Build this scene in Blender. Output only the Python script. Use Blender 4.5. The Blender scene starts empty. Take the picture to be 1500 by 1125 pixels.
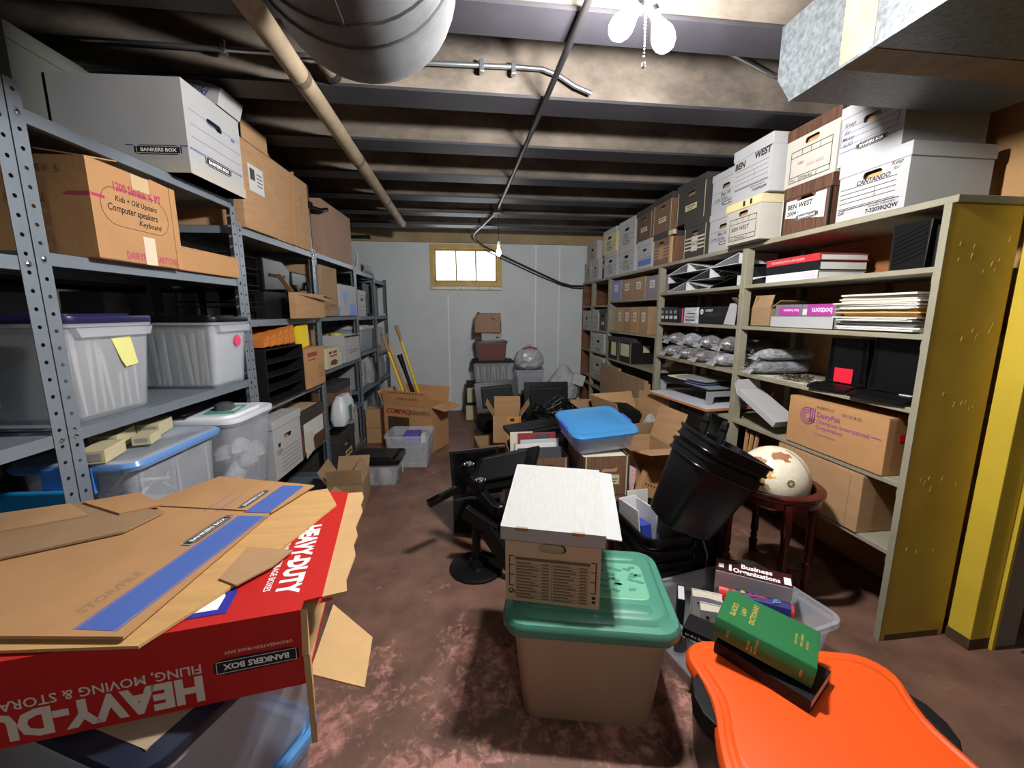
import bpy, bmesh, math, random
from mathutils import Vector, Matrix, Euler, noise as mnoise
PI = math.pi
rad = math.radians
random.seed(7)
SC = bpy.context.scene
COL = SC.collection

# ---------------------------------------------------------------- camera, world, exposure
cam_data = bpy.data.cameras.new('camera')
cam_data.sensor_fit = 'HORIZONTAL'
cam_data.sensor_width = 36.0
cam_data.lens = 36.0 * 610.0 / 1500.0
cam_data.clip_start = 0.05
cam = bpy.data.objects.new('camera', cam_data)
COL.objects.link(cam)
cam.location = (0, 0, 1.40)
cam.rotation_euler = (rad(90 - 9.73), 0, rad(-7.2))
SC.camera = cam
world = bpy.data.worlds.new('daylight')
SC.world = world
world.use_nodes = True
world.node_tree.nodes['Background'].inputs[0].default_value = (0.95, 0.98, 1.0, 1)
world.node_tree.nodes['Background'].inputs[1].default_value = 9.0
SC.view_settings.view_transform = 'Standard'
SC.view_settings.look = 'None'
SC.view_settings.gamma = 1.0
SC.view_settings.use_curve_mapping = False
SC.view_settings.exposure = 0.24
BULB_STRENGTH = 1600.0
REAR_FILL_STRENGTH = 330.0
HANGING_FILL_STRENGTH = 120.0
try:
    SC.cycles.use_denoising = True
    SC.cycles.max_bounces = 10
    SC.cycles.diffuse_bounces = 5
    SC.cycles.transparent_max_bounces = 16
    SC.cycles.caustics_reflective = False
    SC.cycles.caustics_refractive = False
    SC.cycles.sample_clamp_indirect = 6.0
except Exception:
    pass

# ---------------------------------------------------------------- materials
def lin(hexs):
    hexs = hexs.lstrip('#')
    o = []
    for i in (0, 2, 4):
        c = int(hexs[i:i + 2], 16) / 255.0
        o.append(c / 12.92 if c <= 0.04045 else ((c + 0.055) / 1.055) ** 2.4)
    return (o[0], o[1], o[2], 1.0)

MATS = {}
def mat(name, col, rough=0.6, var=0.0, scale=6.0, metal=0.0, bump=0.0, bscale=60.0, col2=None, spec=0.5,
        stretch=(1, 1, 1), emit=0.0, detail=4.0, lo=0.35, hi=0.7):
    if name in MATS:
        return MATS[name]
    m = bpy.data.materials.new(name)
    m.use_nodes = True
    nt = m.node_tree
    b = nt.nodes['Principled BSDF']
    c = lin(col)
    b.inputs['Base Color'].default_value = c
    b.inputs['Roughness'].default_value = rough
    b.inputs['Metallic'].default_value = metal
    b.inputs['Specular IOR Level'].default_value = spec
    if emit:
        b.inputs['Emission Color'].default_value = c
        b.inputs['Emission Strength'].default_value = emit
    if var or col2 or bump:
        tc = nt.nodes.new('ShaderNodeTexCoord')
        mp = nt.nodes.new('ShaderNodeMapping')
        mp.inputs['Scale'].default_value = stretch
        nt.links.new(tc.outputs['Object'], mp.inputs['Vector'])
    if var or col2:
        n = nt.nodes.new('ShaderNodeTexNoise')
        n.inputs['Scale'].default_value = scale
        n.inputs['Detail'].default_value = detail
        n.inputs['Roughness'].default_value = 0.65
        nt.links.new(mp.outputs['Vector'], n.inputs['Vector'])
        r = nt.nodes.new('ShaderNodeValToRGB')
        r.color_ramp.elements[0].position = lo
        r.color_ramp.elements[1].position = hi
        if col2:
            r.color_ramp.elements[0].color = c
            r.color_ramp.elements[1].color = lin(col2)
        else:
            r.color_ramp.elements[0].color = tuple(x * (1 - var) for x in c[:3]) + (1,)
            r.color_ramp.elements[1].color = tuple(min(1, x * (1 + var * 0.6)) for x in c[:3]) + (1,)
        nt.links.new(n.outputs['Fac'], r.inputs['Fac'])
        nt.links.new(r.outputs['Color'], b.inputs['Base Color'])
    if bump:
        n2 = nt.nodes.new('ShaderNodeTexNoise')
        n2.inputs['Scale'].default_value = bscale
        n2.inputs['Detail'].default_value = 3
        nt.links.new(mp.outputs['Vector'], n2.inputs['Vector'])
        bp = nt.nodes.new('ShaderNodeBump')
        bp.inputs['Strength'].default_value = bump
        bp.inputs['Distance'].default_value = 0.01
        nt.links.new(n2.outputs['Fac'], bp.inputs['Height'])
        nt.links.new(bp.outputs['Normal'], b.inputs['Normal'])
    MATS[name] = m
    return m

def clear_mat(name, col, opacity=0.45, rough=0.25):
    if name in MATS:
        return MATS[name]
    m = bpy.data.materials.new(name)
    m.use_nodes = True
    nt = m.node_tree
    b = nt.nodes['Principled BSDF']
    b.inputs['Base Color'].default_value = lin(col)
    b.inputs['Roughness'].default_value = rough
    t = nt.nodes.new('ShaderNodeBsdfTransparent')
    t.inputs[0].default_value = tuple(0.6 + 0.4 * x for x in lin(col)[:3]) + (1,)
    mx = nt.nodes.new('ShaderNodeMixShader')
    mx.inputs[0].default_value = opacity
    nt.links.new(t.outputs[0], mx.inputs[1])
    nt.links.new(b.outputs[0], mx.inputs[2])
    nt.links.new(mx.outputs[0], nt.nodes['Material Output'].inputs['Surface'])
    MATS[name] = m
    return m

M_CARD = mat('cardboard', '#ab8660', .85, .12, 5, bump=.08, bscale=40, stretch=(1, 1, 6))
M_CARD2 = mat('cardboard_dull', '#997b5b', .85, .14, 4, bump=.08, bscale=40)
M_CARD3 = mat('cardboard_orange', '#b4875a', .8, .1, 4, bump=.06, bscale=40)
M_CARDIN = mat('cardboard_inside', '#bf9a6a', .9, .1, 6)
M_CARDPINK = mat('cardboard_rosy', '#9a7c68', .85, .1, 4)
M_FLUTE = mat('cardboard_ply', '#c59a62', .9, .12, 3, bump=.25, bscale=30, stretch=(1, 12, 1))
M_WHITE = mat('white_board', '#a8a9aa', .75, .05, 4)
M_WHITE2 = mat('white_board_aged', '#b0aca2', .8, .08, 4)
M_CREAM = mat('cream_board', '#c2b894', .75, .06, 4)
M_GREYBOX = mat('grey_board', '#8f9090', .8, .08, 4)
M_PAPER = mat('paper', '#c4c4c0', .85)
M_PAPER2 = mat('paper_aged', '#c2bba9', .85)
M_BLACK = mat('black_plastic', '#0c0c0e', .36, spec=.35)
M_BLACKM = mat('black_matte', '#101013', .6, spec=.3)
M_GLOSSB = mat('black_gloss', '#08080a', .12)
M_INK = mat('black_ink', '#18181a', .7)
M_INKG = mat('grey_ink', '#3c3c40', .8)
M_WHITEINK = mat('white_ink', '#f0f0ee', .7)
M_BLUEINK = mat('blue_ink', '#3b4a8a', .7)
M_REDINK = mat('magenta_ink', '#b3315f', .7)
M_PURPLEINK = mat('purple_ink', '#8c3f78', .7)
M_GOLD = mat('gold_foil', '#d8b95a', .4, metal=.3)
M_DARKBOX = mat('charcoal_board', '#33302e', .7, .1, 5)
M_TAPE = mat('packing_tape', '#c7ac86', .35)
M_TAPEW = mat('pale_tape', '#d5c7ae', .4)
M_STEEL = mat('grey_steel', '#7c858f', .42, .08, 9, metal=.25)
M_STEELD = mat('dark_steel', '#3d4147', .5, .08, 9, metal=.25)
M_GALV = mat('galvanised_steel', '#53585b', .42, .45, 60, metal=.35, bump=.12, bscale=90)
M_GALV2 = mat('duct_metal', '#5f6062', .5, .35, 4, metal=.3, bump=.05, bscale=12)
M_CONDUIT = mat('conduit_metal', '#a9adb2', .3, metal=.9)
M_DARKMETAL = mat('dark_conduit', '#2c2a2b', .45, metal=.4)
M_SHELFWOOD = mat('grey_painted_wood', '#8c8774', .65, .12, 4, bump=.05, bscale=30)
M_BACKWOOD = mat('brown_wood', '#7a4c30', .6, .35, 3, stretch=(1, 1, 6))
M_BACKTAN = mat('tan_board', '#b58a5c', .8, .12, 3)
M_YELLOW = mat('yellow_paint', '#b89a38', .45, .12, 4, bump=.05, bscale=18)
M_YELLOW2 = mat('bright_yellow_paint', '#cdb23a', .42, .1, 4)
M_CLEAR = clear_mat('clear_plastic', '#e2e7ee', .24, .25)
M_FROST = clear_mat('frosted_plastic', '#e0e4ea', .30, .35)
M_SMOKE = clear_mat('smoky_plastic', '#9d9a95', .42, .3)
M_BLUEPL = mat('navy_plastic', '#23224a', .3)
M_LTBLUE = clear_mat('blue_tint_plastic', '#3f86cf', .72, .25)
M_GREENPL = mat('green_plastic', '#4a8874', .42, .06, 4, bump=.03, bscale=80)
M_BEIGEPL = mat('beige_plastic', '#ab947a', .45, .05, 4, bump=.04, bscale=120)
M_ORANGE = mat('orange_plastic', '#f2581c', .38, .03, 3)
M_RED = mat('red_print', '#b81f1c', .5)
M_BLUEPRINT = mat('blue_print', '#4a66ae', .6)
M_CHROME = mat('chrome', '#d6d6d6', .15, metal=1)
M_MAHOG = mat('mahogany', '#4a1414', .22, .25, 5, stretch=(1, 1, 5))

def wood_print(name, c1, c2):
    return mat(name, c1, .6, 0, 5, col2=c2, stretch=(28, 28, 1.2), detail=3)
M_WOODPRINT = wood_print('woodgrain_print', '#3a251b', '#6e4c38')
M_WOODPRINT2 = wood_print('woodgrain_brown', '#5b4030', '#7d5d45')

# ---------------------------------------------------------------- mesh helpers
class MB:
    def __init__(s):
        s.v = []; s.f = []
    def add(s, vs, fs, T=None):
        b = len(s.v)
        s.v += [tuple(T @ Vector(p)) if T else tuple(p) for p in vs]
        s.f += [tuple(b + i for i in f) for f in fs]
        return s
    def box(s, lo, hi, T=None):
        x0, y0, z0 = lo; x1, y1, z1 = hi
        return s.add([(x0, y0, z0), (x1, y0, z0), (x1, y1, z0), (x0, y1, z0), (x0, y0, z1), (x1, y0, z1), (x1, y1, z1), (x0, y1, z1)],
                     [(0, 3, 2, 1), (4, 5, 6, 7), (0, 1, 5, 4), (1, 2, 6, 5), (2, 3, 7, 6), (3, 0, 4, 7)], T)
    def prism(s, pts, a, b, axis='z', T=None):
        """polygon pts (2D) extruded from a to b along axis"""
        n = len(pts)
        def P(p, h):
            return {'z': (p[0], p[1], h), 'y': (p[0], h, p[1]), 'x': (h, p[0], p[1])}[axis]
        vs = [P(p, a) for p in pts] + [P(p, b) for p in pts]
        fs = [tuple(range(n))[::-1], tuple(range(n, 2 * n))] + [(i, (i + 1) % n, n + (i + 1) % n, n + i) for i in range(n)]
        return s.add(vs, fs, T)
    def loft(s, loops, cap0=True, cap1=True, T=None):
        n = len(loops[0]); vs = [p for l in loops for p in l]; fs = []
        for k in range(len(loops) - 1):
            for i in range(n):
                j = (i + 1) % n
                fs.append((k * n + i, k * n + j, (k + 1) * n + j, (k + 1) * n + i))
        if cap0: fs.append(tuple(range(n))[::-1])
        if cap1: fs.append(tuple((len(loops) - 1) * n + i for i in range(n)))
        return s.add(vs, fs, T)
    def lathe(s, prof, n=24, T=None, cap=True):
        loops = [[(r * math.cos(2 * PI * i / n), r * math.sin(2 * PI * i / n), z) for i in range(n)] for r, z in prof]
        return s.loft(loops, cap, cap, T)
    def cyl(s, p0, p1, r, n=12, r1=None):
        return s.tube([p0, p1], r, n, r1)
    def tube(s, pts, r, n=10, r1=None):
        pts = [Vector(p) for p in pts]; loops = []
        up = Vector((0.013, 0.027, 1))
        for i, p in enumerate(pts):
            t = (pts[min(i + 1, len(pts) - 1)] - pts[max(i - 1, 0)]).normalized()
            a = t.cross(up)
            if a.length < 0.05: a = t.cross(Vector((1, 0.1, 0)))
            a.normalize(); b = t.cross(a); up = b.cross(t) if False else up
            rr = r if r1 is None else r + (r1 - r) * i / max(1, len(pts) - 1)
            loops.append([tuple(p + (a * math.cos(2 * PI * k / n) + b * math.sin(2 * PI * k / n)) * rr) for k in range(n)])
        return s.loft([l[::-1] for l in loops])
    def build(s, name, m, parent=None, bevel=0.0, smooth=False, loc=None, rot=None, seg=2):
        me = bpy.data.meshes.new(name)
        me.from_pydata(s.v, [], s.f)
        me.update()
        if bevel:
            bm = bmesh.new(); bm.from_mesh(me)
            es = [e for e in bm.edges if len(e.link_faces) == 2 and e.calc_face_angle(0) > 0.5]
            bmesh.ops.bevel(bm, geom=es, offset=bevel, segments=seg, affect='EDGES', profile=0.6)
            bm.to_mesh(me); bm.free()
        return link(name, me, m, parent, smooth, loc, rot)

def link(name, me, m, parent=None, smooth=False, loc=None, rot=None):
    if smooth:
        me.shade_smooth()
        try: me.set_sharp_from_angle(angle=rad(40))
        except Exception: pass
    if m: 
        me.materials.clear(); me.materials.append(m)
    o = bpy.data.objects.new(name, me)
    COL.objects.link(o)
    if parent is not None: o.parent = parent
    if loc is not None: o.location = loc
    if rot is not None: o.rotation_euler = rot
    return o

def tag(o, label, cat, group=None):
    o['label'] = label; o['category'] = cat
    if group: o['group'] = group
    return o
def thing(name, label, cat, loc=(0, 0, 0), rot=0.0, group=None):
    o = bpy.data.objects.new(name, None)
    o.empty_display_size = 0.05
    COL.objects.link(o)
    o.location = loc
    o.rotation_euler = rot if isinstance(rot, (tuple, list)) else (0, 0, rot)
    return tag(o, label, cat, group)
def struct(o):
    o['kind'] = 'structure'
    return o
def copy_tree(o, parent=None):
    c = o.copy(); COL.objects.link(c)
    c.parent = parent
    for ch in list(o.children):
        copy_tree(ch, c)
    return c

def rrect(w, d, r, z, n=4, cx=0, cy=0):
    r = min(r, w / 2 - 1e-4, d / 2 - 1e-4)
    pts = []
    for (sx, sy, a0) in ((1, 1, 0), (-1, 1, 90), (-1, -1, 180), (1, -1, 270)):
        for i in range(n + 1):
            a = rad(a0 + 90 * i / n)
            pts.append((cx + sx * (w / 2 - r) + r * math.cos(a), cy + sy * (d / 2 - r) + r * math.sin(a), z))
    return pts

# faces of a box whose front is y=0 (normal -y), x in -w/2..w/2, depth +y, z up
def face_T(face, w, d, h, off=0.0008):
    if face == 'F': o, ex, ey, n = (0, 0, 0), (1, 0, 0), (0, 0, 1), (0, -1, 0)
    elif face == 'R': o, ex, ey, n = (w / 2, 0, 0), (0, 1, 0), (0, 0, 1), (1, 0, 0)
    elif face == 'L': o, ex, ey, n = (-w / 2, d, 0), (0, -1, 0), (0, 0, 1), (-1, 0, 0)
    elif face == 'T': o, ex, ey, n = (0, 0, h), (1, 0, 0), (0, 1, 0), (0, 0, 1)
    ex, ey, n, o = Vector(ex), Vector(ey), Vector(n), Vector(o)
    o = o + n * off
    return Matrix(((ex.x, ey.x, n.x, o.x), (ex.y, ey.y, n.y, o.y), (ex.z, ey.z, n.z, o.z), (0, 0, 0, 1)))

def text(parent, s, T, x, y, size, m=None, name='lettering', align='LEFT', rot=0.0, shear=0.0, bold=0.0, sx=1.0, flip=False):
    cu = bpy.data.curves.new('t', 'FONT')
    cu.body = s; cu.size = size; cu.align_x = align; cu.shear = shear; cu.offset = (bold + .013) * size; cu.resolution_u = 2
    cu.fill_mode = 'FRONT' if hasattr(cu, 'fill_mode') else cu.fill_mode
    ob = bpy.data.objects.new('t', cu)
    me = bpy.data.meshes.new_from_object(ob)
    bpy.data.objects.remove(ob); bpy.data.curves.remove(cu)
    me.name = name
    L = Matrix.Translation((x, y, 0)) @ Matrix.Rotation(rot, 4, 'Z') @ Matrix.Diagonal((sx, -1 if flip else 1, 1, 1))
    me.transform(T @ L)
    return link(name, me, m or M_INK, parent)

def plate(parent, T, x0, y0, x1, y1, m, name='label', t=0.0006, off=0.0):
    b = MB().box((x0, y0, off), (x1, y1, off + t), T)
    return b.build(name, m, parent)

def form(parent, T, rects, m=None, name='printed_form'):
    b = MB()
    for (x0, y0, x1, y1) in rects:
        if name == 'badge_border': pass
        elif x1 - x0 < .0035: x0 -= .0005; x1 += .0005
        if y1 - y0 < .0035 and name != 'badge_border': y0 -= .0005; y1 += .0005
        b.add([(x0, y0, 0), (x1, y0, 0), (x1, y1, 0), (x0, y1, 0)], [(0, 1, 2, 3)], T)
    return b.build(name, m or M_INK, parent)
def frame_rects(x0, y0, x1, y1, t=0.0016):
    return [(x0, y0, x1, y0 + t), (x0, y1 - t, x1, y1), (x0, y0, x0 + t, y1), (x1 - t, y0, x1, y1)]
def hl(x0, x1, y, t=0.001):
    return [(x0, y, x1, y + t)]
def vl(x, y0, y1, t=0.001):
    return [(x, y0, x + t, y1)]

def badge(parent, T, cx, cy, w, s='BANKERS BOX', h=None, rot=0.0, flip=False):
    h = h or w * 0.2
    R = T @ Matrix.Translation((cx, cy, 0)) @ Matrix.Rotation(rot, 4, 'Z')
    p = MB().prism([(-w / 2, -h * .33), (-w * .38, -h / 2), (w * .38, -h / 2), (w / 2, -h * .33), (w / 2, h * .33), (w * .38, h / 2), (-w * .38, h / 2), (-w / 2, h * .33)], 0, .0005, 'z', R).build('brand_badge', M_INK, parent)
    R2 = R @ Matrix.Translation((0, 0, .0008))
    form(p, R2, frame_rects(-w * .47, -h * .38, w * .47, h * .38, h * .03), M_WHITEINK, 'badge_border')
    text(p, s, R2, 0, (h * .17 if flip else -h * .17), h * .5, M_WHITEINK, align='CENTER', bold=.02, sx=w / (h * .5) / 8.6, flip=flip)
    return p

def stadium(cx, cz, w, h, n=6):
    pts = []
    for sx, a0 in ((1, -90), (-1, 90)):
        for i in range(n + 1):
            a = rad(a0 + 180 * i / n)
            pts.append((cx + sx * (w / 2 - h / 2) + h / 2 * math.cos(a), cz + h / 2 * math.sin(a)))
    return pts

def holed_face(mb, x0, z0, x1, z1, hole, y=0.0, depth=0.004):
    """front face at y with a hole, plus the rim of the hole going inward"""
    n = len(hole)
    cx = sum(p[0] for p in hole) / n; cz = sum(p[1] for p in hole) / n
    outer = []
    for p in hole:
        dx, dz = p[0] - cx, p[1] - cz
        k = 1e9
        if dx > 1e-9: k = min(k, (x1 - cx) / dx)
        if dx < -1e-9: k = min(k, (x0 - cx) / dx)
        if dz > 1e-9: k = min(k, (z1 - cz) / dz)
        if dz < -1e-9: k = min(k, (z0 - cz) / dz)
        outer.append([cx + dx * k, cz + dz * k])
    for c in ((x0, z0), (x1, z0), (x1, z1), (x0, z1)):
        j = min(range(n), key=lambda i: (outer[i][0] - c[0]) ** 2 + (outer[i][1] - c[1]) ** 2)
        outer[j] = list(c)
    vs = [(p[0], y, p[1]) for p in outer] + [(p[0], y, p[1]) for p in hole] + [(p[0], y + depth, p[1]) for p in hole]
    fs = []
    for i in range(n):
        j = (i + 1) % n
        fs.append((i, j, n + j, n + i)); fs.append((n + i, n + j, 2 * n + j, 2 * n + i))
    mb.add(vs, fs)

def file_box(name, label, loc, rot, w=.31, d=.38, h=.255, body=None, lid=None, lidh=.055, hole=True, cat='storage box', group=None,
             lid_gap=0.0, inner=None, hz=None, over=.005, lid_on=True):
    """lidded records box: body with a handhold cut in the front, and its lift-off lid"""
    body = body or M_WHITE
    t = thing(name, label, cat, loc, rot, group)
    hb = h - .004
    b = MB()
    x0, x1 = -w / 2, w / 2
    zt = h - lidh if lid_on else hb
    if hole:
        hz = hz if hz is not None else zt - .045
        holed_face(b, x0, 0, x1, hb, stadium(0, hz, w * .28, .03))
    else:
        b.add([(x0, 0, 0), (x1, 0, 0), (x1, 0, hb), (x0, 0, hb)], [(0, 1, 2, 3)])
    b.add([(x0, 0, 0), (x1, 0, 0), (x1, d, 0), (x0, d, 0), (x0, 0, hb), (x1, 0, hb), (x1, d, hb), (x0, d, hb)],
          [(0, 3, 2, 1), (1, 2, 6, 5), (2, 3, 7, 6), (3, 0, 4, 7)])
    b.build('body', body, t)
    if inner or hole:
        MB().box((x0 + .02, .03, .02), (x1 - .02, d - .02, zt - .01)).build('contents', inner or M_CARDIN, t)
    if lid_on:
        l = MB().box((x0 - over, -over, h - lidh + lid_gap), (x1 + over, d + over, h + lid_gap)).build('lid', lid or body, t, bevel=.002, seg=1)
        t['lidref'] = l.name
    return t

def carton(name, label, loc, rot, w, d, h, m=None, tape='front', cat='carton', group=None, tapem=None, bev=.004):
    """closed carton: body, the two top flaps with their seam, packing tape over the seam"""
    m = m or M_CARD
    t = thing(name, label, cat, loc, rot, group)
    MB().box((-w / 2, 0, 0), (w / 2, d, h - .004)).build('body', m, t, bevel=bev)
    for s in (-1, 1):
        y0, y1 = (0.001, d / 2 - .001) if s < 0 else (d / 2 + .001, d - .001)
        MB().box((-w / 2 + .001, y0, h - .004), (w / 2 - .001, y1, h)).build('flap', m, t)
    if tape:
        b = MB().box((-w / 2 - .0006, d / 2 - .025, h), (w / 2 + .0006, d / 2 + .025, h + .0006))
        for sx in (-1, 1):
            x = sx * w / 2
            b.box((x - .0006, d / 2 - .025, h - .07), (x + .0006, d / 2 + .025, h))
        b.build('packing_tape', tapem or M_TAPE, t)
    return t

def open_carton(name, label, loc, rot, w, d, h, flaps=(110, 110, 120, 120), m=None, inn=None, cat='carton', group=None, fl=None, th=.004):
    """open carton: four walls and floor, four hinged flaps (front, back, left, right; degrees opened from closed)"""
    m = m or M_CARD
    t = thing(name, label, cat, loc, rot, group)
    b = MB()
    x0, x1 = -w / 2, w / 2
    b.box((x0, 0, 0), (x1, d, th)).box((x0, 0, 0), (x1, th, h)).box((x0, d - th, 0), (x1, d, h)).box((x0, th, 0), (x0 + th, d - th, h)).box((x1 - th, th, 0), (x1, d - th, h))
    b.build('body', m, t)
    fl = fl or min(w, d) * .48
    specs = [((0, 0, h), 0, w, fl), ((0, d, h), PI, w, fl), ((x0, d / 2, h), -PI / 2, d, fl), ((x1, d / 2, h), PI / 2, d, fl)]
    for (p, rz, ln, fw), a in zip(specs, flaps):
        if a is None: continue
        T = Matrix.Translation(p) @ Matrix.Rotation(rz, 4, 'Z') @ Matrix.Rotation(rad(a), 4, 'X')
        MB().box((-ln / 2 + .003, 0, -th / 2), (ln / 2 - .003, fw, th / 2), T).build('flap', m, t)
    return t

def tote(name, label, loc, rot, w, d, h, body, lid=None, taper=.9, r=.04, lidh=.035, cat='storage tote', group=None, th=.003, lid_in=True, rimw=.012, bodyh=None):
    """moulded tote: tapered body with rolled rim, snap lid with a raised panel. local origin: centre of base"""
    t = thing(name, label, cat, loc, rot, group)
    hb = bodyh or (h - (lidh * .6 if lid else 0))
    k = lambda z: taper + (1 - taper) * z / hb
    W, D = w - 2 * rimw, d - 2 * rimw
    lo = [rrect(W * taper - .02, D * taper - .02, r * .7, 0), rrect(W * taper, D * taper, r, .012), rrect(W * k(hb - .03), D * k(hb - .03), r, hb - .03), rrect(W, D, r, hb - .028),
          rrect(w - .006, d - .006, r + .008, hb - .024), rrect(w - .006, d - .006, r + .008, hb), rrect(W - .004, D - .004, r, hb),
          rrect(W * taper - 2 * th, D * taper - 2 * th, r, .016)]
    MB().loft(lo, True, True).build('body', body, t, smooth=True)
    if lid:
        z = h - lidh
        lo = [rrect(w, d, r + .012, z), rrect(w + .004, d + .004, r + .014, z + lidh * .4), rrect(w, d, r + .012, z + lidh * .75), rrect(w - .03, d - .03, r, z + lidh * .8)]
        if lid_in:
            lo += [rrect(w - .045, d - .045, r, z + lidh * .55), rrect(w - .09, d - .09, r, z + lidh * .55), rrect(w - .1, d - .1, r * .9, z + lidh)]
        else:
            lo += [rrect(w - .06, d - .06, r, z + lidh)]
        MB().loft(lo, True, True).build('lid', lid, t, smooth=True)
    return t
# ---------------------------------------------------------------- the room
JOIST_Z = 2.43
SLAB_Z = 2.70
WALL_Y = 5.95

def floor_material():
    m = bpy.data.materials.new('painted_concrete_floor'); m.use_nodes = True
    nt = m.node_tree; N = nt.nodes; Lk = nt.links
    b = N['Principled BSDF']; b.inputs['Roughness'].default_value = .55
    tc = N.new('ShaderNodeTexCoord')
    def nz(scale, detail, rough=.6, dist=0.0):
        n = N.new('ShaderNodeTexNoise'); n.inputs['Scale'].default_value = scale; n.inputs['Detail'].default_value = detail
        n.inputs['Roughness'].default_value = rough; n.inputs['Distortion'].default_value = dist
        Lk.new(tc.outputs['Object'], n.inputs['Vector']); return n
    def ramp(fac, p0, c0, p1, c1):
        r = N.new('ShaderNodeValToRGB'); r.color_ramp.elements[0].position = p0; r.color_ramp.elements[1].position = p1
        r.color_ramp.elements[0].color = c0; r.color_ramp.elements[1].color = c1
        Lk.new(fac, r.inputs['Fac']); return r
    big = nz(1.9, 3, .5, .3); fine = nz(24, 6, .7, .4); mid = nz(5, 5, .6)
    base = ramp(mid.outputs['Fac'], .3, lin('#5a3f35'), .75, lin('#846252'))
    worn = ramp(fine.outputs['Fac'], .3, lin('#a05a52'), .7, lin('#c9968a'))
    a = N.new('ShaderNodeMath'); a.operation = 'MULTIPLY_ADD'
    Lk.new(fine.outputs['Fac'], a.inputs[0]); a.inputs[1].default_value = .55; Lk.new(big.outputs['Fac'], a.inputs[2])
    # wear is heaviest on the walked patch in front of the green tote
    sx = N.new('ShaderNodeVectorMath'); sx.operation = 'DISTANCE'
    Lk.new(tc.outputs['Object'], sx.inputs[0]); sx.inputs[1].default_value = (.12, .98, 0)
    ad = N.new('ShaderNodeMapRange'); ad.inputs[1].default_value = .25; ad.inputs[2].default_value = 1.3; ad.inputs[3].default_value = .105; ad.inputs[4].default_value = -.13
    Lk.new(sx.outputs['Value'], ad.inputs[0])
    s = N.new('ShaderNodeMath'); s.operation = 'ADD'; Lk.new(a.outputs[0], s.inputs[0]); Lk.new(ad.outputs[0], s.inputs[1])
    k = ramp(s.outputs[0], .82, (0, 0, 0, 1), .92, (.85, .85, .85, 1))
    mx = N.new('ShaderNodeMixRGB'); Lk.new(k.outputs['Color'], mx.inputs[0]); Lk.new(base.outputs['Color'], mx.inputs[1]); Lk.new(worn.outputs['Color'], mx.inputs[2])
    Lk.new(mx.outputs[0], b.inputs['Base Color'])
    bp = N.new('ShaderNodeBump'); bp.inputs['Strength'].default_value = .25; bp.inputs['Distance'].default_value = .004
    Lk.new(fine.outputs['Fac'], bp.inputs['Height']); Lk.new(bp.outputs['Normal'], b.inputs['Normal'])
    return m
M_FLOOR = floor_material()
M_WALLGREY = mat('grey_wall_paint', '#c9cfd3', .7, .07, 1.6, bump=.12, bscale=9)
M_SILLBEAM = mat('concrete_beam', '#a08d6c', .85, .25, 3, bump=.2, bscale=14)
M_JOIST = mat('grimy_concrete', '#3b342e', .9, 0, 3.2, bump=.3, bscale=16, col2='#7d7266', stretch=(.6, 1, 1), detail=7, lo=.32, hi=.72)
M_FLANGE_SHADE = mat('shaded_flange_steel', '#26242a', .6, .25, 5)  # dark tone paints in the shade under the joists
M_SLAB = mat('ceiling_concrete', '#58504a', .95, 0, 3, bump=.2, bscale=14, col2='#7d746a', detail=6)
M_DIMWALL = mat('block_wall', '#6f716f', .85, .15, 2, bump=.15, bscale=10)
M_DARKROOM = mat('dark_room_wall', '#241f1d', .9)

struct(MB().box((-3.2, -2.4, -.1), (4.2, 6.15, 0)).build('floor', M_FLOOR))
ceil = struct(MB().box((-3.2, -2.4, SLAB_Z), (4.2, 6.15, SLAB_Z + .1)).build('ceiling', M_SLAB))
for i in range(-4, 8):
    y = 2.22 + .61 * (i - 2) + .0
    if y + .2 > WALL_Y or y < -2.3: continue
    # the joists nearest the camera are cut where the round duct rises between them
    for (xa, xb) in ((-3.15, 4.15),) if y > 1.5 else ((-3.15, -.60), (.10, 4.15)):
        j = MB().prism([(y + .005, JOIST_Z + .014), (y + .145, JOIST_Z + .014), (y + .16, SLAB_Z), (y - .012, SLAB_Z)], xa, xb, 'x').build('joist', M_JOIST, ceil)
        MB().box((xa, y - .012, JOIST_Z), (xb, y + .16, JOIST_Z + .014)).build('shaded_bottom_flange', M_FLANGE_SHADE, j)

# far wall with the window opening
WX0, WX1, WZ0, WZ1 = -.375, .605, 1.76, 2.315
bw = MB()
xs = [-3.2, WX0, WX1, 4.2]; zs = [0, WZ0, WZ1, SLAB_Z]
for i in range(3):
    for j in range(3):
        if i == 1 and j == 1: continue
        bw.box((xs[i], WALL_Y, zs[j]), (xs[i + 1], WALL_Y + .2, zs[j + 1]))
wall_back = struct(bw.build('wall_back', M_WALLGREY))
MB().box((-3.2, WALL_Y - .035, 2.33), (4.2, WALL_Y, 2.50)).build('concrete_beam', M_SILLBEAM, wall_back, bevel=.006)
for x in (-.15, 1.08, 1.42):
    MB().box((x, WALL_Y - .0015, .02), (x + .018, WALL_Y, WZ0 - .12 if x < .6 else 2.33)).build('seam_strip', mat('seam_filler', '#e6eaec', .7), wall_back)
win = struct(thing('window_1', 'small three-pane basement window with yellow wooden frame high on grey wall', 'window', (0, WALL_Y, 0)))
M_WINFRAME = mat('old_yellow_frame', '#c9a95c', .6, .2, 9, bump=.1, bscale=30)
fb = .055
for (lo, hi) in (((WX0, .0, WZ0), (WX0 + fb, .09, WZ1)), ((WX1 - fb, .0, WZ0), (WX1, .09, WZ1)), ((WX0 + fb, .0, WZ1 - fb), (WX1 - fb, .09, WZ1)), ((WX0 + fb, .0, WZ0), (WX1 - fb, .09, WZ0 + fb))):
    MB().box(lo, hi).build('window_frame', M_WINFRAME, win, bevel=.006)
iw0, iw1 = WX0 + fb, WX1 - fb
sf = .028
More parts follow.
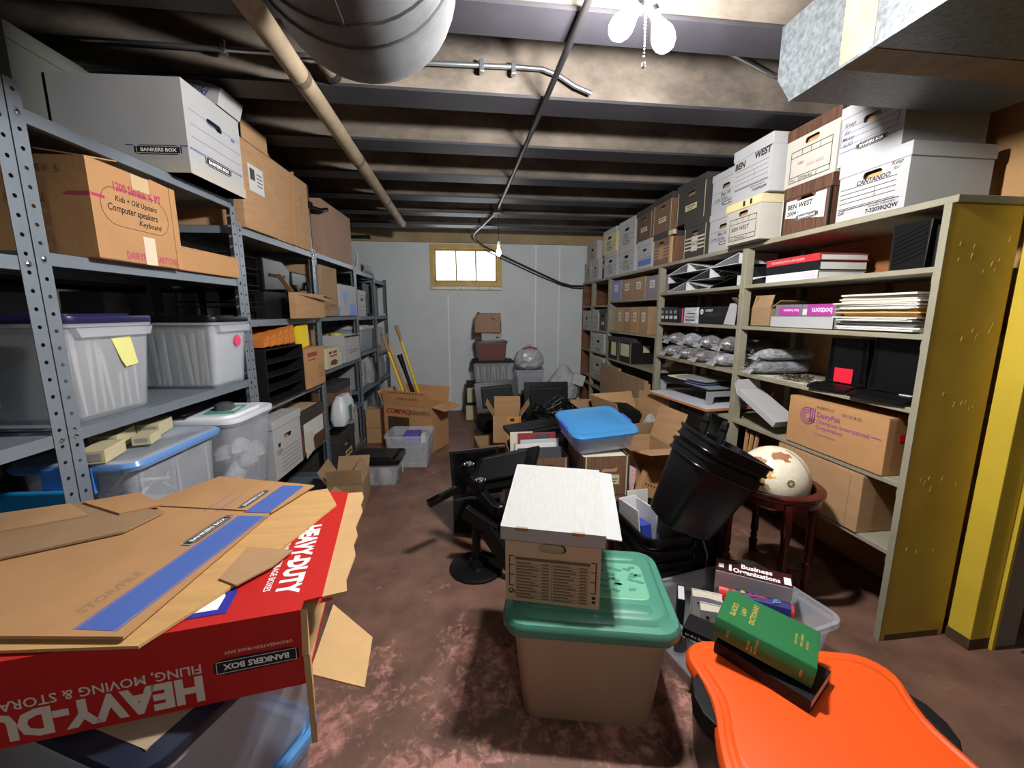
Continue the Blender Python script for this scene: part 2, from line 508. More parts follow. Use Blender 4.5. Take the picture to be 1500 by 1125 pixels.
for (lo, hi) in (((iw0, .03, WZ0 + fb), (iw0 + sf, .07, WZ1 - fb)), ((iw1 - sf, .03, WZ0 + fb), (iw1, .07, WZ1 - fb)), ((iw0 + sf, .03, WZ1 - fb - sf), (iw1 - sf, .07, WZ1 - fb)), ((iw0 + sf, .03, WZ0 + fb), (iw1 - sf, .07, WZ0 + fb + sf))):
    MB().box(lo, hi).build('sash_rail', mat('sash_wood', '#a98a4a', .6, .2, 12), win)
pw = (iw1 - iw0 - 2 * sf) / 3
gm = clear_mat('frosted_window_glass', '#eef3f6', .12, .1)
for k in range(3):
    x0 = iw0 + sf + pw * k
    MB().box((x0, .048, WZ0 + fb + sf), (x0 + pw, .052, WZ1 - fb - sf)).build('pane', gm, win)
    if k: MB().box((x0 - .011, .03, WZ0 + fb + sf), (x0 + .011, .07, WZ1 - fb - sf)).build('mullion', mat('sash_wood', '#a98a4a'), win)
MB().prism([(-.045, WZ0 - .05), (.2, WZ0 - .05), (.2, WZ0), (.0, WZ0), (-.045, WZ0 - .02)], WX0 - .0, WX1 + .0, 'x').build('window_sill', mat('peeling_sill', '#c9c3b6', .8, .4, 14, lo=.3, hi=.5), win)
MB().box((.06, .012, WZ0 + fb), (.17, .03, WZ0 + fb + .02)).build('window_catch', M_WINFRAME, win, bevel=.004)

# side and rear walls
struct(MB().box((-2.75, -2.4, 0), (-2.6, WALL_Y, SLAB_Z)).build('wall_left', M_DIMWALL))
wr = struct(MB().box((2.235, 1.40, 0), (2.35, WALL_Y, SLAB_Z)).build('wall_right', M_BACKTAN))
struct(MB().box((-3.2, -2.4, 0), (4.2, -2.25, SLAB_Z)).build('wall_rear', M_DIMWALL))
struct(MB().box((4.05, -2.3, 0), (4.2, WALL_Y, SLAB_Z)).build('wall_far_right', M_DARKROOM))
# yellow timber post of the opening beside the shelving
tr = struct(MB().box((2.095, 1.285, 0), (2.19, 1.368, SLAB_Z)).build('trim_1', M_YELLOW2, bevel=.004))
MB().box((2.19, 1.27, 0), (2.205, 1.39, SLAB_Z)).build('stop_moulding', M_YELLOW2, tr)
MB().box((2.205, 1.285, 0), (2.33, 1.395, SLAB_Z)).build('jamb_board', mat('pale_jamb', '#8d8272', .6, .15, 4), tr)
MB().box((2.093, 1.283, 0), (2.192, 1.37, .05)).build('scuffed_foot', mat('scuffed_paint', '#4a3a22', .8, .3, 20), tr)
o = MB().box((2.3, .75, 0), (2.75, 1.25, .006)).build('floor_mat', mat('dark_rubber', '#23282a', .8, .2, 12), bevel=.002)
tag(o, 'dark rubber floor mat in the dark opening beyond the yellow post', 'mat')

# ---------------------------------------------------------------- wooden shelving on the right
RX = 1.774
BACKX = 2.225
def rboard(parent, y0, y1, z, x0=RX, x1=BACKX - .012, th=.022, m=None, name='shelf_board'):
    MB().box((x0, y0, z - th), (x1, y1, z)).build(name, m or M_SHELFWOOD, parent, bevel=.002, seg=1)
su = thing('wooden_shelf_unit', 'long grey-painted wooden shelving with a yellow end panel along the right wall', 'shelving', (0, 0, 0))
ep = MB().box((RX, 1.375, 0), (2.085, 1.397, 1.79)).build('end_panel', M_YELLOW, su, bevel=.002, seg=1)
MB().box((RX - .004, 1.374, 0), (RX + .0, 1.40, 1.79)).build('edge_strip', M_SHELFWOOD, ep)
rg = random.Random(3); M_CHIP = mat('chip_wood', '#b79b4a', .8)
for z in (.40, .70, .71, 1.02, 1.05, 1.30, 1.32, 1.56, 1.58, 1.66):
    for k in range(3):
        x = RX + .05 + rg.random() * .22
        zz = z + rg.uniform(-.03, .03); MB().prism([(x, zz), (x + .005, zz + .003), (x + .004, zz + rg.uniform(.012, .022)), (x + .001, zz + .01)], 1.3738, 1.3748, 'y').build('paint_chip', M_CHIP, ep)
MB().box((RX + .02, 1.3735, .0), (2.06, 1.3748, .03)).build('scuffed_foot', mat('scuff_brown', '#5a4120', .8, .4, 30), ep)
LV = [1.57, 1.317, 1.025, .712, .412]
rboard(su, 1.36, 2.52, 1.816, th=.026); rboard(su, 2.52, 3.66, 1.816, th=.026)
for z in LV:
    rboard(su, 1.40, 2.46, z); rboard(su, 2.50, 3.58, z)
    MB().box((RX + .012, 1.397, z - .062), (RX + .05, 1.415, z - .022)).build('cleat', M_SHELFWOOD, su)
    MB().box((RX + .05, 1.397, z - .05), (BACKX - .02, 1.412, z - .022)).build('cleat', M_SHELFWOOD, su)
for y in (2.46, 3.58):
    MB().box((RX - .004, y, 0), (RX + .05, y + .042, 1.79)).build('upright', M_SHELFWOOD, su, bevel=.002, seg=1)
    MB().box((BACKX - .06, y, 0), (BACKX - .014, y + .042, 1.79)).build('upright', M_SHELFWOOD, su)
MB().box((BACKX - .012, 1.40, .0), (BACKX, 2.47, 1.79)).build('back_panel', M_BACKTAN, su)
MB().box((BACKX - .012, 2.475, .0), (BACKX, 3.60, 1.79)).build('back_panel', M_BACKWOOD, su)
for y in (1.93, 3.42):
    MB().box((BACKX - .052, y, .42), (BACKX - .014, y + .09, 1.79)).build('back_stud', mat('raw_stud', '#9a6236', .7, .2, 4, stretch=(4, 4, .6)), su)
sd = thing('wooden_shelf_unit', 'far grey-painted wooden shelving bays ending at the grey wall', 'shelving', (0, 0, 0))
rboard(sd, 3.665, 5.93, 1.816, th=.026)
for z in (1.535, 1.19, .865, .52):
    rboard(sd, 3.64, 4.84, z)
for z in (1.49, 1.175, .895, .545, .43):
    rboard(sd, 4.90, 5.48, z); rboard(sd, 5.53, 5.93, z)
for y in (4.84, 5.48):
    MB().box((RX - .002, y, 0), (RX + .05, y + .05, 1.79)).build('upright', M_SHELFWOOD, sd)
MB().box((RX, 4.85, 0), (BACKX - .014, 4.875, 1.79)).build('divider', M_SHELFWOOD, sd)
MB().box((RX, 5.925, 0), (BACKX - .014, 5.945, 1.79)).build('side_panel', M_BACKWOOD, sd)
MB().box((BACKX - .012, 3.605, 0), (BACKX, 5.945, 1.79)).build('back_panel', M_BACKWOOD, sd)

# ---------------------------------------------------------------- steel shelving on the left
LA = rad(3.1)
LO = Vector((-1.2, 1.4, 0)); LU = Vector((math.sin(LA), math.cos(LA), 0)); LV_ = Vector((-math.cos(LA), math.sin(LA), 0))
LROT = PI / 2 - LA
def LP(u, v, z):
    return tuple(LO + LU * u + LV_ * v + Vector((0, 0, z)))
# local frame of a left unit: x along the shelf (away from camera), y into the shelf, front at y=0
def angle_post(parent, x, y, sx, sy, h, m, fw=.042):
    """perforated steel angle: a flange along x and a flange along y, meeting at (x,y)"""
    b = MB(); n = max(2, int(h / .05)); seg = h / n
    oc = [(math.cos(PI / 8 + i * PI / 4) * .0062, math.sin(PI / 8 + i * PI / 4) * .0062) for i in range(8)]
    for k in range(n):
        z0 = k * seg
        c = MB(); holed_face(c, 0, 0, fw, seg, [(fw / 2 + p[0], seg / 2 + p[1]) for p in oc], 0, .0015)
        b.add([(x + sx * v[0], y + sy * v[1], z0 + v[2]) for v in c.v], c.f)
        b.add([(x + sx * v[1], y + sy * v[0], z0 + v[2]) for v in c.v], c.f)
        c2 = MB(); holed_face(c2, .0015, 0, fw, seg, [(fw / 2 + p[0], seg / 2 + p[1]) for p in oc], 0, .0)
        b.add([(x + sx * v[0], y + sy * .0015, z0 + v[2]) for v in c2.v], c2.f)
        b.add([(x + sx * .0015, y + sy * v[0], z0 + v[2]) for v in c2.v], c2.f)
    b.build('post', m, parent)
SD = .46
def steel_unit(label, u0, u1, levels, h, m=None, sm=None, v0=0.0):
    m = m or M_STEEL
    t = thing('steel_shelf_unit', label, 'shelving', LP(u0, v0, 0), LROT)
    W = u1 - u0
    for (x, y, sx, sy) in ((0, 0, 1, 1), (W, 0, -1, 1), (0, SD, 1, -1), (W, SD, -1, -1)):
        angle_post(t, x, y, sx, sy, h, m)
    for z in levels:
        b = MB().box((.003, .003, z - .0025), (W - .003, SD - .003, z))
        b.box((.003, .0025, z - .038), (W - .003, .005, z)).box((.003, SD - .006, z - .038), (W - .003, SD - .003, z))
        b.box((.003, .0025, z - .038), (.005, SD, z)).box((W - .005, .003, z - .038), (W - .003, SD - .003, z))
        b.box((.006, .006, z - .038), (W - .006, .02, z - .036))
        b.build('shelf', sm or m, t)
        bb = MB()
        for x in (.021, W - .021):
            bb.lathe([(.008, 0), (.008, .004), (.004, .006)], 8, Matrix.Translation((x, 0, z - .02)) @ Matrix.Rotation(PI / 2, 4, 'X'))
        bb.build('bolt', M_CHROME, t)
    return t
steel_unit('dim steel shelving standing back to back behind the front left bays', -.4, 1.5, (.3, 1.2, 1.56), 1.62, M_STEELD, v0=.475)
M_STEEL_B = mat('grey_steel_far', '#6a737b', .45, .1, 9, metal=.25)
steel_unit('grey perforated steel shelving nearest the camera, left of the front post', -1.06, -.004, (1.555, 1.04, .5), 2.05)
steel_unit('grey perforated steel shelving holding the tall white box and formula carton', 0, 1.048, (1.965, 1.575, 1.04, .5, .1), 2.03)
steel_unit('grey steel shelving with black letter trays, between clear totes and yellow folders', 1.052, 2.068, (1.85, 1.36, .86, .41, .06), 1.875)
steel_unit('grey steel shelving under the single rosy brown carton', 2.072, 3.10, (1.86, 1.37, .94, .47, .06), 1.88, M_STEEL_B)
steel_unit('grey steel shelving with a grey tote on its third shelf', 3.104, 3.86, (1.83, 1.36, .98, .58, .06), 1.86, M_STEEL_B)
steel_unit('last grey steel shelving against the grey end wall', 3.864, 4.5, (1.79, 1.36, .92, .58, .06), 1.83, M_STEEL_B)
# ---------------------------------------------------------------- services under the ceiling
# twin-bulb lamp (the room's light)
LAMP = Vector((.567, 1.32, 2.235))
def emis(name, strength, col=(1.0, .975, .95, 1)):
    m = bpy.data.materials.new(name); m.use_nodes = True
    nt = m.node_tree; e = nt.nodes.new('ShaderNodeEmission')
    e.inputs[0].default_value = col; e.inputs[1].default_value = strength
    nt.links.new(e.outputs[0], nt.nodes['Material Output'].inputs['Surface'])
    return m
def bulb_prof():
    return [(.013, 0), (.014, .02), (.022, .035), (.031, .055), (.033, .072), (.029, .09), (.018, .103), (.004, .108)]
def lamp_fixture(loc, strength, label, name='ceiling_lamp', tilt=((-35, 0), (40, 0)), chain=True):
    t = thing(name, label, 'lamp', loc)
    dz = SLAB_Z - loc[2]
    MB().lathe([(.055, dz - .035), (.055, dz)], 20).build('junction_box', M_GALV, t)
    MB().lathe([(.012, .10), (.012, dz - .03)], 12).build('stem', M_CONDUIT, t)
    MB().lathe([(.02, .04), (.034, .055), (.036, .08), (.028, .105), (.012, .112)], 16).build('lamp_holder', mat('porcelain', '#d8d4cc', .35), t, smooth=True)
    e = emis(name + '_glow', strength)
    for k, (dx, dy, dzz) in enumerate(((-.7, .0, -.7), (.45, .0, -.89))):
        d = Vector((dx, dy, dzz)).normalized()
        T = Matrix.Translation(Vector((0, 0, .065))) @ d.to_track_quat('Z', 'Y').to_matrix().to_4x4() @ Matrix.Translation((0, 0, .03))
        MB().lathe([(.017, -.012), (.017, .012)], 16, T).build('socket', M_BLACKM, t)
        T2 = T @ Matrix.Translation((0, 0, .012))
        MB().lathe(bulb_prof(), 20, T2).build('bulb', e, t, smooth=True)
    if chain:
        b = MB()
        for i in range(16):
            b.lathe([(.0005, -.003), (.003, 0), (.0005, .003)], 6, Matrix.Translation((-.02, -.03, .03 - i * .009)))
        b.lathe([(.001, -.012), (.006, -.008), (.005, .004), (.001, .006)], 10, Matrix.Translation((-.02, -.03, -.125)))
        b.build('pull_chain', M_CHROME, t)
    return t
lamp_fixture(tuple(LAMP), BULB_STRENGTH, 'bright twin-bulb ceiling lamp with pull chain between the joists')
lamp_fixture((.5, -1.2, 2.30), REAR_FILL_STRENGTH, 'added two-bulb fill lamp, unseen behind the camera', chain=False)  # added fill lamp, out of view behind the camera

# round duct overhead
rd = thing('round_duct', 'large round galvanised duct end overhead at upper left', 'duct', (0, 0, 0))
DC = Vector((-.258, 0, 2.37)); DR = .272
def ring(y, r, n=40): return [(DC.x + r * math.cos(2 * PI * i / n), y, DC.z + r * math.sin(2 * PI * i / n)) for i in range(n)]
for a, b_ in ((-2.2, -.3), (-.3, .55), (.55, 1.22)):
    MB().loft([ring(a, DR), ring(b_, DR)]).build('duct_section', M_GALV2, rd, smooth=True)
MB().loft([ring(1.22, DR), ring(1.46, DR - .001), ring(1.49, DR - .008), ring(1.5, DR - .025)]).build('end_cap', M_GALV2, rd, smooth=True)
for y in (.55, 1.21, 1.30):
    MB().loft([ring(y - .012, DR), ring(y - .008, DR + .006), ring(y + .008, DR + .006), ring(y + .012, DR)]).build('seam_band', M_GALV2, rd, smooth=True)
MB().box((DC.x - .01, -2.2, DC.z - DR - .004), (DC.x - .004, 1.22, DC.z - DR + .002)).build('lock_seam', M_GALV2, rd)
for y in (-.4, .7):
    for sx in (-1, 1): MB().box((DC.x + sx * .279 - .0015, y, DC.z - .01), (DC.x + sx * .279 + .0015, y + .03, SLAB_Z - .001)).build('hanger_strap', M_GALV, rd)

# rectangular duct at upper right
sq = thing('square_duct', 'rectangular spangled sheet-metal duct with tan tape at upper right', 'duct', (0, 0, 0))
DX0, DX1, DZ0, DZ1, DY1 = 1.195, 2.03, 2.15, 2.425, 1.51
prof = [(-2.2, DZ0), (DY1, DZ0), (DY1 + .07, DZ0 + .10), (DY1 + .07, DZ1), (-2.2, DZ1)]
b = MB()
n = len(prof)
vs = [(DX0, p[0], p[1]) for p in prof] + [(DX1, p[0], p[1]) for p in prof]
b.add(vs, [tuple(range(n)), tuple(range(n, 2 * n))[::-1]] + [(i, n + i, n + (i + 1) % n, (i + 1) % n) for i in range(n)])
b.build('duct_body', M_GALV, sq)
MB().box((DX0 - .001, 1.20, DZ0 - .001), (DX0 + .002, 1.31, DZ1)).box((DX0, 1.20, DZ0 - .0015), (DX1 + .001, 1.31, DZ0)).build('tape_band', mat('tan_duct_tape', '#7d6a4c', .7, .25, 12), sq)
for y in (.62,):
    MB().box((DX0 - .012, y, DZ0 - .012), (DX1 + .012, y + .025, DZ1)).build('drive_cleat', M_GALV, sq)
MB().box((DX0 - .003, -2.2, DZ0 - .003), (DX0 + .006, DY1, DZ0 + .006)).build('corner_seam', M_GALV, sq)

# insulated cream pipe and its neighbour
M_PIPE = mat('cream_pipe_wrap', '#8d7e66', .75, .25, 6, bump=.1, bscale=30)
pp = thing('insulated_pipe', 'cream wrapped heating pipe running under the joists to the far end', 'pipe', (0, 0, 0))
P0, P1 = Vector((-.685, -2.2, 2.375)), Vector((-.61, 5.05, 2.385))
def along(t): return P0 + (P1 - P0) * t
cuts = [0, .42, .585, .72, .86, 1.0]
for a, b_ in zip(cuts[:-1], cuts[1:]):
    MB().cyl(along(a + .0004), along(b_ - .0004), .040, 20).build('pipe_section', M_PIPE, pp, smooth=True)
for c in cuts[1:-1]:
    MB().cyl(along(c - .003), along(c + .003), .0425, 20).build('wrap_band', mat('wrap_band', '#5c5044', .7), pp, smooth=True)
MB().cyl(along(.999), along(1.006), .043, 20, .02).build('end_cap', M_PIPE, pp, smooth=True)
p2 = thing('pipe_stub', 'short grey pipe crossing behind the cream pipe near the round duct', 'pipe', (0, 0, 0))
MB().tube([(-.585, 1.83, 2.48), (-.56, 2.0, 2.465), (-.54, 2.19, 2.465)], .032, 16).build('pipe_section', mat('grey_pipe', '#6e665e', .7, .2, 6), p2, smooth=True)
MB().cyl((-.545, 2.15, 2.465), (-.54, 2.19, 2.465), .038, 16).build('collar', M_DARKMETAL, p2, smooth=True)

# silver conduit across the joist face
c1 = thing('silver_conduit', 'thin silver conduit clipped along the joist, bending at its right end', 'conduit', (0, 0, 0))
MB().tube([(-2.4, 2.175, 2.53), (-.3, 2.175, 2.53), (.30, 2.175, 2.545), (.42, 2.175, 2.545), (.50, 2.17, 2.52), (.58, 2.165, 2.475), (.66, 2.165, 2.45)], .0105, 12).build('conduit', M_CONDUIT, c1, smooth=True)
for x in (-1.0, -.55, .12, .27):
    MB().box((x, 2.158, 2.508), (x + .022, 2.19, 2.562)).build('clip', M_CONDUIT, c1, bevel=.004)
c2 = thing('dark_conduit', 'dark conduit running lengthwise under the joists then slanting down the end wall', 'conduit', (0, 0, 0))
MB().tube([(.46, -2.0, 2.41), (.45, 1.2, 2.413), (.41, 4.36, 2.413)], .0135, 12).build('conduit', M_DARKMETAL, c2, smooth=True)
MB().lathe([(.05, -.028), (.055, -.02), (.055, .02)], 8, Matrix.Translation((.41, 4.40, 2.41))).build('junction_box', M_DARKMETAL, c2)
MB().tube([(.405, 4.44, 2.41), (.32, 5.0, 2.405), (.225, 5.55, 2.40), (.215, 5.75, 2.39), (.25, 5.87, 2.36), (.36, 5.905, 2.29), (.62, 5.915, 2.17), (1.1, 5.92, 1.96), (1.45, 5.92, 1.81), (1.6, 5.92, 1.775), (1.77, 5.92, 1.77)], .0135, 12).build('conduit', M_DARKMETAL, c2, smooth=True)
MB().tube([(.36, 5.93, 2.25), (.62, 5.93, 2.13), (1.1, 5.93, 1.92), (1.45, 5.93, 1.785), (1.62, 5.93, 1.745), (1.77, 5.93, 1.74)], .009, 10).build('cable', M_DARKMETAL, c2, smooth=True)
hs = thing('hanging_bulb', 'small lamp bulb hanging on a cord in front of the window', 'lamp', (.43, 4.52, 0))
MB().tube([(0, 0, 2.428), (.0, 0, 2.12)], .003, 6).build('cord', M_BLACKM, hs)
MB().lathe([(.004, 2.14), (.017, 2.13), (.017, 2.085), (.012, 2.075)], 14).build('socket', mat('porcelain', '#d8d4cc'), hs, smooth=True)
MB().lathe([(.012, 2.075), (.013, 2.06), (.022, 2.04), (.026, 2.02), (.022, 1.998), (.010, 1.985), (.002, 1.983)], 16).build('bulb', emis('hanging_bulb_glow', HANGING_FILL_STRENGTH), hs, smooth=True)  # glow added to brighten the far end of the room
c3 = thing('lamp_conduit', 'slim conduit running from the twin-bulb lamp to the square duct', 'conduit', (0, 0, 0))
MB().tube([(.67, 1.45, 2.68), (.9, 1.95, 2.66), (1.6, 2.16, 2.585), (2.2, 2.165, 2.58)], .0105, 12).build('conduit', M_CONDUIT, c3, smooth=True)
# ---------------------------------------------------------------- boxes on top of the right shelving
RR = -PI / 2
TOPZ = 1.8165
def RP(yc, z, x=RX): return (x, yc, z)

def storall_print(t, w, h, d, hand=None, handm=None, num='00025'):
    T = face_T('F', w, d, h)
    x0, x1, z0, z1 = -w * .40, w * .40, .018, h * .60
    r = frame_rects(x0, z0, x1, z1, .003) + hl(x0, x1, z0 + .026, .0025) + hl(x0, x1, z1 - .032, .0025)
    for k in (.28, .5, .72): r += vl(x0 + (x1 - x0) * k, z1 - .032, z1, .002)
    for k in (.25, .68): r += vl(x0 + (x1 - x0) * k, z0, z0 + .026, .002)
    form(t, T, r)
    text(t, num, T, x0 + .006, z0 + .008, .014)
    text(t, 'STOR-ALL', T, x0 + (x1 - x0) * .28, z0 + .007, .018, bold=.02)
    return T
def hollinger_print(t, w, h, d):
    """economy box form: ruled lines, sub boxes, title line"""
    T = face_T('F', w, d, h)
    r = []
    for k in range(5): r += hl(-w * .45, w * .42, h * (.22 + .085 * k), .0013)
    r += vl(w * .05, h * .30, h * .48, .0012) + hl(-w * .45, w * .42, h * .2, .003)
    form(t, T, r)
    return T

# nearest pair
t = file_box('file_box', 'white file box with ruled form and bold number, lower at near end of top shelf', RP(1.705, TOPZ), RR, .31, .385, .247, hz=.17, inner=M_CARDIN)
T = face_T('F', .31, .385, .247)
r = []
for z in (.052, .075, .095, .115, .135): r += hl(-.145, .11, z, .0018)
r += vl(.02, .075, .115, .0012) + hl(-.145, .13, .045, .003)
form(t, T, r)
text(t, 'CANTANDO', T, -.07, .139, .026, M_INK, shear=.2, bold=.015)
text(t, 'Keep', T, .08, .178, .022, M_INKG, shear=.4); text(t, 'for', T, .09, .158, .02, M_INKG, shear=.4)
text(t, 'ECONOMY STORAGE BOX', T, .002, .034, .0095, bold=.02)
text(t, '7-32030QQW', T, -.01, .012, .023, bold=.03)
text(t, 'Quill', T, -.148, .03, .016, bold=.02, shear=.3)
t = file_box('file_box', 'white file box with a black badge, upper of two under the duct', RP(1.742, TOPZ + .2475), RR, .29, .39, .255, hz=.165, lidh=.05)
T = face_T('F', .29, .39, .255)
form(t, T, hl(-.14, -.06, .06, .002) + hl(.085, .14, .06, .002) + frame_rects(-.14, .085, .12, .16, .001) + hl(-.13, .12, .11, .001) + hl(-.13, .12, .135, .001), M_BLUEINK)
badge(t, T, .012, .062, .14)
text(t, 'Keep', T, -.13, .165, .026, M_INKG, shear=.4); text(t, 'for', T, -.125, .135, .022, M_INKG, shear=.4); text(t, 'Manny', T, -.135, .108, .022, M_INKG, shear=.4); text(t, 'ALSO', T, -.13, .082, .02, M_INKG, shear=.4)
TR = face_T('R', .29, .39, .255)
badge(t, TR, .31, .165, .1); form(t, TR, hl(.02, .25, .165, .002), M_BLUEINK)
# second pair
t = file_box('file_box', 'dark woodgrain file box with white hand-lettered label, lower of its stack', RP(2.05, TOPZ), RR, .29, .38, .24, body=M_WOODPRINT, lid=M_WOODPRINT, lidh=.06, hz=.163, inner=M_CARD3)
T = face_T('F', .29, .38, .24)
pl = MB().prism([(-.13, .085), (.12, .045), (.122, .172), (.06, .172), (.055, .158), (-.055, .158), (-.06, .168), (-.128, .168)], 0, .0006, 'z', T).build('paper_label', M_PAPER, t)
T2 = face_T('F', .29, .38, .24, .0018)
text(pl, 'BEN WEST', T2, -.118, .124, .034, shear=.1, bold=.02); text(pl, '2004 -', T2, -.118, .092, .03, shear=.1, bold=.015)
badge(pl, T2, .015, .072, .14)
for sx in (-1, 1): MB().box((sx * .145 - .004, -.002, 0), (sx * .145 + .004, .004, .18)).build('dark_edge', M_BLACKM, t)
MB().box((-.158, .0, .0), (-.150, .3, .19)).build('folder', M_PAPER2, t)
t = file_box('file_box', 'white file box with woodgrain lid and ruled panel, on the dark woodgrain box', RP(2.055, TOPZ + .241), RR, .315, .38, .29, body=M_WHITE2, lid=M_WOODPRINT, lidh=.055, hz=.205, inner=M_CARD3)
T = storall_print(t, .315, .29, .38)
text(t, '3000-4000', T, -.02, .075, .024, mat('red_pen', '#b07a72', .7), shear=.2); text(t, 'TAX', T, -.08, .1, .02, M_INKG, shear=.2)
# third pair, pulled forward
t = file_box('file_box', 'cream hand-lettered file box with taped lid, hanging over the shelf edge', RP(2.43, TOPZ, 1.70), RR, .30, .385, .245, body=M_WHITE2, lid=M_CREAM, lidh=.05, hz=.168, inner=M_CARD3)
T = storall_print(t, .30, .245, .385)
text(t, 'BEN WEST', T, -.10, .075, .034, shear=.1)
TR = face_T('R', .30, .385, .245)
text(t, 'B', TR, .17, .13, .06, bold=.02); form(t, TR, frame_rects(.14, .03, .26, .075, .004))
l = MB().box((-.158, -.0065, .2), (.158, -.0055, .238)).build('masking_tape', mat('masking_tape', '#d9c692', .6), t)
form(t, face_T('F', .3, .385, .245, .0075), [(.0, .205, .02, .235), (.06, .205, .08, .235)])
t = file_box('file_box', 'tall white file box with large marker lettering on the taped cream box', RP(2.40, TOPZ + .2465, 1.705), RR, .32, .385, .30, body=M_WHITE, lidh=.06, hole=False)
T = face_T('F', .32, .385, .30)
r = []
for z in (.075, .1, .125, .15, .175): r += hl(-.14, .14, z, .0013)
r += vl(.03, .1, .15, .0012) + hl(-.14, .15, .068, .003)
form(t, T, r)
text(t, 'ECONOMY STORAGE BOX', T, .0, .053, .01, bold=.02); text(t, '7-32030QQW', T, .02, .03, .02, bold=.03)
text(t, 'BEN', T, -.15, .19, .05, bold=.03, shear=.1); text(t, 'WEST', T, .02, .205, .05, bold=.03, shear=.1)
# fourth pair
for k, z in enumerate((TOPZ, TOPZ + .258)):
    t = file_box('file_box', ['white file box behind the taped cream box, lower of two', 'white file box behind the tall marker-lettered box, upper of two'][k], RP(2.752, z, RX + .01), RR, .30, .38, .257, lidh=.045, hz=.16, inner=M_CARD2)
    T = face_T('F', .30, .38, .257)
    form(t, T, hl(-.14, .13, .07, .002) + hl(-.14, .13, .13, .001), M_BLUEINK)
    badge(t, T, .03, .05, .12)
    text(t, 'Ben W', T, -.05, .1, .035, shear=.3); text(t, 'to Nov. Storage', T, -.12, .078, .022, shear=.3)
# fifth pair: dark boxes
def dark_box(label, yc, z, w, h, label_m=None, body=M_DARKBOX, hole=True, bars=False, x=RX, lab=True):
    t = file_box('file_box', label, RP(yc, z, x), RR, w, .38, h, body=body, lid=M_DARKBOX, lidh=.05, hole=hole, inner=M_CARD2)
    T = face_T('F', w, .38, h)
    for sx in (-1, 1): MB().box((sx * (w / 2 - .012) - .003, -.0012, 0), (sx * (w / 2 - .012) + .003, .001, h - .05)).build('edge_trim', M_CREAM, t)
    if lab:
        plate(t, T, -w * .18, h * .28, w * .22, h * .42, label_m or M_CREAM, 'maker_label')
        form(t, face_T('F', w, .38, h, .0018), [(-w * .12, h * .36, w * .16, h * .385), (-w * .12, h * .31, w * .1, h * .325)])
    if bars:
        for k in range(4):
            for sx in (-1, 1):
                plate(t, T, sx * w * .29 - w * .14, h * (.2 + .1 * k), sx * w * .29 + w * .14, h * (.24 + .1 * k), M_PAPER2 if bars == 1 else M_CARD, 'index_strip')
        plate(t, T, -w * .14, h * .16, w * .14, h * .56, M_PAPER2 if bars == 1 else M_CARD, 'index_panel')
    return t, T
t, T = dark_box('charcoal file box with white index panel and three written letters', 3.075, TOPZ, .30, .27, bars=1, lab=False)
text(t, 'ACS', face_T('F', .30, .38, .27, .0018), -.035, .085, .04, M_INKG, shear=.2)
dark_box('wide charcoal file box with cream maker label above the index-panel box', 3.165, TOPZ + .271, .40, .30)
t, T = dark_box('brown file box with tan index strips and taped corner', 3.60, TOPZ, .31, .27, bars=2, lab=False, body=M_WOODPRINT2)
MB().box((.148, -.003, .0), (.176, .012, .21)).build('tan_corner', M_CARDIN, t)
MB().box((.125, -.007, .225), (.205, .02, .262)).build('tape_patch', M_CREAM, t)
dark_box('brown woodgrain file box with cream label above the taped brown box', 3.62, TOPZ + .271, .33, .30, body=M_WOODPRINT2)
t = file_box('file_box', 'white file box with blue band under a dark brown box', RP(3.945, TOPZ), RR, .31, .38, .262, lidh=.05)
T = face_T('F', .31, .38, .262); plate(t, T, -.13, .03, .15, .085, M_BLUEPRINT, 'blue_band'); form(t, T, hl(-.14, .14, .10, .002) + hl(-.14, .14, .13, .001))
dark_box('dark brown file box on the white box with blue band', 3.985, TOPZ + .263, .34, .29, body=M_WOODPRINT)
# far white boxes
far = [(4.385, 0, .40, .26, 'white file box with smudged label, lower, third from the far end', M_WHITE), (4.40, 1, .41, .28, 'white file box on the smudged-label box near the far end', M_WHITE),
       (4.86, 0, .40, .27, 'white file box with oval badge, lower, second from the far end', M_WHITE), (4.915, 1, .42, .27, 'cream file box with white lid, upper, near the far end', M_CREAM),
       (5.41, 0, .27, .25, 'white file box lower at the far end of the top shelf, nearer one', M_WHITE), (5.72, 0, .27, .25, 'white file box lower at the far end of the top shelf against the wall', M_WHITE2),
       (5.55, 1, .40, .24, 'white file box topping the last stack by the end wall', M_WHITE2)]
lowh = {4.40: .26, 4.915: .27, 5.55: .25}
for yc, lev, w, h, lb, bm_ in far:
    z = TOPZ + (lowh[yc] + .001 if lev else 0)
    t = file_box('file_box', lb, RP(yc, z), RR, w, .36, h, body=bm_, lid=M_WHITE, lidh=.05, inner=M_DARKBOX)
    T = face_T('F', w, .36, h)
    form(t, T, hl(-w * .45, w * .45, h * .3, .002) + hl(-w * .45, w * .45, h * .45, .0012))
    badge(t, T, .0, h * .2, w * .4)
    plate(t, T, -w * .2, h * .34, w * .12, h * .52, M_GREYBOX, 'smudged_label')
o = thing('binder', 'thin dark binder standing between white boxes at the far end of the top shelf', 'binder', RP(5.13, TOPZ, RX + .01), RR)
MB().box((-.03, 0, 0), (.03, .28, .22)).build('spine_cover', M_DARKBOX, o, bevel=.003); plate(o, face_T('F', .06, .28, .22), -.018, .12, .018, .17, M_PAPER2, 'spine_label')

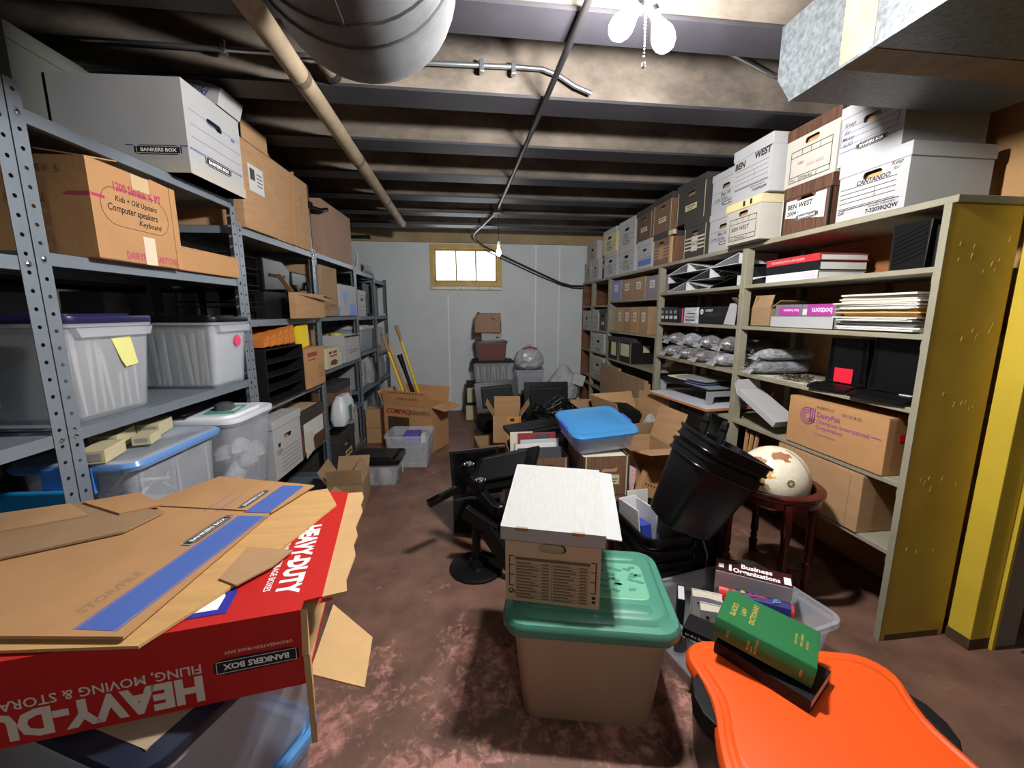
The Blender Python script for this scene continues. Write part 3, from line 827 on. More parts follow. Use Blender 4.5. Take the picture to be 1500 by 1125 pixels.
# ---------------------------------------------------------------- right shelving, near bay
# level 1: books and binders lying, black holders
def flat_book(label, yc, z, w, d, th, m, x=RX + .03, pages=M_PAPER, name='book', rot=0.0, group=None, spine=None, cat='book', spm=None):
    t = thing(name, label, cat, (x, yc, z), RR + rot, group)
    MB().box((-w / 2, 0, 0), (w / 2, d, .004)).box((-w / 2, 0, th - .004), (w / 2, d, th)).box((-w / 2, 0, .004), (w / 2, .004, th - .004)).build('cover', m, t)
    MB().box((-w / 2 + .005, .005, .0042), (w / 2 - .005, d - .006, th - .0042)).build('pages', pages, t)
    if spine:
        text(t, spine, face_T('F', w, d, th), -w * .4, th * .3, th * .45, spm or M_WHITEINK, bold=.02)
    return t
b1 = flat_book('white binder with pale spine at the bottom of the lying stack by the wooden stud', 2.14, 1.571, .36, .28, .042, mat('white_vinyl', '#cfd0d2', .4))
plate(b1, face_T('F', .36, .28, .042), .09, .006, .17, .036, mat('pale_mauve', '#b9b6cf', .5), 'spine_label')
flat_book('black binder in the middle of the lying stack by the wooden stud', 2.14, 1.614, .37, .28, .046, M_BLACKM)
flat_book('red-spined law book on top of the lying stack by the wooden stud', 2.14, 1.661, .37, .28, .036, mat('red_cover', '#b32a30', .4), spine='THE BANKRUPTCY LAW REVIEW', spm=mat('pink_ink', '#e0a0a0', .6))
o = thing('binder', 'open-sided black binder with white edge leaning beside the red law book', 'binder', (RX + .03, 2.385, 1.571), RR)
MB().prism([(-.05, 0), (.05, 0), (.05, .01), (-.04, .105), (-.05, .105)], 0, .27, 'y').build('cover', M_BLACKM, o)
MB().prism([(-.046, -.001), (.047, .008), (.047, .012), (-.046, .012)], .0, .27, 'y', Matrix.Translation((0, -.001, .03))).build('sheets', M_PAPER, o)
o = thing('magazine_rack', 'black ribbed plastic file holder standing near the yellow end panel', 'file holder', (RX + .035, 1.535, 1.571), RR)
MB().prism([(-.068, 0), (.068, 0), (.075, .185), (-.075, .185)], 0, .2, 'y').build('body', M_BLACK, o, bevel=.004)
for k in range(7):
    MB().prism([(-.06, .02 + .018 * k), (.06, .06 + .018 * k), (.06, .068 + .018 * k), (-.06, .028 + .018 * k)], -.003, .001, 'y').build('rib', M_BLACK, o)
o = thing('book_end', 'small black U-shaped holder beside the ribbed file holder', 'book end', (RX + .05, 1.432, 1.571), RR)
MB().box((-.022, 0, 0), (.018, .14, .012)).build('base', M_BLACK, o); MB().box((-.022, 0, .012), (-.012, .14, .16)).build('side', M_BLACK, o, bevel=.002); MB().box((.01, 0, .012), (.018, .14, .16)).build('side', M_BLACK, o, bevel=.002)
MB().box((-.012, .03, .05), (.01, .13, .09)).build('wood_block', M_BACKTAN, o)

# level 2: purple-label box, papers
o = thing('label_box', 'white tray box of purple-labelled hanging folder packs on the second shelf', 'box', (RX + .02, 2.03, 1.318), RR)
w, d = .42, .27
MB().box((-w / 2, 0, 0), (w / 2, d, .003)).box((-w / 2, 0, 0), (w / 2, .004, .06)).box((-w / 2, d - .004, 0), (w / 2, d, .06)).box((-w / 2, 0, 0), (-w / 2 + .004, d, .06)).box((w / 2 - .004, 0, 0), (w / 2, d, .06)).build('tray', M_WHITE, o)
for k, (x0, x1) in enumerate(((-.19, -.005), (.0, .2))):
    pk = MB().box((x0, .012, .008), (x1, .24, .125)).build('folder_pack', mat('grey_packaging', '#77747a', .4, .2, 9), o, bevel=.003)
    T = face_T('F', w, d, .12, -.0115)
    plate(pk, T, x0 + .03 if k == 0 else x0 + .035, .066, x1 - .008, .112 if k == 0 else .124, mat('purple_label', '#a0358c', .45), 'purple_label')
    T2 = face_T('F', w, d, .12, -.0105)
    text(pk, 'box bottom' if k == 0 else 'bottom', T2, x1 - .015, .1 if k == 0 else .105, .022 if k == 0 else .04, mat('pale_lilac', '#e6c9e2', .5), align='LEFT', rot=PI, bold=.01)
    if k: plate(pk, T, x0 + .005, .07, x0 + .032, .1, M_PAPER, 'barcode_label')
c = open_carton('carton', 'small open brown carton behind the purple-labelled packs', (RX + .05, 2.36, 1.318), RR, .16, .26, .11, (75, None, 60, 150), M_CARD2)
stk = random.Random(11)
pm = [M_PAPER, M_PAPER, M_PAPER2, mat('manila_envelope', '#cfa268', .8), M_WHITE, mat('tan_envelope', '#d9b988', .8)]
z = 1.318
for k in range(22):
    th = stk.uniform(.0035, .0085); w = stk.uniform(.32, .375); d = stk.uniform(.23, .30)
    m = pm[3] if k in (9, 11) else pm[5] if k in (10, 12) else stk.choice(pm[:3])
    T = Matrix.Rotation(stk.uniform(-.05, .05), 4, 'Z')
    b = MB(); nx, ny = 10, 4; vs = []; 
    for j in range(ny + 1):
        for i in range(nx + 1):
            vs.append((-w / 2 + w * i / nx, d * j / ny, 0))
    top = [(x, y, th + .0) for x, y, _ in vs]
    bot = [(x, y, 0.0) for x, y, _ in vs]
    n1 = len(vs); fs = []
    for j in range(ny):
        for i in range(nx):
            a = j * (nx + 1) + i
            fs.append((a + n1, a + 1 + n1, a + nx + 2 + n1, a + nx + 1 + n1)); fs.append((a, a + nx + 1, a + nx + 2, a + 1))
    ring_ = list(range(0, nx + 1)) + [(nx + 1) * j + nx for j in range(1, ny + 1)] + [ny * (nx + 1) + i for i in range(nx - 1, -1, -1)] + [(nx + 1) * j for j in range(ny - 1, 0, -1)]
    for q in range(len(ring_)):
        a, c_ = ring_[q], ring_[(q + 1) % len(ring_)]
        fs.append((a, c_, c_ + n1, a + n1))
    wav = lambda p: (p[0], p[1], p[2] * (1 + .16 * mnoise.noise((p[0] * 6, p[1] * 6, k * 3.3))) )
    b.add([wav(p) for p in bot] + [wav(p) for p in top], fs, T)
    o = b.build('envelope', m, None, loc=(RX - .0 + stk.uniform(-.02, .03), 1.612 + stk.uniform(-.008, .008), z), rot=(0, 0, RR))
    tag(o, ('tan envelope in the middle of the ragged paper stack' if k in (9, 10, 11, 12) else 'white paper packet in the ragged stack by the yellow end panel'), 'envelope', 'ragged stack of envelopes')
    z += th * 1.18

# level 3: pile of loose pieces on a sheet, black stands
o = MB().prism([(-.19, 0), (.16, .0), (.2, .1), (.1, .2), (-.12, .17)], 0, .003, 'z').build('paper_sheet', M_PAPER2, None, loc=(RX + .02, 2.11, 1.026), rot=(0, 0, RR))
tag(o, 'creased sheet of paper under the loose metal clips', 'paper')
cl = MB(); rk = random.Random(5)
for k in range(140):
    x, y = max(-.11, min(.11, rk.gauss(0, .045))), abs(rk.gauss(.06, .035)); zz = max(0, .022 - abs(x) * .18) * rk.random()
    T = Matrix.Translation((x, y, .004 + zz)) @ Euler((rk.uniform(-.6, .6), rk.uniform(-.6, .6), rk.uniform(0, 6))).to_matrix().to_4x4()
    cl.box((-.012, -.003, 0), (.012, .003, .003), T)
o = cl.build('metal_clips', M_CHROME, None, loc=(RX + .02, 2.07, 1.0325), rot=(0, 0, RR))
tag(o, 'heap of small metal clips on a sheet of paper', 'clips'); o['kind'] = 'stuff'
def desk_stand(label, yc, x, sticker, w=.2, h=.25):
    t = thing('desk_file_stand', label, 'stand', (x, yc, 1.026), RR + .08)
    b = MB()
    MB().prism([(-w / 2, .03), (w / 2, .03), (w * .42, h), (-w * .42, h)], .06, .075, 'y').build('back_rest', M_BLACK, t)
    for sx in (-1, 1):
        MB().prism([(.0, .0), (.17, 0), (.17, h * .85), (.1, h), (.06, h), (.06, .035), (0, .025)], sx * w * .4 - .014, sx * w * .4 + .014, 'x').build('side_arm', M_BLACK, t, bevel=.004)
    MB().prism([(-.05, .0), (.17, 0), (.17, .02), (.0, .03), (-.05, .015)], -w * .5, w * .5, 'x').build('base', M_BLACK, t, bevel=.003)
    MB().box((-w * .36, .058, h * .9), (w * .36, .09, h)).build('top_bar', M_BLACK, t, bevel=.004)
    if sticker:
        plate(t, face_T('F', w, .2, h, -.055), -w * .26, .035, w * .2, .105, mat('red_sticker', '#e0243a', .4), 'red_sticker')
    else:
        plate(t, face_T('F', w, .2, h, -.055), w * .1, .025, w * .42, .032, M_PAPER, 'white_strip')
    return t
desk_stand('black plastic desk file stand with a red sticker on the third shelf', 1.79, RX + .035, True)
desk_stand('black plastic desk file stand nearest the yellow end panel', 1.545, RX + .03, False, .235, .265)
# level 4 and 5: long cartons pushed out
t = carton('carton', 'long brown dairy packaging carton with purple double-ring logo sticking out of the shelf', (1.768, 1.735, .7135), RR, .53, .40, .25, M_CARD3, tape=None)
w, d, h = .53, .40, .25
T = face_T('F', w, d, h)
lg = MB()
for r0, r1 in ((.014, .020), (.026, .033), (.039, .046)):
    pts = []
    for a in range(0, 25): pts.append((r1 * math.cos(rad(60 + a * 10 * 1.25)), r1 * math.sin(rad(60 + a * 10 * 1.25))))
    inn = [(p[0] * r0 / r1, p[1] * r0 / r1) for p in pts]
    for i in range(24):
        lg.add([(-.14 + p[0], .165 + p[1], 0) for p in (pts[i], pts[i + 1], inn[i + 1], inn[i])], [(0, 1, 2, 3)], T)
    lg.add([(-.14 + r0, .165 - r0 * .0 - .03, 0), (-.14 + r1, .165 - .03, 0), (-.14 + r1, .165 + .046, 0), (-.14 + r0, .165 + .046, 0)], [(0, 1, 2, 3)], T)
lg.build('ring_logo', M_PURPLEINK, t)
text(t, 'DairyPak', T, -.085, .172, .036, M_PURPLEINK, bold=.01)
text(t, 'Champion International', T, -.085, .142, .029, M_PURPLEINK); text(t, 'Corporation', T, -.085, .114, .029, M_PURPLEINK)
text(t, 'BUSINESS PAPER BOXES', T, -.09, .082, .012, M_PURPLEINK)
text(t, 'ROBERTS LF', T, -.09, .215, .018, M_INKG); text(t, '03/13/18-32', T, .05, .207, .02, M_INKG)
form(t, T, hl(.2, .245, .15, .005), M_PURPLEINK)
TR = face_T('R', w, d, h)
plate(t, TR, .06, .15, .15, .18, mat('red_sticker', '#e0243a'), 'red_label')
t = carton('carton', 'plain long brown carton under the dairy packaging carton', (1.765, 1.79, .4135), RR, .50, .40, .27, M_CARD, tape=None)
MB().box((.19, -.0015, 0), (.193, .001, .255)).build('corner_crease', M_CARD2, t)
o = thing('crumpled_sleeve', 'crumpled white cardboard sleeve lying slanted behind the globe', 'sleeve', (RX - .05, 2.21, .83), (0, rad(25), RR + .1))
MB().box((-.16, 0, 0), (.16, .16, .04)).build('sleeve', M_WHITE, o, bevel=.004)
MB().prism([(-.16, .04), (-.16, .0), (-.21, .05), (-.20, .085)], .0, .16, 'y').build('end_flap', M_WHITE, o)
# loose slats under
for k in range(3):
    o = thing('wood_slat', 'thin brown slat leaning behind the globe, %s of three' % ('nearest', 'middle', 'farthest')[k], 'slat', (RX + .03, 2.36 - k * .035, .42), (rad(3 * k - 2), rad(4), 0))
    MB().box((-.008, -.008, 0), (.008, .008, .24)).build('slat', M_BACKTAN, o)
    MB().box((-.0085, -.0085, .225), (.0085, .0085, .245)).build('metal_tip', M_CHROME, o)

# ---------------------------------------------------------------- right shelving, middle bay
def wedge_binder(label, yc, z, flip, m, w=.30, h=.070, cover=None):
    """three-ring binder lying flat, seen from its open end: thick spine one side, covers meeting the other side"""
    t = thing('ring_binder', label, 'binder', (RX + .025, yc, z), RR, 'ring binders stacked in the middle bay')
    s = -1 if flip else 1
    MB().box((-w / 2, 0, 0), (w / 2, .27, .004)).build('lower_cover', m, t)
    MB().prism([(s * w / 2, h), (s * w / 2, h - .004), (-s * w / 2, .0045), (-s * w / 2, .0085)], 0, .27, 'y').build('upper_cover', m, t)
    MB().box((min(s * w / 2, s * (w / 2 - .005)), 0, 0.004), (max(s * w / 2, s * (w / 2 - .005)), .27, h)).build('spine', cover or m, t)
    for y in (.05, .13, .21):
        b = MB(); c = (s * (w / 2 - .045), y, h * .42)
        b.tube([(c[0] + .022 * math.cos(a), c[1], c[2] + .02 * math.sin(a)) for a in [2 * PI * i / 10 for i in range(11)]], .002, 6)
        b.build('ring', M_CHROME, t)
    return t
M_VINYLW = mat('white_vinyl', '#cfd0d2', .4); M_VINYLG = mat('grey_vinyl', '#8f9296', .45)
cn = ('left', 'middle', 'right'); rn = ('bottom', 'centre', 'top')
for c in range(3):
    yc = 3.36 - .31 * c - .02
    z = 1.571
    for r in range(3):
        m = M_BLACKM if (c, r) in ((2, 1), (2, 0), (0, 1)) else (M_VINYLG if r == 1 else M_VINYLW)
        wedge_binder('ring binder lying in the %s column of three, %s of its stack' % (cn[c], rn[r]), yc, z, (r + c) % 2 == 1, m, cover=M_VINYLW)
        z += .0708
# level 2: cartridge boxes
x = 3.555
for k in range(4):
    t = thing('cartridge_box', 'black printer cartridge box, number %s from the far upright' % ('one', 'two', 'three', 'four')[k], 'cartridge box', (RX + .01, 3.52 - k * .073, 1.318), RR)
    MB().box((-.034, 0, 0), (.034, .2, .125)).build('body', M_BLACK, t, bevel=.002)
    T = face_T('F', .068, .2, .125)
    plate(t, T, -.026, .03, .026, .055, M_PAPER, 'white_label'); plate(t, T, -.026, .075, .01, .1, mat('grey_print', '#8a8f9a', .5), 'picture_print')
t = thing('cartridge_box', 'black cartridge box with a pink edge band', 'cartridge box', (RX + .01, 3.21, 1.318), RR)
MB().box((-.045, 0, 0), (.045, .2, .115)).build('body', M_BLACK, t, bevel=.002); plate(t, face_T('F', .09, .2, .115), .01, 0, .03, .115, mat('pink_band', '#cf3b78', .4), 'pink_band')
t = thing('cartridge_box', 'white shrink-wrapped cartridge box beside the black printer box', 'cartridge box', (RX + .005, 3.07, 1.318), RR)
MB().box((-.09, 0, 0), (.09, .2, .12)).build('body', mat('foil_white', '#c9ccd2', .2, .3, 30), t, bevel=.003); form(t, face_T('F', .18, .2, .12), [(-.07, .02, .07, .03), (-.06, .045, .06, .052), (-.04, .07, .07, .078)], M_INKG)
t = thing('printer_toner_box', 'long black toner box with round white logo on the second shelf', 'toner box', (RX + .015, 2.80, 1.318), RR)
MB().box((-.17, 0, 0), (.17, .14, .125)).build('body', M_BLACKM, t, bevel=.002)
T = face_T('F', .34, .14, .125); lgp = MB().lathe([(.019, 0), (.019, .0006)], 20, T @ Matrix.Translation((-.13, .088, 0))).build('round_logo', M_WHITEINK, t); text(lgp, 'hp', face_T('F', .34, .14, .125, .0018), -.14, .081, .025, M_INK, shear=.3, bold=.01)
text(t, 'LASERJET', T, -.085, .09, .022, M_WHITEINK); form(t, T, [(-.085, .07, .12, .074), (-.085, .058, .06, .062)], M_INKG)
t = MB().prism([(-.045, 0), (.045, 0), (.03, .14), (-.02, .14)], 0, .02, 'y').build('white_card', M_WHITE, None, loc=(RX + .002, 2.60, 1.3212), rot=(rad(-8), 0, RR))
tag(t, 'white folded card leaning between the toner box and the brown carton', 'card')
c = open_carton('carton', 'flattened-open brown carton straddling the upright on the second shelf', (RX + .06, 2.53, 1.318), RR, .05, .2, .11, (140, None, 120, None), M_CARD2, fl=.1)
# level 3: shrink-wrapped rolls
def wrapped_roll(label, yc, z, r, m, L=.36, seed=0, x=RX - .015):
    t = thing('wrapped_roll', label, 'wrapped roll', (x, yc, z), RR, 'plastic-wrapped rolls on the third shelf')
    b = MB(); n = 14; loops = []
    for j in range(9):
        y = L * j / 8
        f = .25 if j == 0 else (.8 if j == 1 else 1)
        loops.append([(math.cos(2 * PI * i / n) * r * f * 1.25 * (1 + .16 * mnoise.noise((i * 1.1, j * .9, seed * 5.1))), y, r + math.sin(2 * PI * i / n) * r * f * (.97 if math.sin(2 * PI * i / n) < 0 else (1 + .18 * mnoise.noise((i * 1.1, j * .9, seed * 5.1 + 3))))) for i in range(n)])
    b.loft([l[::-1] for l in loops]).build('roll', m, t)
    fan = MB()
    for i in range(8):
        a = 2 * PI * i / 8; a2 = a + .5
        fan.add([(0, .01, r), (r * 1.2 * math.cos(a), -.012 - .01 * (i % 3), r + r * .9 * math.sin(a)), (r * 1.2 * math.cos(a2), -.004, r + r * .9 * math.sin(a2))], [(0, 1, 2)])
    fan.build('gathered_film', M_FILM, t)
    return t
def film_mat():
    m = bpy.data.materials.new('clear_film'); m.use_nodes = True
    nt = m.node_tree; b = nt.nodes['Principled BSDF']
    b.inputs['Base Color'].default_value = lin('#c7c9ce'); b.inputs['Roughness'].default_value = .08
    n = nt.nodes.new('ShaderNodeTexNoise'); n.inputs['Scale'].default_value = 38; n.inputs['Detail'].default_value = 4
    tc = nt.nodes.new('ShaderNodeTexCoord'); nt.links.new(tc.outputs['Object'], n.inputs['Vector'])
    bp = nt.nodes.new('ShaderNodeBump'); bp.inputs['Strength'].default_value = .9; bp.inputs['Distance'].default_value = .02
    nt.links.new(n.outputs['Fac'], bp.inputs['Height']); nt.links.new(bp.outputs['Normal'], b.inputs['Normal'])
    t = nt.nodes.new('ShaderNodeBsdfTransparent'); mx = nt.nodes.new('ShaderNodeMixShader'); mx.inputs[0].default_value = .5
    nt.links.new(t.outputs[0], mx.inputs[1]); nt.links.new(b.outputs[0], mx.inputs[2]); nt.links.new(mx.outputs[0], nt.nodes['Material Output'].inputs['Surface'])
    return m
M_FILM = film_mat()
def wrapcol(name, c): return mat(name, c, .10, .45, 26, bump=1.0, bscale=34)
wr_m = [wrapcol('wrapped_grey', '#8a8c92'), wrapcol('wrapped_olive', '#7c7c79'), wrapcol('wrapped_mauve', '#847d82'), wrapcol('wrapped_silver', '#a2a4aa')]
pos_n = ('far', 'second', 'third', 'near')
for lev in range(2):
    for k in range(4):
        wrapped_roll('clear-wrapped grey roll, %s one of the %s row beside the cartridge shelf' % (pos_n[k], ('bottom', 'top')[lev]), 3.41 - .235 * k - lev * .05, 1.026 + lev * .108, .052, wr_m[(k + lev * 2) % 4] if not (lev and k == 2) else wr_m[2], seed=k + lev * 7)
wrapped_roll('clear-wrapped roll lying past the upright in the near bay', 2.33, 1.026, .042, wr_m[0], seed=31)
wrapped_roll('clear-wrapped roll on top of another past the upright in the near bay', 2.32, 1.112, .036, wr_m[3], seed=37, x=RX + .01)
# level 4: letter tray, board
t = thing('white_board_panel', 'white laminated board with wooden edge sticking out of the shelf under the tray', 'board', (RX - .16, 2.93, .735), RR + .12)
MB().box((-.36, 0, 0), (.36, .45, .016)).build('core', mat('board_edge', '#b87a4a', .6), t); MB().box((-.355, .004, .016), (.355, .446, .018)).build('laminate', mat('laminate_white', '#c9cdd6', .35), t)
t = thing('printer_tray', 'grey and black plastic paper tray holding folders, under the wrapped rolls', 'tray', (RX - .06, 3.0, .756), RR + .1)
MB().prism([(-.30, .09), (.30, .09), (.30, .10), (-.30, .115)], 0, .36, 'y').build('tray_plate', M_BLACKM, t)
for sx in (-1, 1):
    MB().prism([(0, 0), (.04, 0), (.05, .05), (.30, .05), (.31, 0), (.36, 0), (.36, .09), (0, .09)], sx * .29 - .012, sx * .29 + .012, 'x').build('side_leg', mat('tray_grey', '#8b8f93', .5), t)
MB().prism([(-.26, .1), (.28, .1), (.28, .108), (-.26, .108)], .02, .33, 'y').build('grey_insert', mat('tray_grey', '#8b8f93'), t)
for k, (m, x0, x1, z) in enumerate(((mat('blue_folder', '#4a5790', .6), -.2, .18, .118), (mat('cream_folder', '#d9d3a0', .7), -.22, .0, .125), (M_GREYBOX, -.1, .2, .127))):
    o = MB().box((x0, .03, 0), (x1, .3, .006 + .004 * k)).build('folder', m, None, loc=(RX - .06 + .0, 3.0, .756 + z - .0 + [0, .001, .009][k]), rot=(0, 0, RR + .1 + .06 * k))
    tag(o, ['blue folder lying in the grey paper tray', 'cream folder in the grey paper tray, toward its far side', 'grey folder topping the pile in the paper tray'][k], 'folder')
# level 5: bins
t = tote('storage_bin', 'dark smoky storage bin with lid under the laminated board', (RX + .2, 3.35, .4125), RR, .36, .36, .27, M_SMOKE, M_BLACKM, r=.02)
t = tote('storage_bin', 'grey storage bin under the laminated board beside the smoky bin', (RX + .18, 2.97, .4125), RR, .36, .34, .24, mat('grey_plastic', '#6f7478', .5), mat('grey_plastic', '#6f7478', .5), r=.02)
o = thing('folded_carton', 'white folded paper carton standing behind the tilted wastebasket rim', 'carton', (RX - .20, 2.66, .412), RR + .3)
MB().prism([(-.10, 0), (.10, 0), (.10, .08), (.05, .15), (-.05, .15), (-.1, .08)], 0, .16, 'y').build('body', M_WHITE, o, bevel=.003)
MB().prism([(.0, .15), (.05, .15), (.13, .06), (.12, .05)], .0, .003, 'y').build('flap', M_WHITE, o)

# ---------------------------------------------------------------- right shelving, far bays
def ccarton(label, yc, z, w, h, m, lab=None, x=RX + .01, name='carton', d=.30):
    t = carton(name, label, RP(yc, z, x), RR, w, d, h, m, tape='top')
    T = face_T('F', w, d, h)
    if lab: plate(t, T, -w * .2, h * .45, w * .2, h * .8, lab, 'label'); form(t, face_T('F', w, d, h, .0018), [(-w * .14, h * .55, w * .12, h * .58), (-w * .14, h * .65, w * .1, h * .68)], M_INKG)
    return t
M_TAPESHINE = mat('shiny_tape', '#c9c4b8', .15)
ccarton('mauve-blue box at the far end of the first shelf in the third bay', 4.66, 1.536, .28, .22, mat('mauve_board', '#7d80a0', .6), M_PAPER)
ccarton('taped brown carton, farther of the pair beside the mauve-blue box', 4.355, 1.536, .28, .21, M_CARD2, M_TAPESHINE)
ccarton('taped brown carton, nearer of the pair beside the grey-mauve box', 4.06, 1.536, .28, .21, M_CARD2, M_TAPESHINE)
ccarton('grey-mauve box with white label by the upright in the third bay', 3.76, 1.536, .26, .2, mat('grey_mauve', '#7a7280', .6), M_PAPER)
for k in range(4):
    ccarton('taped brown carton in the row of four, %s from the far side' % ('first', 'second', 'third', 'fourth')[k], 4.52 - .203 * k, 1.191, .2, .265, M_CARD2 if k % 2 else M_CARD, M_TAPESHINE)
t, T = dark_box('black file box with yellow-green sticker on the third shelf of the third bay', 4.665, .866, .33, .26, lab=False, hole=False, x=RX + .0, body=M_BLACKM)
plate(t, T, -.05, .05, .1, .2, M_PAPER2, 'paper_label'); plate(t, face_T('F', .33, .38, .26, .0018), -.04, .09, .04, .17, mat('lime_sticker', '#c9d63a', .5), 'lime_sticker')
t, T = dark_box('black file box with white label and cream end label on the third shelf', 4.31, .866, .34, .27, lab=False, hole=False, x=RX + .0, body=M_BLACKM)
plate(t, T, -.12, .07, .12, .2, M_PAPER2, 'paper_label')
plate(t, face_T('R', .34, .38, .27), .13, .12, .2, .19, M_CREAM, 'end_label')
t = thing('flat_carton', 'big flattened brown carton leaning against the third bay shelving', 'carton', (RX - .075, 4.25, .001), (0, 0, RR))
MB().box((-.60, 0, 0), (-.032, .035, .80)).build('panel', M_CARD2, t, bevel=.003); MB().box((-.030, .002, 0), (.62, .037, .77)).build('panel', M_CARD2, t, bevel=.003); MB().box((-.6, .037, 0), (.62, .06, .74)).build('panel', M_CARD2, t)
ff = [(5.72, 1.176, .33, .25, 'white file box on the second shelf of the last bay'), (5.33, 1.176, .2, .26, 'white file box beside a dark one on the second shelf of the fourth bay'),
      (5.2, .896, .44, .245, 'white file box with drawn badge on the third shelf of the fourth bay'), (5.2, .546, .44, .29, 'cream file box with ruled lid line low in the fourth bay')]
for yc, z, w, h, lb in ff:
    t = file_box('file_box', lb, RP(yc, z, RX + .0), RR, w, .36, h, body=M_WHITE2 if 'cream' in lb else M_WHITE, lidh=.06, inner=M_DARKBOX)
    form(t, face_T('F', w, .36, h), hl(-w * .45, w * .45, h * .35, .002) + hl(-w * .45, w * .45, h * .2, .0015)); badge(t, face_T('F', w, .36, h), 0, h * .12, w * .4)
dark_box('charcoal file box on the second shelf of the fourth bay', 5.05, 1.176, .26, .27, label_m=M_PAPER2)
# ---------------------------------------------------------------- things on the left steel shelving
def lbox_T(w, d, h, off=.0008): return face_T('F', w, d, h, off)

# bay 1 top: long white box with ajar lid
t = file_box('file_box', 'long white file box with badges and a lid tipped open, top of the left shelving', LP(.79, -.09, 1.966), LROT, .40, .50, .36, hz=.255, lid_on=False, inner=M_GREYBOX)
T = face_T('F', .40, .50, .36)
form(t, T, hl(-.19, .19, .098, .0025) + hl(-.19, .19, .104, .001) + hl(-.17, .19, .15, .001) + hl(-.17, .19, .2, .001) + hl(-.17, .19, .255, .001), M_BLUEINK)
b_ = badge(t, T, .0, .085, .19); plate(t, T, .12, .24, .15, .25, M_BLUEPRINT, 'blue_mark')
TL = face_T('L', .40, .50, .36)
badge(t, TL, .385, .085, .18); form(t, TL, hl(.47, .5, .1, .003) + hl(.26, .29, .1, .003), M_BLUEINK)
MB().box((-.203, -.003, 0), (.203, .502, .045)).build('bottom_band', M_WHITE2, t)
lid = thing('box_lid', 'white box lid scrawled in blue marker tilted on the long white file box', 'lid', LP(.925, -.085, 2.332), (rad(17), 0, LROT))
MB().box((-.09, 0, 0), (.09, .42, .004)).build('top', M_WHITE, lid)
for lo_, hi_ in (((-.09, 0, .004), (-.086, .42, .075)), ((.086, 0, .004), (.09, .42, .075)), ((-.09, -.003, 0), (.09, .0, .075)), ((-.09, .42, 0), (.09, .423, .075))):
    MB().box(lo_, hi_).build('lid_side', M_WHITE, lid)
text(lid, 'Suzuki', face_T('L', .18, .42, .08), .24, .02, .05, M_BLUEINK, shear=.4, bold=.01)
text(lid, 'A', face_T('L', .18, .42, .08), .09, .02, .045, M_INK, shear=.4, bold=.02)
# boxes behind on the unit's back; grey darkened to paint in the duct's shadow
t = carton('carton', 'big grey carton with duct shadow painted in, standing behind the long white file box', LP(.50, .52, 1.561), LROT, .60, .38, .86, mat('shaded_grey_board', '#5c5d58', .85), tape=None)
t = file_box('file_box', 'grey file box with small badge behind the long white box', LP(.66, .425, 1.966), LROT, .36, .085, .47, body=mat('shaded_grey_board', '#5c5d58'), hole=False, lidh=.06)
badge(t, face_T('F', .36, .085, .47), .1, .34, .08)
# formula carton
w, d, h = .385, .40, .31
t = thing('carton', 'brown formula carton with magenta print and hand-written computer speakers note', 'carton', LP(.36, -.035, 1.576), LROT)
MB().box((-w / 2, 0, 0), (w / 2, d, .004)).box((-w / 2, 0, 0), (w / 2, .004, h)).box((-w / 2, d - .004, 0), (w / 2, d, h)).box((-w / 2, .004, 0), (-w / 2 + .004, d - .004, h)).box((w / 2 - .004, .004, 0), (w / 2, d - .004, h)).build('body', M_CARD3, t)
for (p, rz, ln, fw, a) in (((0, 0, h), 0, w, .15, 8), ((-w / 2, d / 2, h), -PI / 2, d, .13, 11), ((0, d, h), PI, w, .19, 6), ((w / 2, d / 2, h), PI / 2, d, .12, 3)):
    TT = Matrix.Translation(p) @ Matrix.Rotation(rz, 4, 'Z') @ Matrix.Rotation(rad(a), 4, 'X')
    MB().box((-ln / 2 + .003, 0, -.002), (ln / 2 - .003, fw, .002), TT).build('flap', M_CARD3, t)
T = face_T('F', w, d, h)
text(t, '1200 Similak ½ PT', T, -.105, .235, .04, M_REDINK, bold=.015, sx=.72)
text(t, 'DAIRYPAK CARTONS', T, -.085, .012, .036, M_REDINK, sx=.72)
text(t, 'Kids + Old Upstairs', T, -.10, .20, .027, M_INK, shear=.2, sx=.85); text(t, 'Computer speakers', T, -.135, .165, .034, M_INK, shear=.2, sx=.8); text(t, 'Keyboard', T, -.01, .135, .027, M_INK, shear=.2)
ov = []
pts = stadium(-.01, .18, .3, .125, 8)
ovb = MB()
for i in range(len(pts)):
    a, b2 = Vector(pts[i]), Vector(pts[(i + 1) % len(pts)])
    n_ = Vector((-(b2 - a).y, (b2 - a).x)).normalized() * .0008
    ovb.add([(a.x - n_.x, a.y - n_.y, 0), (b2.x - n_.x, b2.y - n_.y, 0), (b2.x + n_.x, b2.y + n_.y, 0), (a.x + n_.x, a.y + n_.y, 0)], [(0, 1, 2, 3)], T)
ovb.build('pen_outline', M_INK, t)
plate(t, T, .0, 0, .055, .10, M_TAPEW, 'packing_tape'); plate(t, T, -.02, .26, .06, .31, M_TAPE, 'packing_tape')
form(t, T, [(-.19, .195, -.14, .205)], M_REDINK)
MB().box((w / 2 - .03, -.003, 0), (w / 2 - .0, .0, h)).build('glue_tab', M_CARD3, t)
TL = face_T('L', w, d, h)
form(t, TL, [(.33, .195, .40, .205)], M_REDINK); text(t, '194. 5', TL, .24, .26, .035, M_CARD2, shear=.1); text(t, 'Formal', TL, .15, .17, .04, mat('faded_magenta', '#8a4a3a', .8))
t = carton('carton', 'low flat brown carton beside the formula carton', LP(.78, -.02, 1.576), LROT, .43, .36, .10, M_CARD3, tape=None)
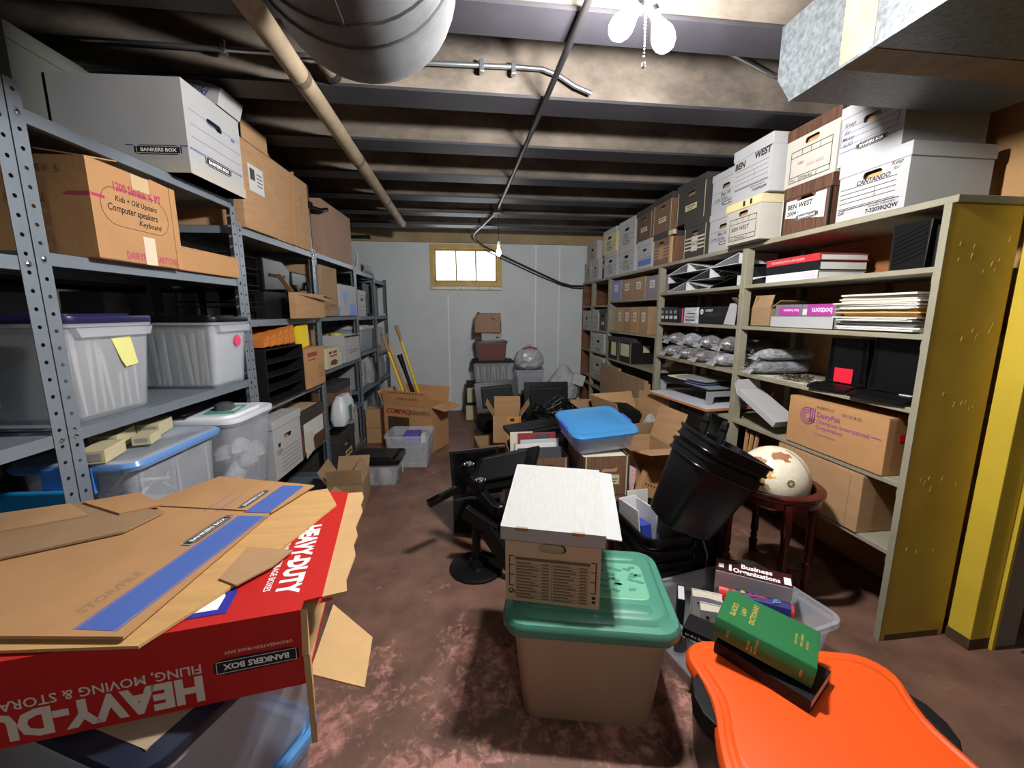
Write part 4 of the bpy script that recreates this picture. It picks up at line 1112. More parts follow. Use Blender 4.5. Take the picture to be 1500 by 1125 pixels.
t = carton('carton', 'small brown carton with white top far back under the white file box', LP(.80, .37, 1.576), LROT, .30, .04, .20, M_CARD2, tape=None); plate(t, face_T('F', .30, .04, .20), .02, .1, .14, .2, M_PAPER2, 'label')
# bay 1 level 3: clear totes of files
def hang_files(parent, n, w, d, h, seed, tint, across=False):
    r_ = random.Random(seed)
    for k in range(n):
        x = -w / 2 + w * (k + .5) / n
        c = r_.choice(tint)
        T_ = Matrix.Translation((x, 0, 0)) @ Matrix.Rotation(rad(r_.uniform(-5, 5)), 4, 'Y')
        MB().prism([(-.004, .02), (.006, .015), (.010, h), (-.012, h - .004)], -d / 2, d / 2, 'y', (Matrix.Rotation(PI / 2, 4, 'Z') @ T_) if across else T_).build('file_folder', c, parent)
tint = [mat('folder_white', '#d0d3d0', .7), mat('folder_cream', '#d2cbb6', .7), mat('folder_grey', '#b3b6b6', .7)]
def file_tote(label, u, v, rot, w, d, h, lidm, seed, n=9, tnt=None, files=True, across=False):
    P = LP(u, v + d / 2, 1.041)
    t = tote('clear_tote', label, P, LROT + rot, w, d, h, M_FROST, lidm, taper=.88, r=.03, lidh=.03)
    if files and across: hang_files(t, n, d * .80, w * .74, h * .82, seed, tnt or tint, True)
    elif files: hang_files(t, n, w * .78, d * .7, h * .82, seed, tnt or tint)
    MB().prism([(-w * .38, h - .075), (w * .38, h - .075), (w * .42, h - .045), (-w * .42, h - .045)], -d / 2 - .004, -d / 2 + .03, 'y').build('grip_ledge', M_FROST, t)
    return t
t = file_tote('frosted clear file tote with navy lid and a yellow sticky note', .238, .005, 0, .37, .44, .355, M_BLUEPL, 1, 8)
MB().prism([(.02, .19), (.035, .165), (.09, .172), (.07, .275), (-.01, .27)], -.2035, -.2015, 'y').build('sticky_note', mat('yellow_note', '#e2e08e', .7), t)
t = file_tote('clear file tote with black lid, folders showing and a pink dot', .845, -.05, 0, .31, .46, .345, M_BLACK, 2, 15, tint + [mat('folder_green', '#4f8a5a', .7)], across=True)
d2 = MB().lathe([(.028, 0), (.028, .0015)], 20, Matrix.Translation((.04, -.2135, .22)) @ Matrix.Rotation(PI / 2, 4, 'X')).build('pink_dot', mat('pink_dot', '#e8466e', .5), t)
t = file_tote('frosted file tote with navy lid at the left edge of the picture', -.34, -.05, 0, .37, .44, .35, M_BLUEPL, 3, 6)
MB().box((.10, -.2, .12), (.15, -.198, .15)).build('sticky_note', mat('yellow_note', '#e2e08e'), t)
t = tote('smoky_tote', 'dim smoky tote stored at the back above the navy-lid totes', LP(.20, .70, 1.201), LROT, .75, .4, .31, M_SMOKE, M_BLACKM)
t = carton('carton', 'white carton standing behind the shelf post above the black-lid tote', LP(1.12, .56, 1.201), LROT, .5, .2, .30, M_WHITE, tape=None)
# bay 1 level 4 (z .5): blue-lid tub, white tub, blue case
t = thing('blue_lid_tub', 'long clear tub with pale blue-edged lid and white cords inside', 'storage tote', LP(.325, .10, .501), LROT)
w, d, h = .46, .38, .40
MB().loft([rrect(w * .88, d * .86, .03, 0), rrect(w * .9, d * .88, .03, .01), rrect(w - .01, d - .01, .04, h - .02), rrect(w + .02, d + .02, .04, h - .02), rrect(w + .02, d + .02, .04, h - .005), rrect(w - .015, d - .015, .04, h - .005), rrect(w * .89, d * .87, .03, .014)]).build('body', M_CLEAR, t, smooth=True)
MB().loft([rrect(w + .035, d + .035, .05, h - .03), rrect(w + .04, d + .04, .05, h - .015), rrect(w + .025, d + .025, .05, h), rrect(w - .02, d - .02, .05, h + .004), rrect(w - .06, d - .06, .05, h - .006)]).build('lid', clear_mat('pale_lid_plastic', '#c9d2de', .6, .25), t, smooth=True)
MB().loft([rrect(w + .037, d + .037, .05, h - .028), rrect(w + .044, d + .044, .05, h - .015), rrect(w + .030, d + .030, .05, h + .0005)], False, False).build('blue_rim', clear_mat('blue_rim_plastic', '#6f9fe0', .7, .25), t, smooth=True)
for sx in (-1, 1): MB().box((sx * (w / 2 + .016) - .008, -.08, h - .1), (sx * (w / 2 + .016) + .008, .08, h - .01)).build('latch', mat('blue_latch', '#3f7ed2', .35), t, bevel=.004)
for k in range(3): MB().box((-.2 + k * .17, -d / 2 * .97, .05), (-.185 + k * .17, -d / 2 * .9, h - .04)).build('moulded_rib', M_CLEAR, t)
rk = random.Random(8)
for k in range(4):
    b = MB(); base = Vector((rk.uniform(-.18, .18), rk.uniform(-.08, .0), .08))
    b.tube([base + Vector((rk.uniform(-.08, .08), rk.uniform(-.05, .05), .03 * j + rk.uniform(-.01, .02))) for j in range(8)], .007, 7)
    b.build('white_cord', M_PAPER, t, smooth=True)
MB().box((-.22, -.12, .02), (.2, .12, .10)).build('packed_items', mat('pale_goods', '#cfccc4', .7, .2, 20), t)
for k, (u, v, z, rr_, sz, lb) in enumerate(((.15, .0, 0, .3, (.14, .075, .045), 'small cream box at the front of the blue-edged tub lid'), (.30, .08, 0, .35, (.16, .08, .055), 'larger cream box in the middle of the blue-edged tub lid'), (.33, .0, 0, .3, (.09, .06, .036), 'tiny cream box leaning against the larger cream box'), (.47, .06, 0, .3, (.14, .075, .05), 'cream box nearest the white tub on the blue-edged lid'))):
    o = thing('small_carton', lb, 'box', LP(u, v, .9055), LROT + rr_)
    MB().box((-sz[0] / 2, 0, 0), (sz[0] / 2, sz[1], sz[2])).build('body', M_CREAM, o, bevel=.002)
    plate(o, face_T('L', sz[0], sz[1], sz[2]), .01, .01, sz[1] - .01, sz[2] - .01, M_GREYBOX, 'printed_end')
t = tote('white_lid_tub', 'tall clear tub with white lid full of white cables on the left shelving', LP(.80, .10, .501), LROT, .40, .48, .42, M_CLEAR, mat('white_plastic', '#d9dde4', .4), taper=.86, r=.06, lidh=.03, lid_in=True)
rk = random.Random(9)
for k in range(7):
    b = MB(); base = Vector((rk.uniform(-.12, .1), rk.uniform(-.17, -.05), rk.uniform(.04, .22)))
    n = 12
    b.loft([[(base.x + (.055 + .02 * math.sin(j)) * math.cos(2 * PI * i / n) * f, base.y + .04 * math.sin(2 * PI * i / n) * f, base.z + .03 * j) for i in range(n)] for j, f in ((0, .5), (1, 1), (2, .9), (3, .4))])
    b.build('bagged_cables', mat('bagged_white', '#cfcfca', .35, .25, 30, bump=.8, bscale=25), t)
o = thing('clamshell_pack', 'green and grey blister pack lying on the white tub lid', 'blister pack', LP(.80, -.06, .9225), LROT + .2)
MB().box((-.09, 0, 0), (.09, .13, .004)).build('card', mat('teal_card', '#4a9a86', .5), o); MB().loft([rrect(.09, .08, .03, .004, cx=0, cy=.07), rrect(.085, .075, .03, .03, cx=0, cy=.07), rrect(.05, .04, .02, .04, cx=0, cy=.07)]).build('blister', mat('dark_gadget', '#4a4c50', .2), o, smooth=True); plate(o, face_T('T', .1, .1, .0045), -.06, .005, .05, .028, M_PAPER, 'label')
o = thing('picture_frame', 'thin black-framed glass panel lying on the white tub lid', 'frame', LP(.78, .10, .9225), LROT + .1)
MB().box((-.16, 0, 0), (.16, .2, .006)).build('frame', M_BLACK, o); MB().box((-.14, .02, .006), (.14, .18, .007)).build('glass', M_FROST, o)
o = thing('blue_case', 'bright blue plastic case at the left behind the blue-edged tub', 'case', LP(-.004, .06, .501), LROT)
MB().box((.05, .0, 0), (.074, .3, .32)).build('body', mat('bright_blue_plastic', '#1f7fb8', .35), o, bevel=.006); MB().box((.052, -.004, .26), (.072, .0, .29)).build('handle', mat('deep_blue_plastic', '#145a86', .35), o)
for k, (u, lb, c) in enumerate(((-.5, 'clear tub with blue lid at the left picture edge under the navy-lid tote', '#6aa0d8'),)):
    t = tote('clear_tub', lb, LP(u, .22, .501), LROT, .7, .42, .22, M_CLEAR, mat('sky_blue_plastic', '#5a92c8', .35))
o = MB().prism([(-.2, 0), (.12, 0), (.2, .12), (-.1, .18)], 0, .02, 'z').build('white_folder', M_PAPER, None, loc=LP(-.23, .02, .725), rot=(0, 0, LROT))
tag(o, 'white folded papers on the tub at the left picture edge', 'papers')

# bay 2 top: tall cartons, black tripod
t = open_carton('carton', 'tall brown carton with white shipping label and raised flap on the left shelving', LP(1.28, -.02, 1.851), LROT, .36, .40, .46, (None, None, 60, 35), M_CARD, fl=.13)
MB().box((-.18, .0, .455), (.18, .4, .46)).build('top_panel', M_CARD2, t)
MB().box((-.13, -.002, .46), (.14, .002, .56)).build('flap', M_CARD, t)
T = face_T('F', .36, .4, .46); plate(t, T, -.10, .21, .06, .35, M_PAPER, 'shipping_label'); form(t, face_T('F', .36, .4, .46, .0018), [(-.085, .27, -.035, .33)] + [(-.015, .25 + .02 * k, .045, .256 + .02 * k) for k in range(4)], M_INKG)
t = carton('carton', 'creased brown carton beside the tall labelled carton on the left shelving', LP(1.745, -.01, 1.851), LROT, .52, .40, .47, M_CARD, tape=None)
MB().box((.03, -.0015, 0), (.033, .001, .465)).build('fold_crease', M_CARD2, t); MB().prism([(-.05, 0), (.0, .47), (-.004, .475), (-.056, .0)], -.02, -.001, 'y').build('creased_tab', M_CARD, t)
plate(t, face_T('F', .55, .4, .47), .12, .25, .15, .36, M_CARD2, 'stain')
t = carton('carton', 'narrow brown carton edge behind the creased carton', LP(2.022, .1, 1.851), LROT, .03, .2, .42, M_CARD2, tape=None)
o = thing('tripod', 'folded black tripod standing beside the rosy brown carton', 'tripod', LP(2.17, .05, 1.861), LROT)
for dx, dy in ((0, 0), (.025, .02), (-.02, .022)): MB().tube([(dx * 1.2, dy * 1.2, 0), (dx, dy, .5)], .009, 8).build('leg', M_BLACK, o)
MB().box((-.03, -.025, .33), (.03, .035, .38)).build('collar', M_BLACK, o, bevel=.004)
MB().tube([(.0, -.02, .34), (.05, -.08, .33), (.11, -.10, .35)], .016, 8).build('grip_handle', M_BLACK, o)
# bay 3 top
t = carton('carton', 'plain rosy brown carton on top of the third left shelving bay', LP(2.67, .0, 1.861), LROT, .76, .40, .44, M_CARDPINK, tape=None)
MB().box((.075, -.0015, 0), (.078, .001, .435)).build('fold_crease', M_CARD2, t)
o = thing('black_rod', 'short black rod poking out beside the rosy brown carton', 'rod', LP(3.2, -.02, 2.16), LROT); MB().tube([(0, .1, 0), (0, -.1, 0)], .018, 10).build('shaft', M_BLACK, o); MB().tube([(0, -.1, 0), (0, -.13, 0)], .022, 10).build('grip', M_BLACKM, o); MB().box((-.02, .08, -.328), (.02, .12, .02)).build('stand', M_BLACK, o)
o = thing('easel_board', 'white board with slanted edge on top of the fourth left bay', 'board', LP(3.42, .05, 1.831), LROT)
MB().prism([(-.1, 0), (.1, 0), (.1, .16), (.02, .17)], 0, .02, 'y').build('board', M_WHITE, o); MB().prism([(-.12, .0), (-.1, .0), (.0, .2), (-.02, .2)], -.01, .0, 'y').build('edge_strip', M_PAPER, o)
o = thing('rolled_tube', 'rolled white paper tube lying on the last left shelving bays', 'tube', LP(3.68, .02, 1.831 + .055), LROT)
b = MB(); b.loft([[(x, .04 + r_ * math.cos(2 * PI * i / 20), r_ * math.sin(2 * PI * i / 20)) for i in range(20)] for x, r_ in ((-.14, .038), (-.14, .053), (.12, .053), (.12, .038), (-.14, .038))], False, False); b.build('tube', M_GREYBOX, o, smooth=True); MB().lathe([(.037, 0), (.037, .002)], 16, Matrix.Translation((-.1, .04, 0)) @ Matrix.Rotation(PI / 2, 4, 'Y')).build('plug', M_DARKBOX, o)

# bay 2 level 1 (z 1.36): black trays and devices, cartons
def letter_tray(label, u, v, z, w=.20, d=.34, h=.07, rot=0.0):
    t = thing('wire_letter_tray', label, 'letter tray', LP(u, v, z), LROT + rot)
    b = MB()
    for zz in (.003, h):
        b.tube([(-w / 2, 0, zz), (w / 2, 0, zz), (w / 2, d, zz), (-w / 2, d, zz), (-w / 2, 0, zz)], .0035, 6)
    b.build('wire_rim', M_BLACK, t)
    for sx in (-1, 1):
        for y in (0, d): MB().tube([(sx * w / 2, y, 0), (sx * w / 2, y, h)], .004, 6).build('corner_post', M_BLACK, t)
    MB().box((-w / 2 + .003, .003, .002), (w / 2 - .003, d - .003, .005)).build('mesh_floor', M_BLACKM, t)
    return t
for k, nm in enumerate(('lowest', 'second', 'third', 'topmost')):
    letter_tray('black wire letter tray, %s of four behind the steel post' % nm, 1.215, .05, 1.361 + k * .095)
o = thing('office_machine', 'black office machine with angular lid on the black wire trays', 'office machine', LP(1.51, .03, 1.53), LROT)
MB().prism([(-.17, 0), (.17, .02), (.19, .15), (.08, .2), (-.17, .2)], 0, .3, 'y').build('housing', M_BLACK, o, bevel=.008)
MB().box((-.1, -.004, .09), (.1, .0, .11)).build('slot', M_BLACKM, o)
MB().box((-.15, .02, -.168), (.15, .28, .0)).build('support_bin', M_BLACKM, o)
o = thing('office_machine', 'black device with looped handle beside the angular black machine', 'office machine', LP(1.85, .03, 1.56), LROT)
MB().box((-.13, 0, .0), (.13, .26, .12)).build('housing', M_BLACK, o, bevel=.01)
MB().tube([(-.1, -.01, .03), (-.08, -.03, -.05), (.02, -.035, -.09), (.09, -.03, -.03), (.1, -.01, .06)], .012, 8).build('handle', M_BLACK, o, smooth=True)
MB().box((-.1, .04, -.198), (.1, .24, 0)).build('support_bin', M_BLACKM, o)
t = open_carton('carton', 'open brown carton with a long flap reaching past the steel post', LP(1.75, -.075, 1.361), LROT, .5, .04, .17, (None, None, 150, 185), M_CARD, fl=.2)
MB().prism([(-.25, .17), (.27, .12), (.45, .10), (.2, .145)], -.03, -.026, 'y').build('long_flap', M_CARD, t)
t = carton('carton', 'torn brown carton side standing behind the looped handle', LP(1.88, .34, 1.361), LROT, .2, .08, .42, M_CARD2, tape=None)
# bay 3 level 1
t = carton('carton', 'tall brown carton with printed slots on the third left bay', LP(2.31, -.02, 1.371), LROT, .36, .38, .40, M_CARD2, tape=None)
form(t, face_T('F', .36, .38, .4), [(-.1, .06, -.09, .11), (.12, .06, .13, .11), (-.06, .075, .1, .1)], mat('faded_red_print', '#8a5644', .8))
t = carton('carton', 'white paper-ream carton with blue band and black chevron on the left shelving', LP(2.79, -.02, 1.371), LROT, .5, .33, .28, M_WHITE, tape=None)
w, d, h = .5, .33, .28
TL = face_T('L', w, d, h); plate(t, TL, 0, 0, .33, .08, mat('ream_blue', '#6f8fd0', .5), 'blue_band'); MB().prism([(.06, .19), (.26, .19), (.16, .13), ], 0, .001, 'z', TL).build('chevron', M_INK, t); plate(t, face_T('L', w, d, h, .0018), .1, .02, .22, .065, M_PAPER, 'barcode')
T = face_T('F', w, d, h); plate(t, T, .02, 0, .22, .11, mat('ream_blue', '#6f8fd0'), 'blue_band'); MB().prism([(-.2, .22), (.0, .22), (-.1, .1)], 0, .001, 'z', T).build('blue_chevron', mat('ream_blue', '#6f8fd0'), t)
t = file_box('file_box', 'white file box with ruled lines behind the paper-ream carton', LP(3.30, .0, 1.361), LROT, .28, .36, .27, lidh=.05); form(t, face_T('F', .28, .36, .27), hl(-.12, .12, .1, .002) + hl(-.12, .12, .06, .002))
for k, u in enumerate((3.56, 3.76, 4.05)):
    o = thing('black_monitor', 'black monitor standing on the far left shelving, %s from the paper carton' % ('first', 'second', 'third')[k], 'monitor', LP(u, .03, 1.361), LROT)
    MB().box((-.09, .0, .02), (.09, .03, .36)).build('bezel', M_BLACK, o, bevel=.004); MB().box((-.08, -.001, .04), (.08, .0, .345)).build('screen', M_GLOSSB, o); MB().box((-.06, .0, 0), (.06, .14, .02)).build('foot', M_BLACK, o)
o = MB().box((-.12, 0, 0), (.12, .25, .03)).build('paper_stack', M_PAPER, None, loc=LP(4.25, .0, 1.361), rot=(0, 0, LROT)); tag(o, 'low white paper stack on the last left shelving bay', 'papers')

# bay 2 level 2 (z .86): sorter with orange and yellow folders, brown carton
t = thing('desk_sorter', 'black stacked paper sorter with four open slots on the left shelving', 'paper sorter', LP(1.40, -.03, .861), LROT)
w, d = .50, .32
for k in range(5): MB().box((-w / 2, 0, .08 * k), (w / 2, d, .08 * k + .006)).build('sorter_shelf', M_BLACKM, t)
for sx in (-1, 1): MB().box((sx * w / 2 - .005, 0, 0), (sx * w / 2 + .005, d, .326)).build('side_panel', M_BLACKM, t)
MB().box((-w / 2, d - .004, 0), (w / 2, d, .326)).build('back_panel', M_BLACKM, t)
for k in range(5):
    o = thing('orange_folder', 'orange expanding folder on the black sorter, %s in the fan' % ('first', 'second', 'third', 'fourth', 'last')[k], 'folder', LP(1.22 + .085 * k, -.01, 1.203), (0, rad(-8), LROT))
    MB().prism([(-.035, 0), (.042, 0), (.038, .06 + .013 * k), (-.03, .04 + .013 * k)], .0, .2, 'y').build('pocket', mat('orange_card', '#c9762a', .7, .12, 8), o)
    MB().box((-.02, -.002, .03 + .01 * k), (.036, .0, .034 + .01 * k)).build('tab_edge', mat('orange_card_dark', '#a85f20', .7), o)
o = thing('yellow_folder', 'bright yellow folder leaning above the brown carton', 'folder', LP(1.84, .03, 1.15), (0, rad(-4), LROT)); MB().box((-.10, 0, 0), (.08, .02, .165)).build('cover', mat('bright_yellow_card', '#e8cf1e', .55), o); MB().box((.081, .0, .0), (.09, .02, .155)).build('papers', M_PAPER, o)
t = carton('carton', 'brown carton with red print holding yellow folders on the left shelving', LP(1.84, -.04, .861), LROT, .33, .34, .285, M_CARD3, tape=None)
T = face_T('F', .34, .34, .285); form(t, T, [(-.14, .225, .03, .255)], mat('dark_red_print', '#8a3a2a', .8)); form(t, T, [(-.14, .2, .0, .206)] + [(.04, .06 + .022 * k, .14, .064 + .022 * k) for k in range(5)], M_INKG)
o = thing('black_pouch', 'crumpled black pouch beside the yellow folder', 'pouch', LP(1.655, .2, 1.188), LROT); MB().loft([rrect(.1, .1, .03, 0), rrect(.12, .12, .04, .05), rrect(.08, .1, .03, .11), rrect(.03, .05, .01, .14)]).build('bag', M_BLACKM, o, smooth=True)
# bay 3 level 2 (z .94)
t = carton('carton', 'plain brown carton above the food box on the third left bay', LP(2.34, .16, .941), LROT, .42, .26, .37, M_CARD2, tape=None)
t = thing('food_box', 'cream printed food box with brown picture on the third left bay', 'food box', LP(2.27, -.02, .941), LROT); MB().box((-.15, 0, 0), (.15, .12, .17)).build('body', M_CREAM, t, bevel=.003)
T = face_T('F', .3, .12, .17); form(t, T, [(-.1, .12, -.03, .14), (.0, .12, .09, .14), (-.08, .095, .1, .108)], mat('dark_red_print', '#8a3a2a')); MB().prism([(-.08, .03), (.06, .02), (.1, .05), (.03, .07), (-.05, .065)], 0, .0008, 'z', T).build('picture', mat('brown_picture', '#5a3a28', .6), t)
o = thing('white_mug', 'white handled mug between the food box and white cartons', 'mug', LP(2.475, .02, .941), LROT); MB().lathe([(.04, 0), (.045, .01), (.05, .12), (.046, .12), (.04, .012)], 18).build('cup', M_WHITE, o, smooth=True); MB().tube([(.045, -.01, .1), (.085, -.02, .09), (.085, -.02, .04), (.045, -.01, .025)], .007, 8).build('handle', M_WHITE, o, smooth=True)
t = open_carton('carton', 'open white carton with faint print on the third left bay', LP(2.81, -.02, .941), LROT, .47, .36, .25, (175, None, None, None), M_WHITE, fl=.04); form(t, face_T('F', .47, .36, .25), [(-.1, .1, .14, .106), (-.08, .08, .1, .086)], M_INKG)
o = thing('yellow_tape_roll', 'yellow roll peeking out of the open white carton', 'roll', LP(2.72, .10, 1.10), LROT); MB().lathe([(.03, 0), (.06, 0), (.06, .11), (.03, .11), (.03, 0)], 20, cap=False).build('roll', mat('lemon_tape', '#c2b53a', .5), o, smooth=True)
t = tote('grey_tote', 'grey translucent tote with lid on the fourth left bay', LP(3.42, .18, .981), LROT, .5, .4, .28, mat('milky_grey_plastic', '#8d939a', .45), mat('pale_grey_plastic', '#a9aeb4', .4), r=.02)
for k in range(2):
    t = file_box('file_box', ['white file box just past the grey tote on the last left bay', 'small white box against the wall on the last left bay'][k], LP(4.06 + .26 * k, .0, .921), LROT, .23, .3, [.3, .2][k], lidh=.05)
# bay 3 level 3 (z .47)
t = file_box('file_box', 'brown woodgrain file box with white panel and dark lid on the third left bay', LP(2.58, .02, .471), LROT, .40, .36, .30, body=M_WOODPRINT2, lid=M_DARKBOX, lidh=.07, inner=M_CARD3); plate(t, face_T('F', .4, .36, .3), -.16, .08, .17, .165, M_PAPER2, 'paper_label'); form(t, face_T('F', .4, .36, .3, .0018), [(-.12, .13, .12, .136), (-.12, .105, .08, .111)])
o = thing('printed_bag', 'white printed shopping bag slumped before the woodgrain file box', 'bag', LP(2.24, -.08, .471), LROT)
MB().loft([rrect(.30, .1, .03, 0), rrect(.33, .14, .05, .06), rrect(.28, .11, .04, .18), rrect(.2, .05, .02, .24)]).build('bag', mat('bag_white', '#c9ced2', .35, .1, 12, bump=.5, bscale=14), o, smooth=True); MB().prism([(-.06, .02), (.0, .02), (.0, .16), (-.06, .16)], -.075, -.07, 'y').build('teal_panel', mat('teal_print', '#3f666c', .5), o); MB().lathe([(.035, 0), (.035, .003)], 16, Matrix.Translation((.08, -.076, .1)) @ Matrix.Rotation(PI / 2, 4, 'X')).build('round_print', M_GREYBOX, o)
for k in range(4):
    o = thing('ring_binder', 'white binder standing on the fourth left bay, %s from its post' % ('first', 'second', 'third', 'fourth')[k], 'binder', LP(3.10 + .13 * k if k else 2.90, .06, .471 if k == 0 else .581), LROT)
    MB().box((-.04, 0, 0), (.04, .27, .26)).build('cover', M_VINYLW if k % 2 == 0 else M_VINYLG, o, bevel=.003); MB().box((-.034, .012, .006), (.034, .272, .252)).build('pages', M_PAPER, o); plate(o, face_T('F', .08, .27, .26), -.02, .12, .02, .22, M_GREYBOX, 'spine_label')
o = thing('wrapped_bundle', 'grey rounded pillow-like bundle on the fourth left bay', 'bundle', LP(3.70, .0, .581), LROT); MB().loft([rrect(.2, .2, .08, 0, cy=.12), rrect(.24, .26, .1, .12, cy=.14), rrect(.22, .22, .1, .26, cy=.14), rrect(.15, .1, .04, .33, cy=.14)]).build('bundle', mat('grey_fabric', '#9a9da2', .8, .15, 8, bump=.3, bscale=12), o, smooth=True)
o = thing('wrapped_bundle', 'grey plastic-wrapped bundle low on the last left bay', 'bundle', LP(4.15, .0, .581), LROT); MB().loft([rrect(.34, .2, .05, 0, cy=.12), rrect(.38, .24, .06, .14, cy=.13), rrect(.34, .2, .05, .27, cy=.13), rrect(.2, .1, .03, .31, cy=.13)]).build('bundle', mat('grey_fabric', '#9a9da2'), o, smooth=True)
# bay 2 level 3 (z .41): white and dark file boxes
t = file_box('file_box', 'white file box with ajar lid tilted by the white-lid tub', LP(1.285, -.05, .411), LROT, .37, .38, .33, lidh=.05, hz=.235, inner=M_CARD3, lid_gap=.03)
T = face_T('F', .37, .38, .33); form(t, T, sum([hl(-.1, .16, .03 + .025 * k, .0015) for k in range(6)], [])); form(t, T, [(-.15, .17, -.08, .174), (-.15, .158, -.09, .162), (-.15, .146, -.1, .15), (-.13, .19, -.1, .215)])
t = file_box('file_box', 'dark brown file box with big white paper panel on the left shelving', LP(1.73, -.03, .411), LROT, .42, .38, .31, body=M_WOODPRINT, lid=M_DARKBOX, lidh=.08, hz=.2, inner=M_CARD3)
T = face_T('F', .42, .38, .31); MB().prism([(-.17, .02), (-.06, .05), (.0, .10), (.18, .10), (.18, .22), (-.17, .22)], 0, .001, 'z', T).build('paper_panel', M_PAPER, t); MB().prism([(-.16, -.03), (-.02, .0), (-.03, .14), (-.16, .15)], .002, .003, 'z', T).build('notes_sheet', M_PAPER2, t); MB().box((-.2, .02, .312), (.15, .3, .315)).build('tan_tape', M_TAPE, t)
t = carton('carton', 'brown carton lying behind the dark brown file box', LP(1.70, .16, .7305), LROT + .1, .36, .18, .075, M_CARD2, tape=None)
# floor and lowest level, bays 2-3
t = open_carton('carton', 'open brown carton with raised flaps under the dark file box on the left', LP(1.68, -.40, .001), LROT + .1, .30, .24, .20, (60, 120, 100, 130), M_CARD2)
t = open_carton('carton', 'small open brown carton with papers by the leaning red box', LP(1.26, -.36, .001), LROT, .28, .24, .17, (40, None, 100, None), M_CARD2)
t = file_box('file_box', 'charcoal file box with cream label on the lowest left shelf', LP(2.38, -.05, .061), LROT, .44, .38, .30, body=M_DARKBOX, lid=M_DARKBOX, lidh=.07); plate(t, face_T('F', .44, .38, .3), -.06, .06, .12, .12, M_CREAM, 'label'); form(t, face_T('F', .44, .38, .3, .0018), [(-.04, .08, .1, .1)])
t = file_box('file_box', 'white file box with brown papers on it on the lowest left shelf', LP(2.80, .02, .061), LROT, .34, .38, .33, lid_on=False, hz=.24, inner=M_CARD2)
for k in range(2):
    t = carton('carton', ['closed brown carton beside the computer carton, lower of two', 'closed brown carton beside the computer carton, upper of two'][k], (-.885, 4.5, .001 + .17 * k), -.05, .26, .22, .168 + .04 * k, M_CARD, tape='top')
# ---------------------------------------------------------------- end of the aisle
# computer carton with handles standing in it
w, d, h = .565, .34, .47
CR = -rad(27)
t = thing('carton', 'big brown computer carton with red and black lettering and open flaps', 'carton', (-.54, 4.22, .001), CR)
MB().box((-w / 2, 0, 0), (w / 2, d, .005)).box((-w / 2, 0, 0), (w / 2, .005, h)).box((-w / 2, d - .005, 0), (w / 2, d, h)).box((-w / 2, .005, 0), (-w / 2 + .005, d - .005, h)).box((w / 2 - .005, .005, 0), (w / 2, d - .005, h)).build('body', M_CARD3, t)
for (p, rz, ln, fw, a) in (((0, 0, h), 0, w, .15, 98), ((0, d, h), PI, w, .16, 110), ((-w / 2, d / 2, h), -PI / 2, d, .15, 120), ((w / 2, d / 2, h), PI / 2, d, .16, 190)):
    TT = Matrix.Translation(p) @ Matrix.Rotation(rz, 4, 'Z') @ Matrix.Rotation(rad(a), 4, 'X')
    MB().box((-ln / 2 + .003, 0, -.0025), (ln / 2 - .003, fw, .0025), TT).build('flap', M_CARD3, t)
T = face_T('F', w, d, h)
M_COMPAQ = mat('dull_red_print', '#8f1c1c', .7)
text(t, 'COMPAQ', T, -.255, h - .09, .07, M_COMPAQ, bold=.02, shear=.25, sx=.95); text(t, 'DESKPRO', T, .03, h - .09, .056, M_INK, shear=.25, sx=.95)
pic = plate(t, T, -.235, .12, .02, h - .125, mat('brown_photo_print', '#4a3424', .6, .5, 18), 'picture_print')
plate(t, T, .10, .03, .255, .24, mat('dark_print', '#3a2c22', .7), 'dark_print')
for k in range(7):
    MB().lathe([(.008, 0), (.008, .0004)], 8, face_T('F', w, d, h, .0018) @ Matrix.Translation((-.11 + (k % 4) * .03, .14 + (k // 4) * .03, 0))).build('printed_dot', M_CARD, pic)
T2 = Matrix.Translation((0, 0, h)) @ Matrix.Rotation(rad(98 - 90), 4, 'X')
TF = T2 @ face_T('F', w, d, 0, .0035)
text(t, 'COMPAQ DESKPRO', TF, -.12, .06, .03, M_COMPAQ, shear=.25)
form(t, TF, [(-.2 + .035 * k, .125, -.18 + .035 * k, .14) for k in range(12)], M_COMPAQ)
def loose_tool(label, base, top, col, tip=M_CARD2, r=.014):
    t = thing('tool_handle', label, 'tool', (0, 0, 0))
    a, b = Vector(base), Vector(top); dvec = (b - a).normalized()
    MB().cyl(a, b - dvec * .17, r, 12).build('shaft', col, t, smooth=True)
    MB().cyl(b - dvec * .17, b, r * 1.05, 12, r * 1.5).build('grip', tip, t, smooth=True)
    MB().cyl(a - dvec * .05, a + dvec * .02, r * 1.3, 10).build('ferrule', M_BLACK, t, smooth=True)
    return t
YEL = mat('tool_yellow', '#d9b81c', .4)
loose_tool('long yellow tool handle with wooden end standing rightmost in the computer carton', (-.37, 4.45, .30), (-.645, 4.46, 1.27), YEL)
loose_tool('yellow tool handle with wooden end leaning left in the computer carton', (-.45, 4.37, .12), (-.775, 4.42, 1.16), YEL)
loose_tool('wooden tool handle behind the left yellow handle', (-.47, 4.47, .25), (-.73, 4.50, 1.07), M_BACKTAN, M_BACKTAN)
loose_tool('thick black tool handle between the yellow handles', (-.40, 4.41, .25), (-.62, 4.43, .97), M_BLACK, M_BLACK, .02)
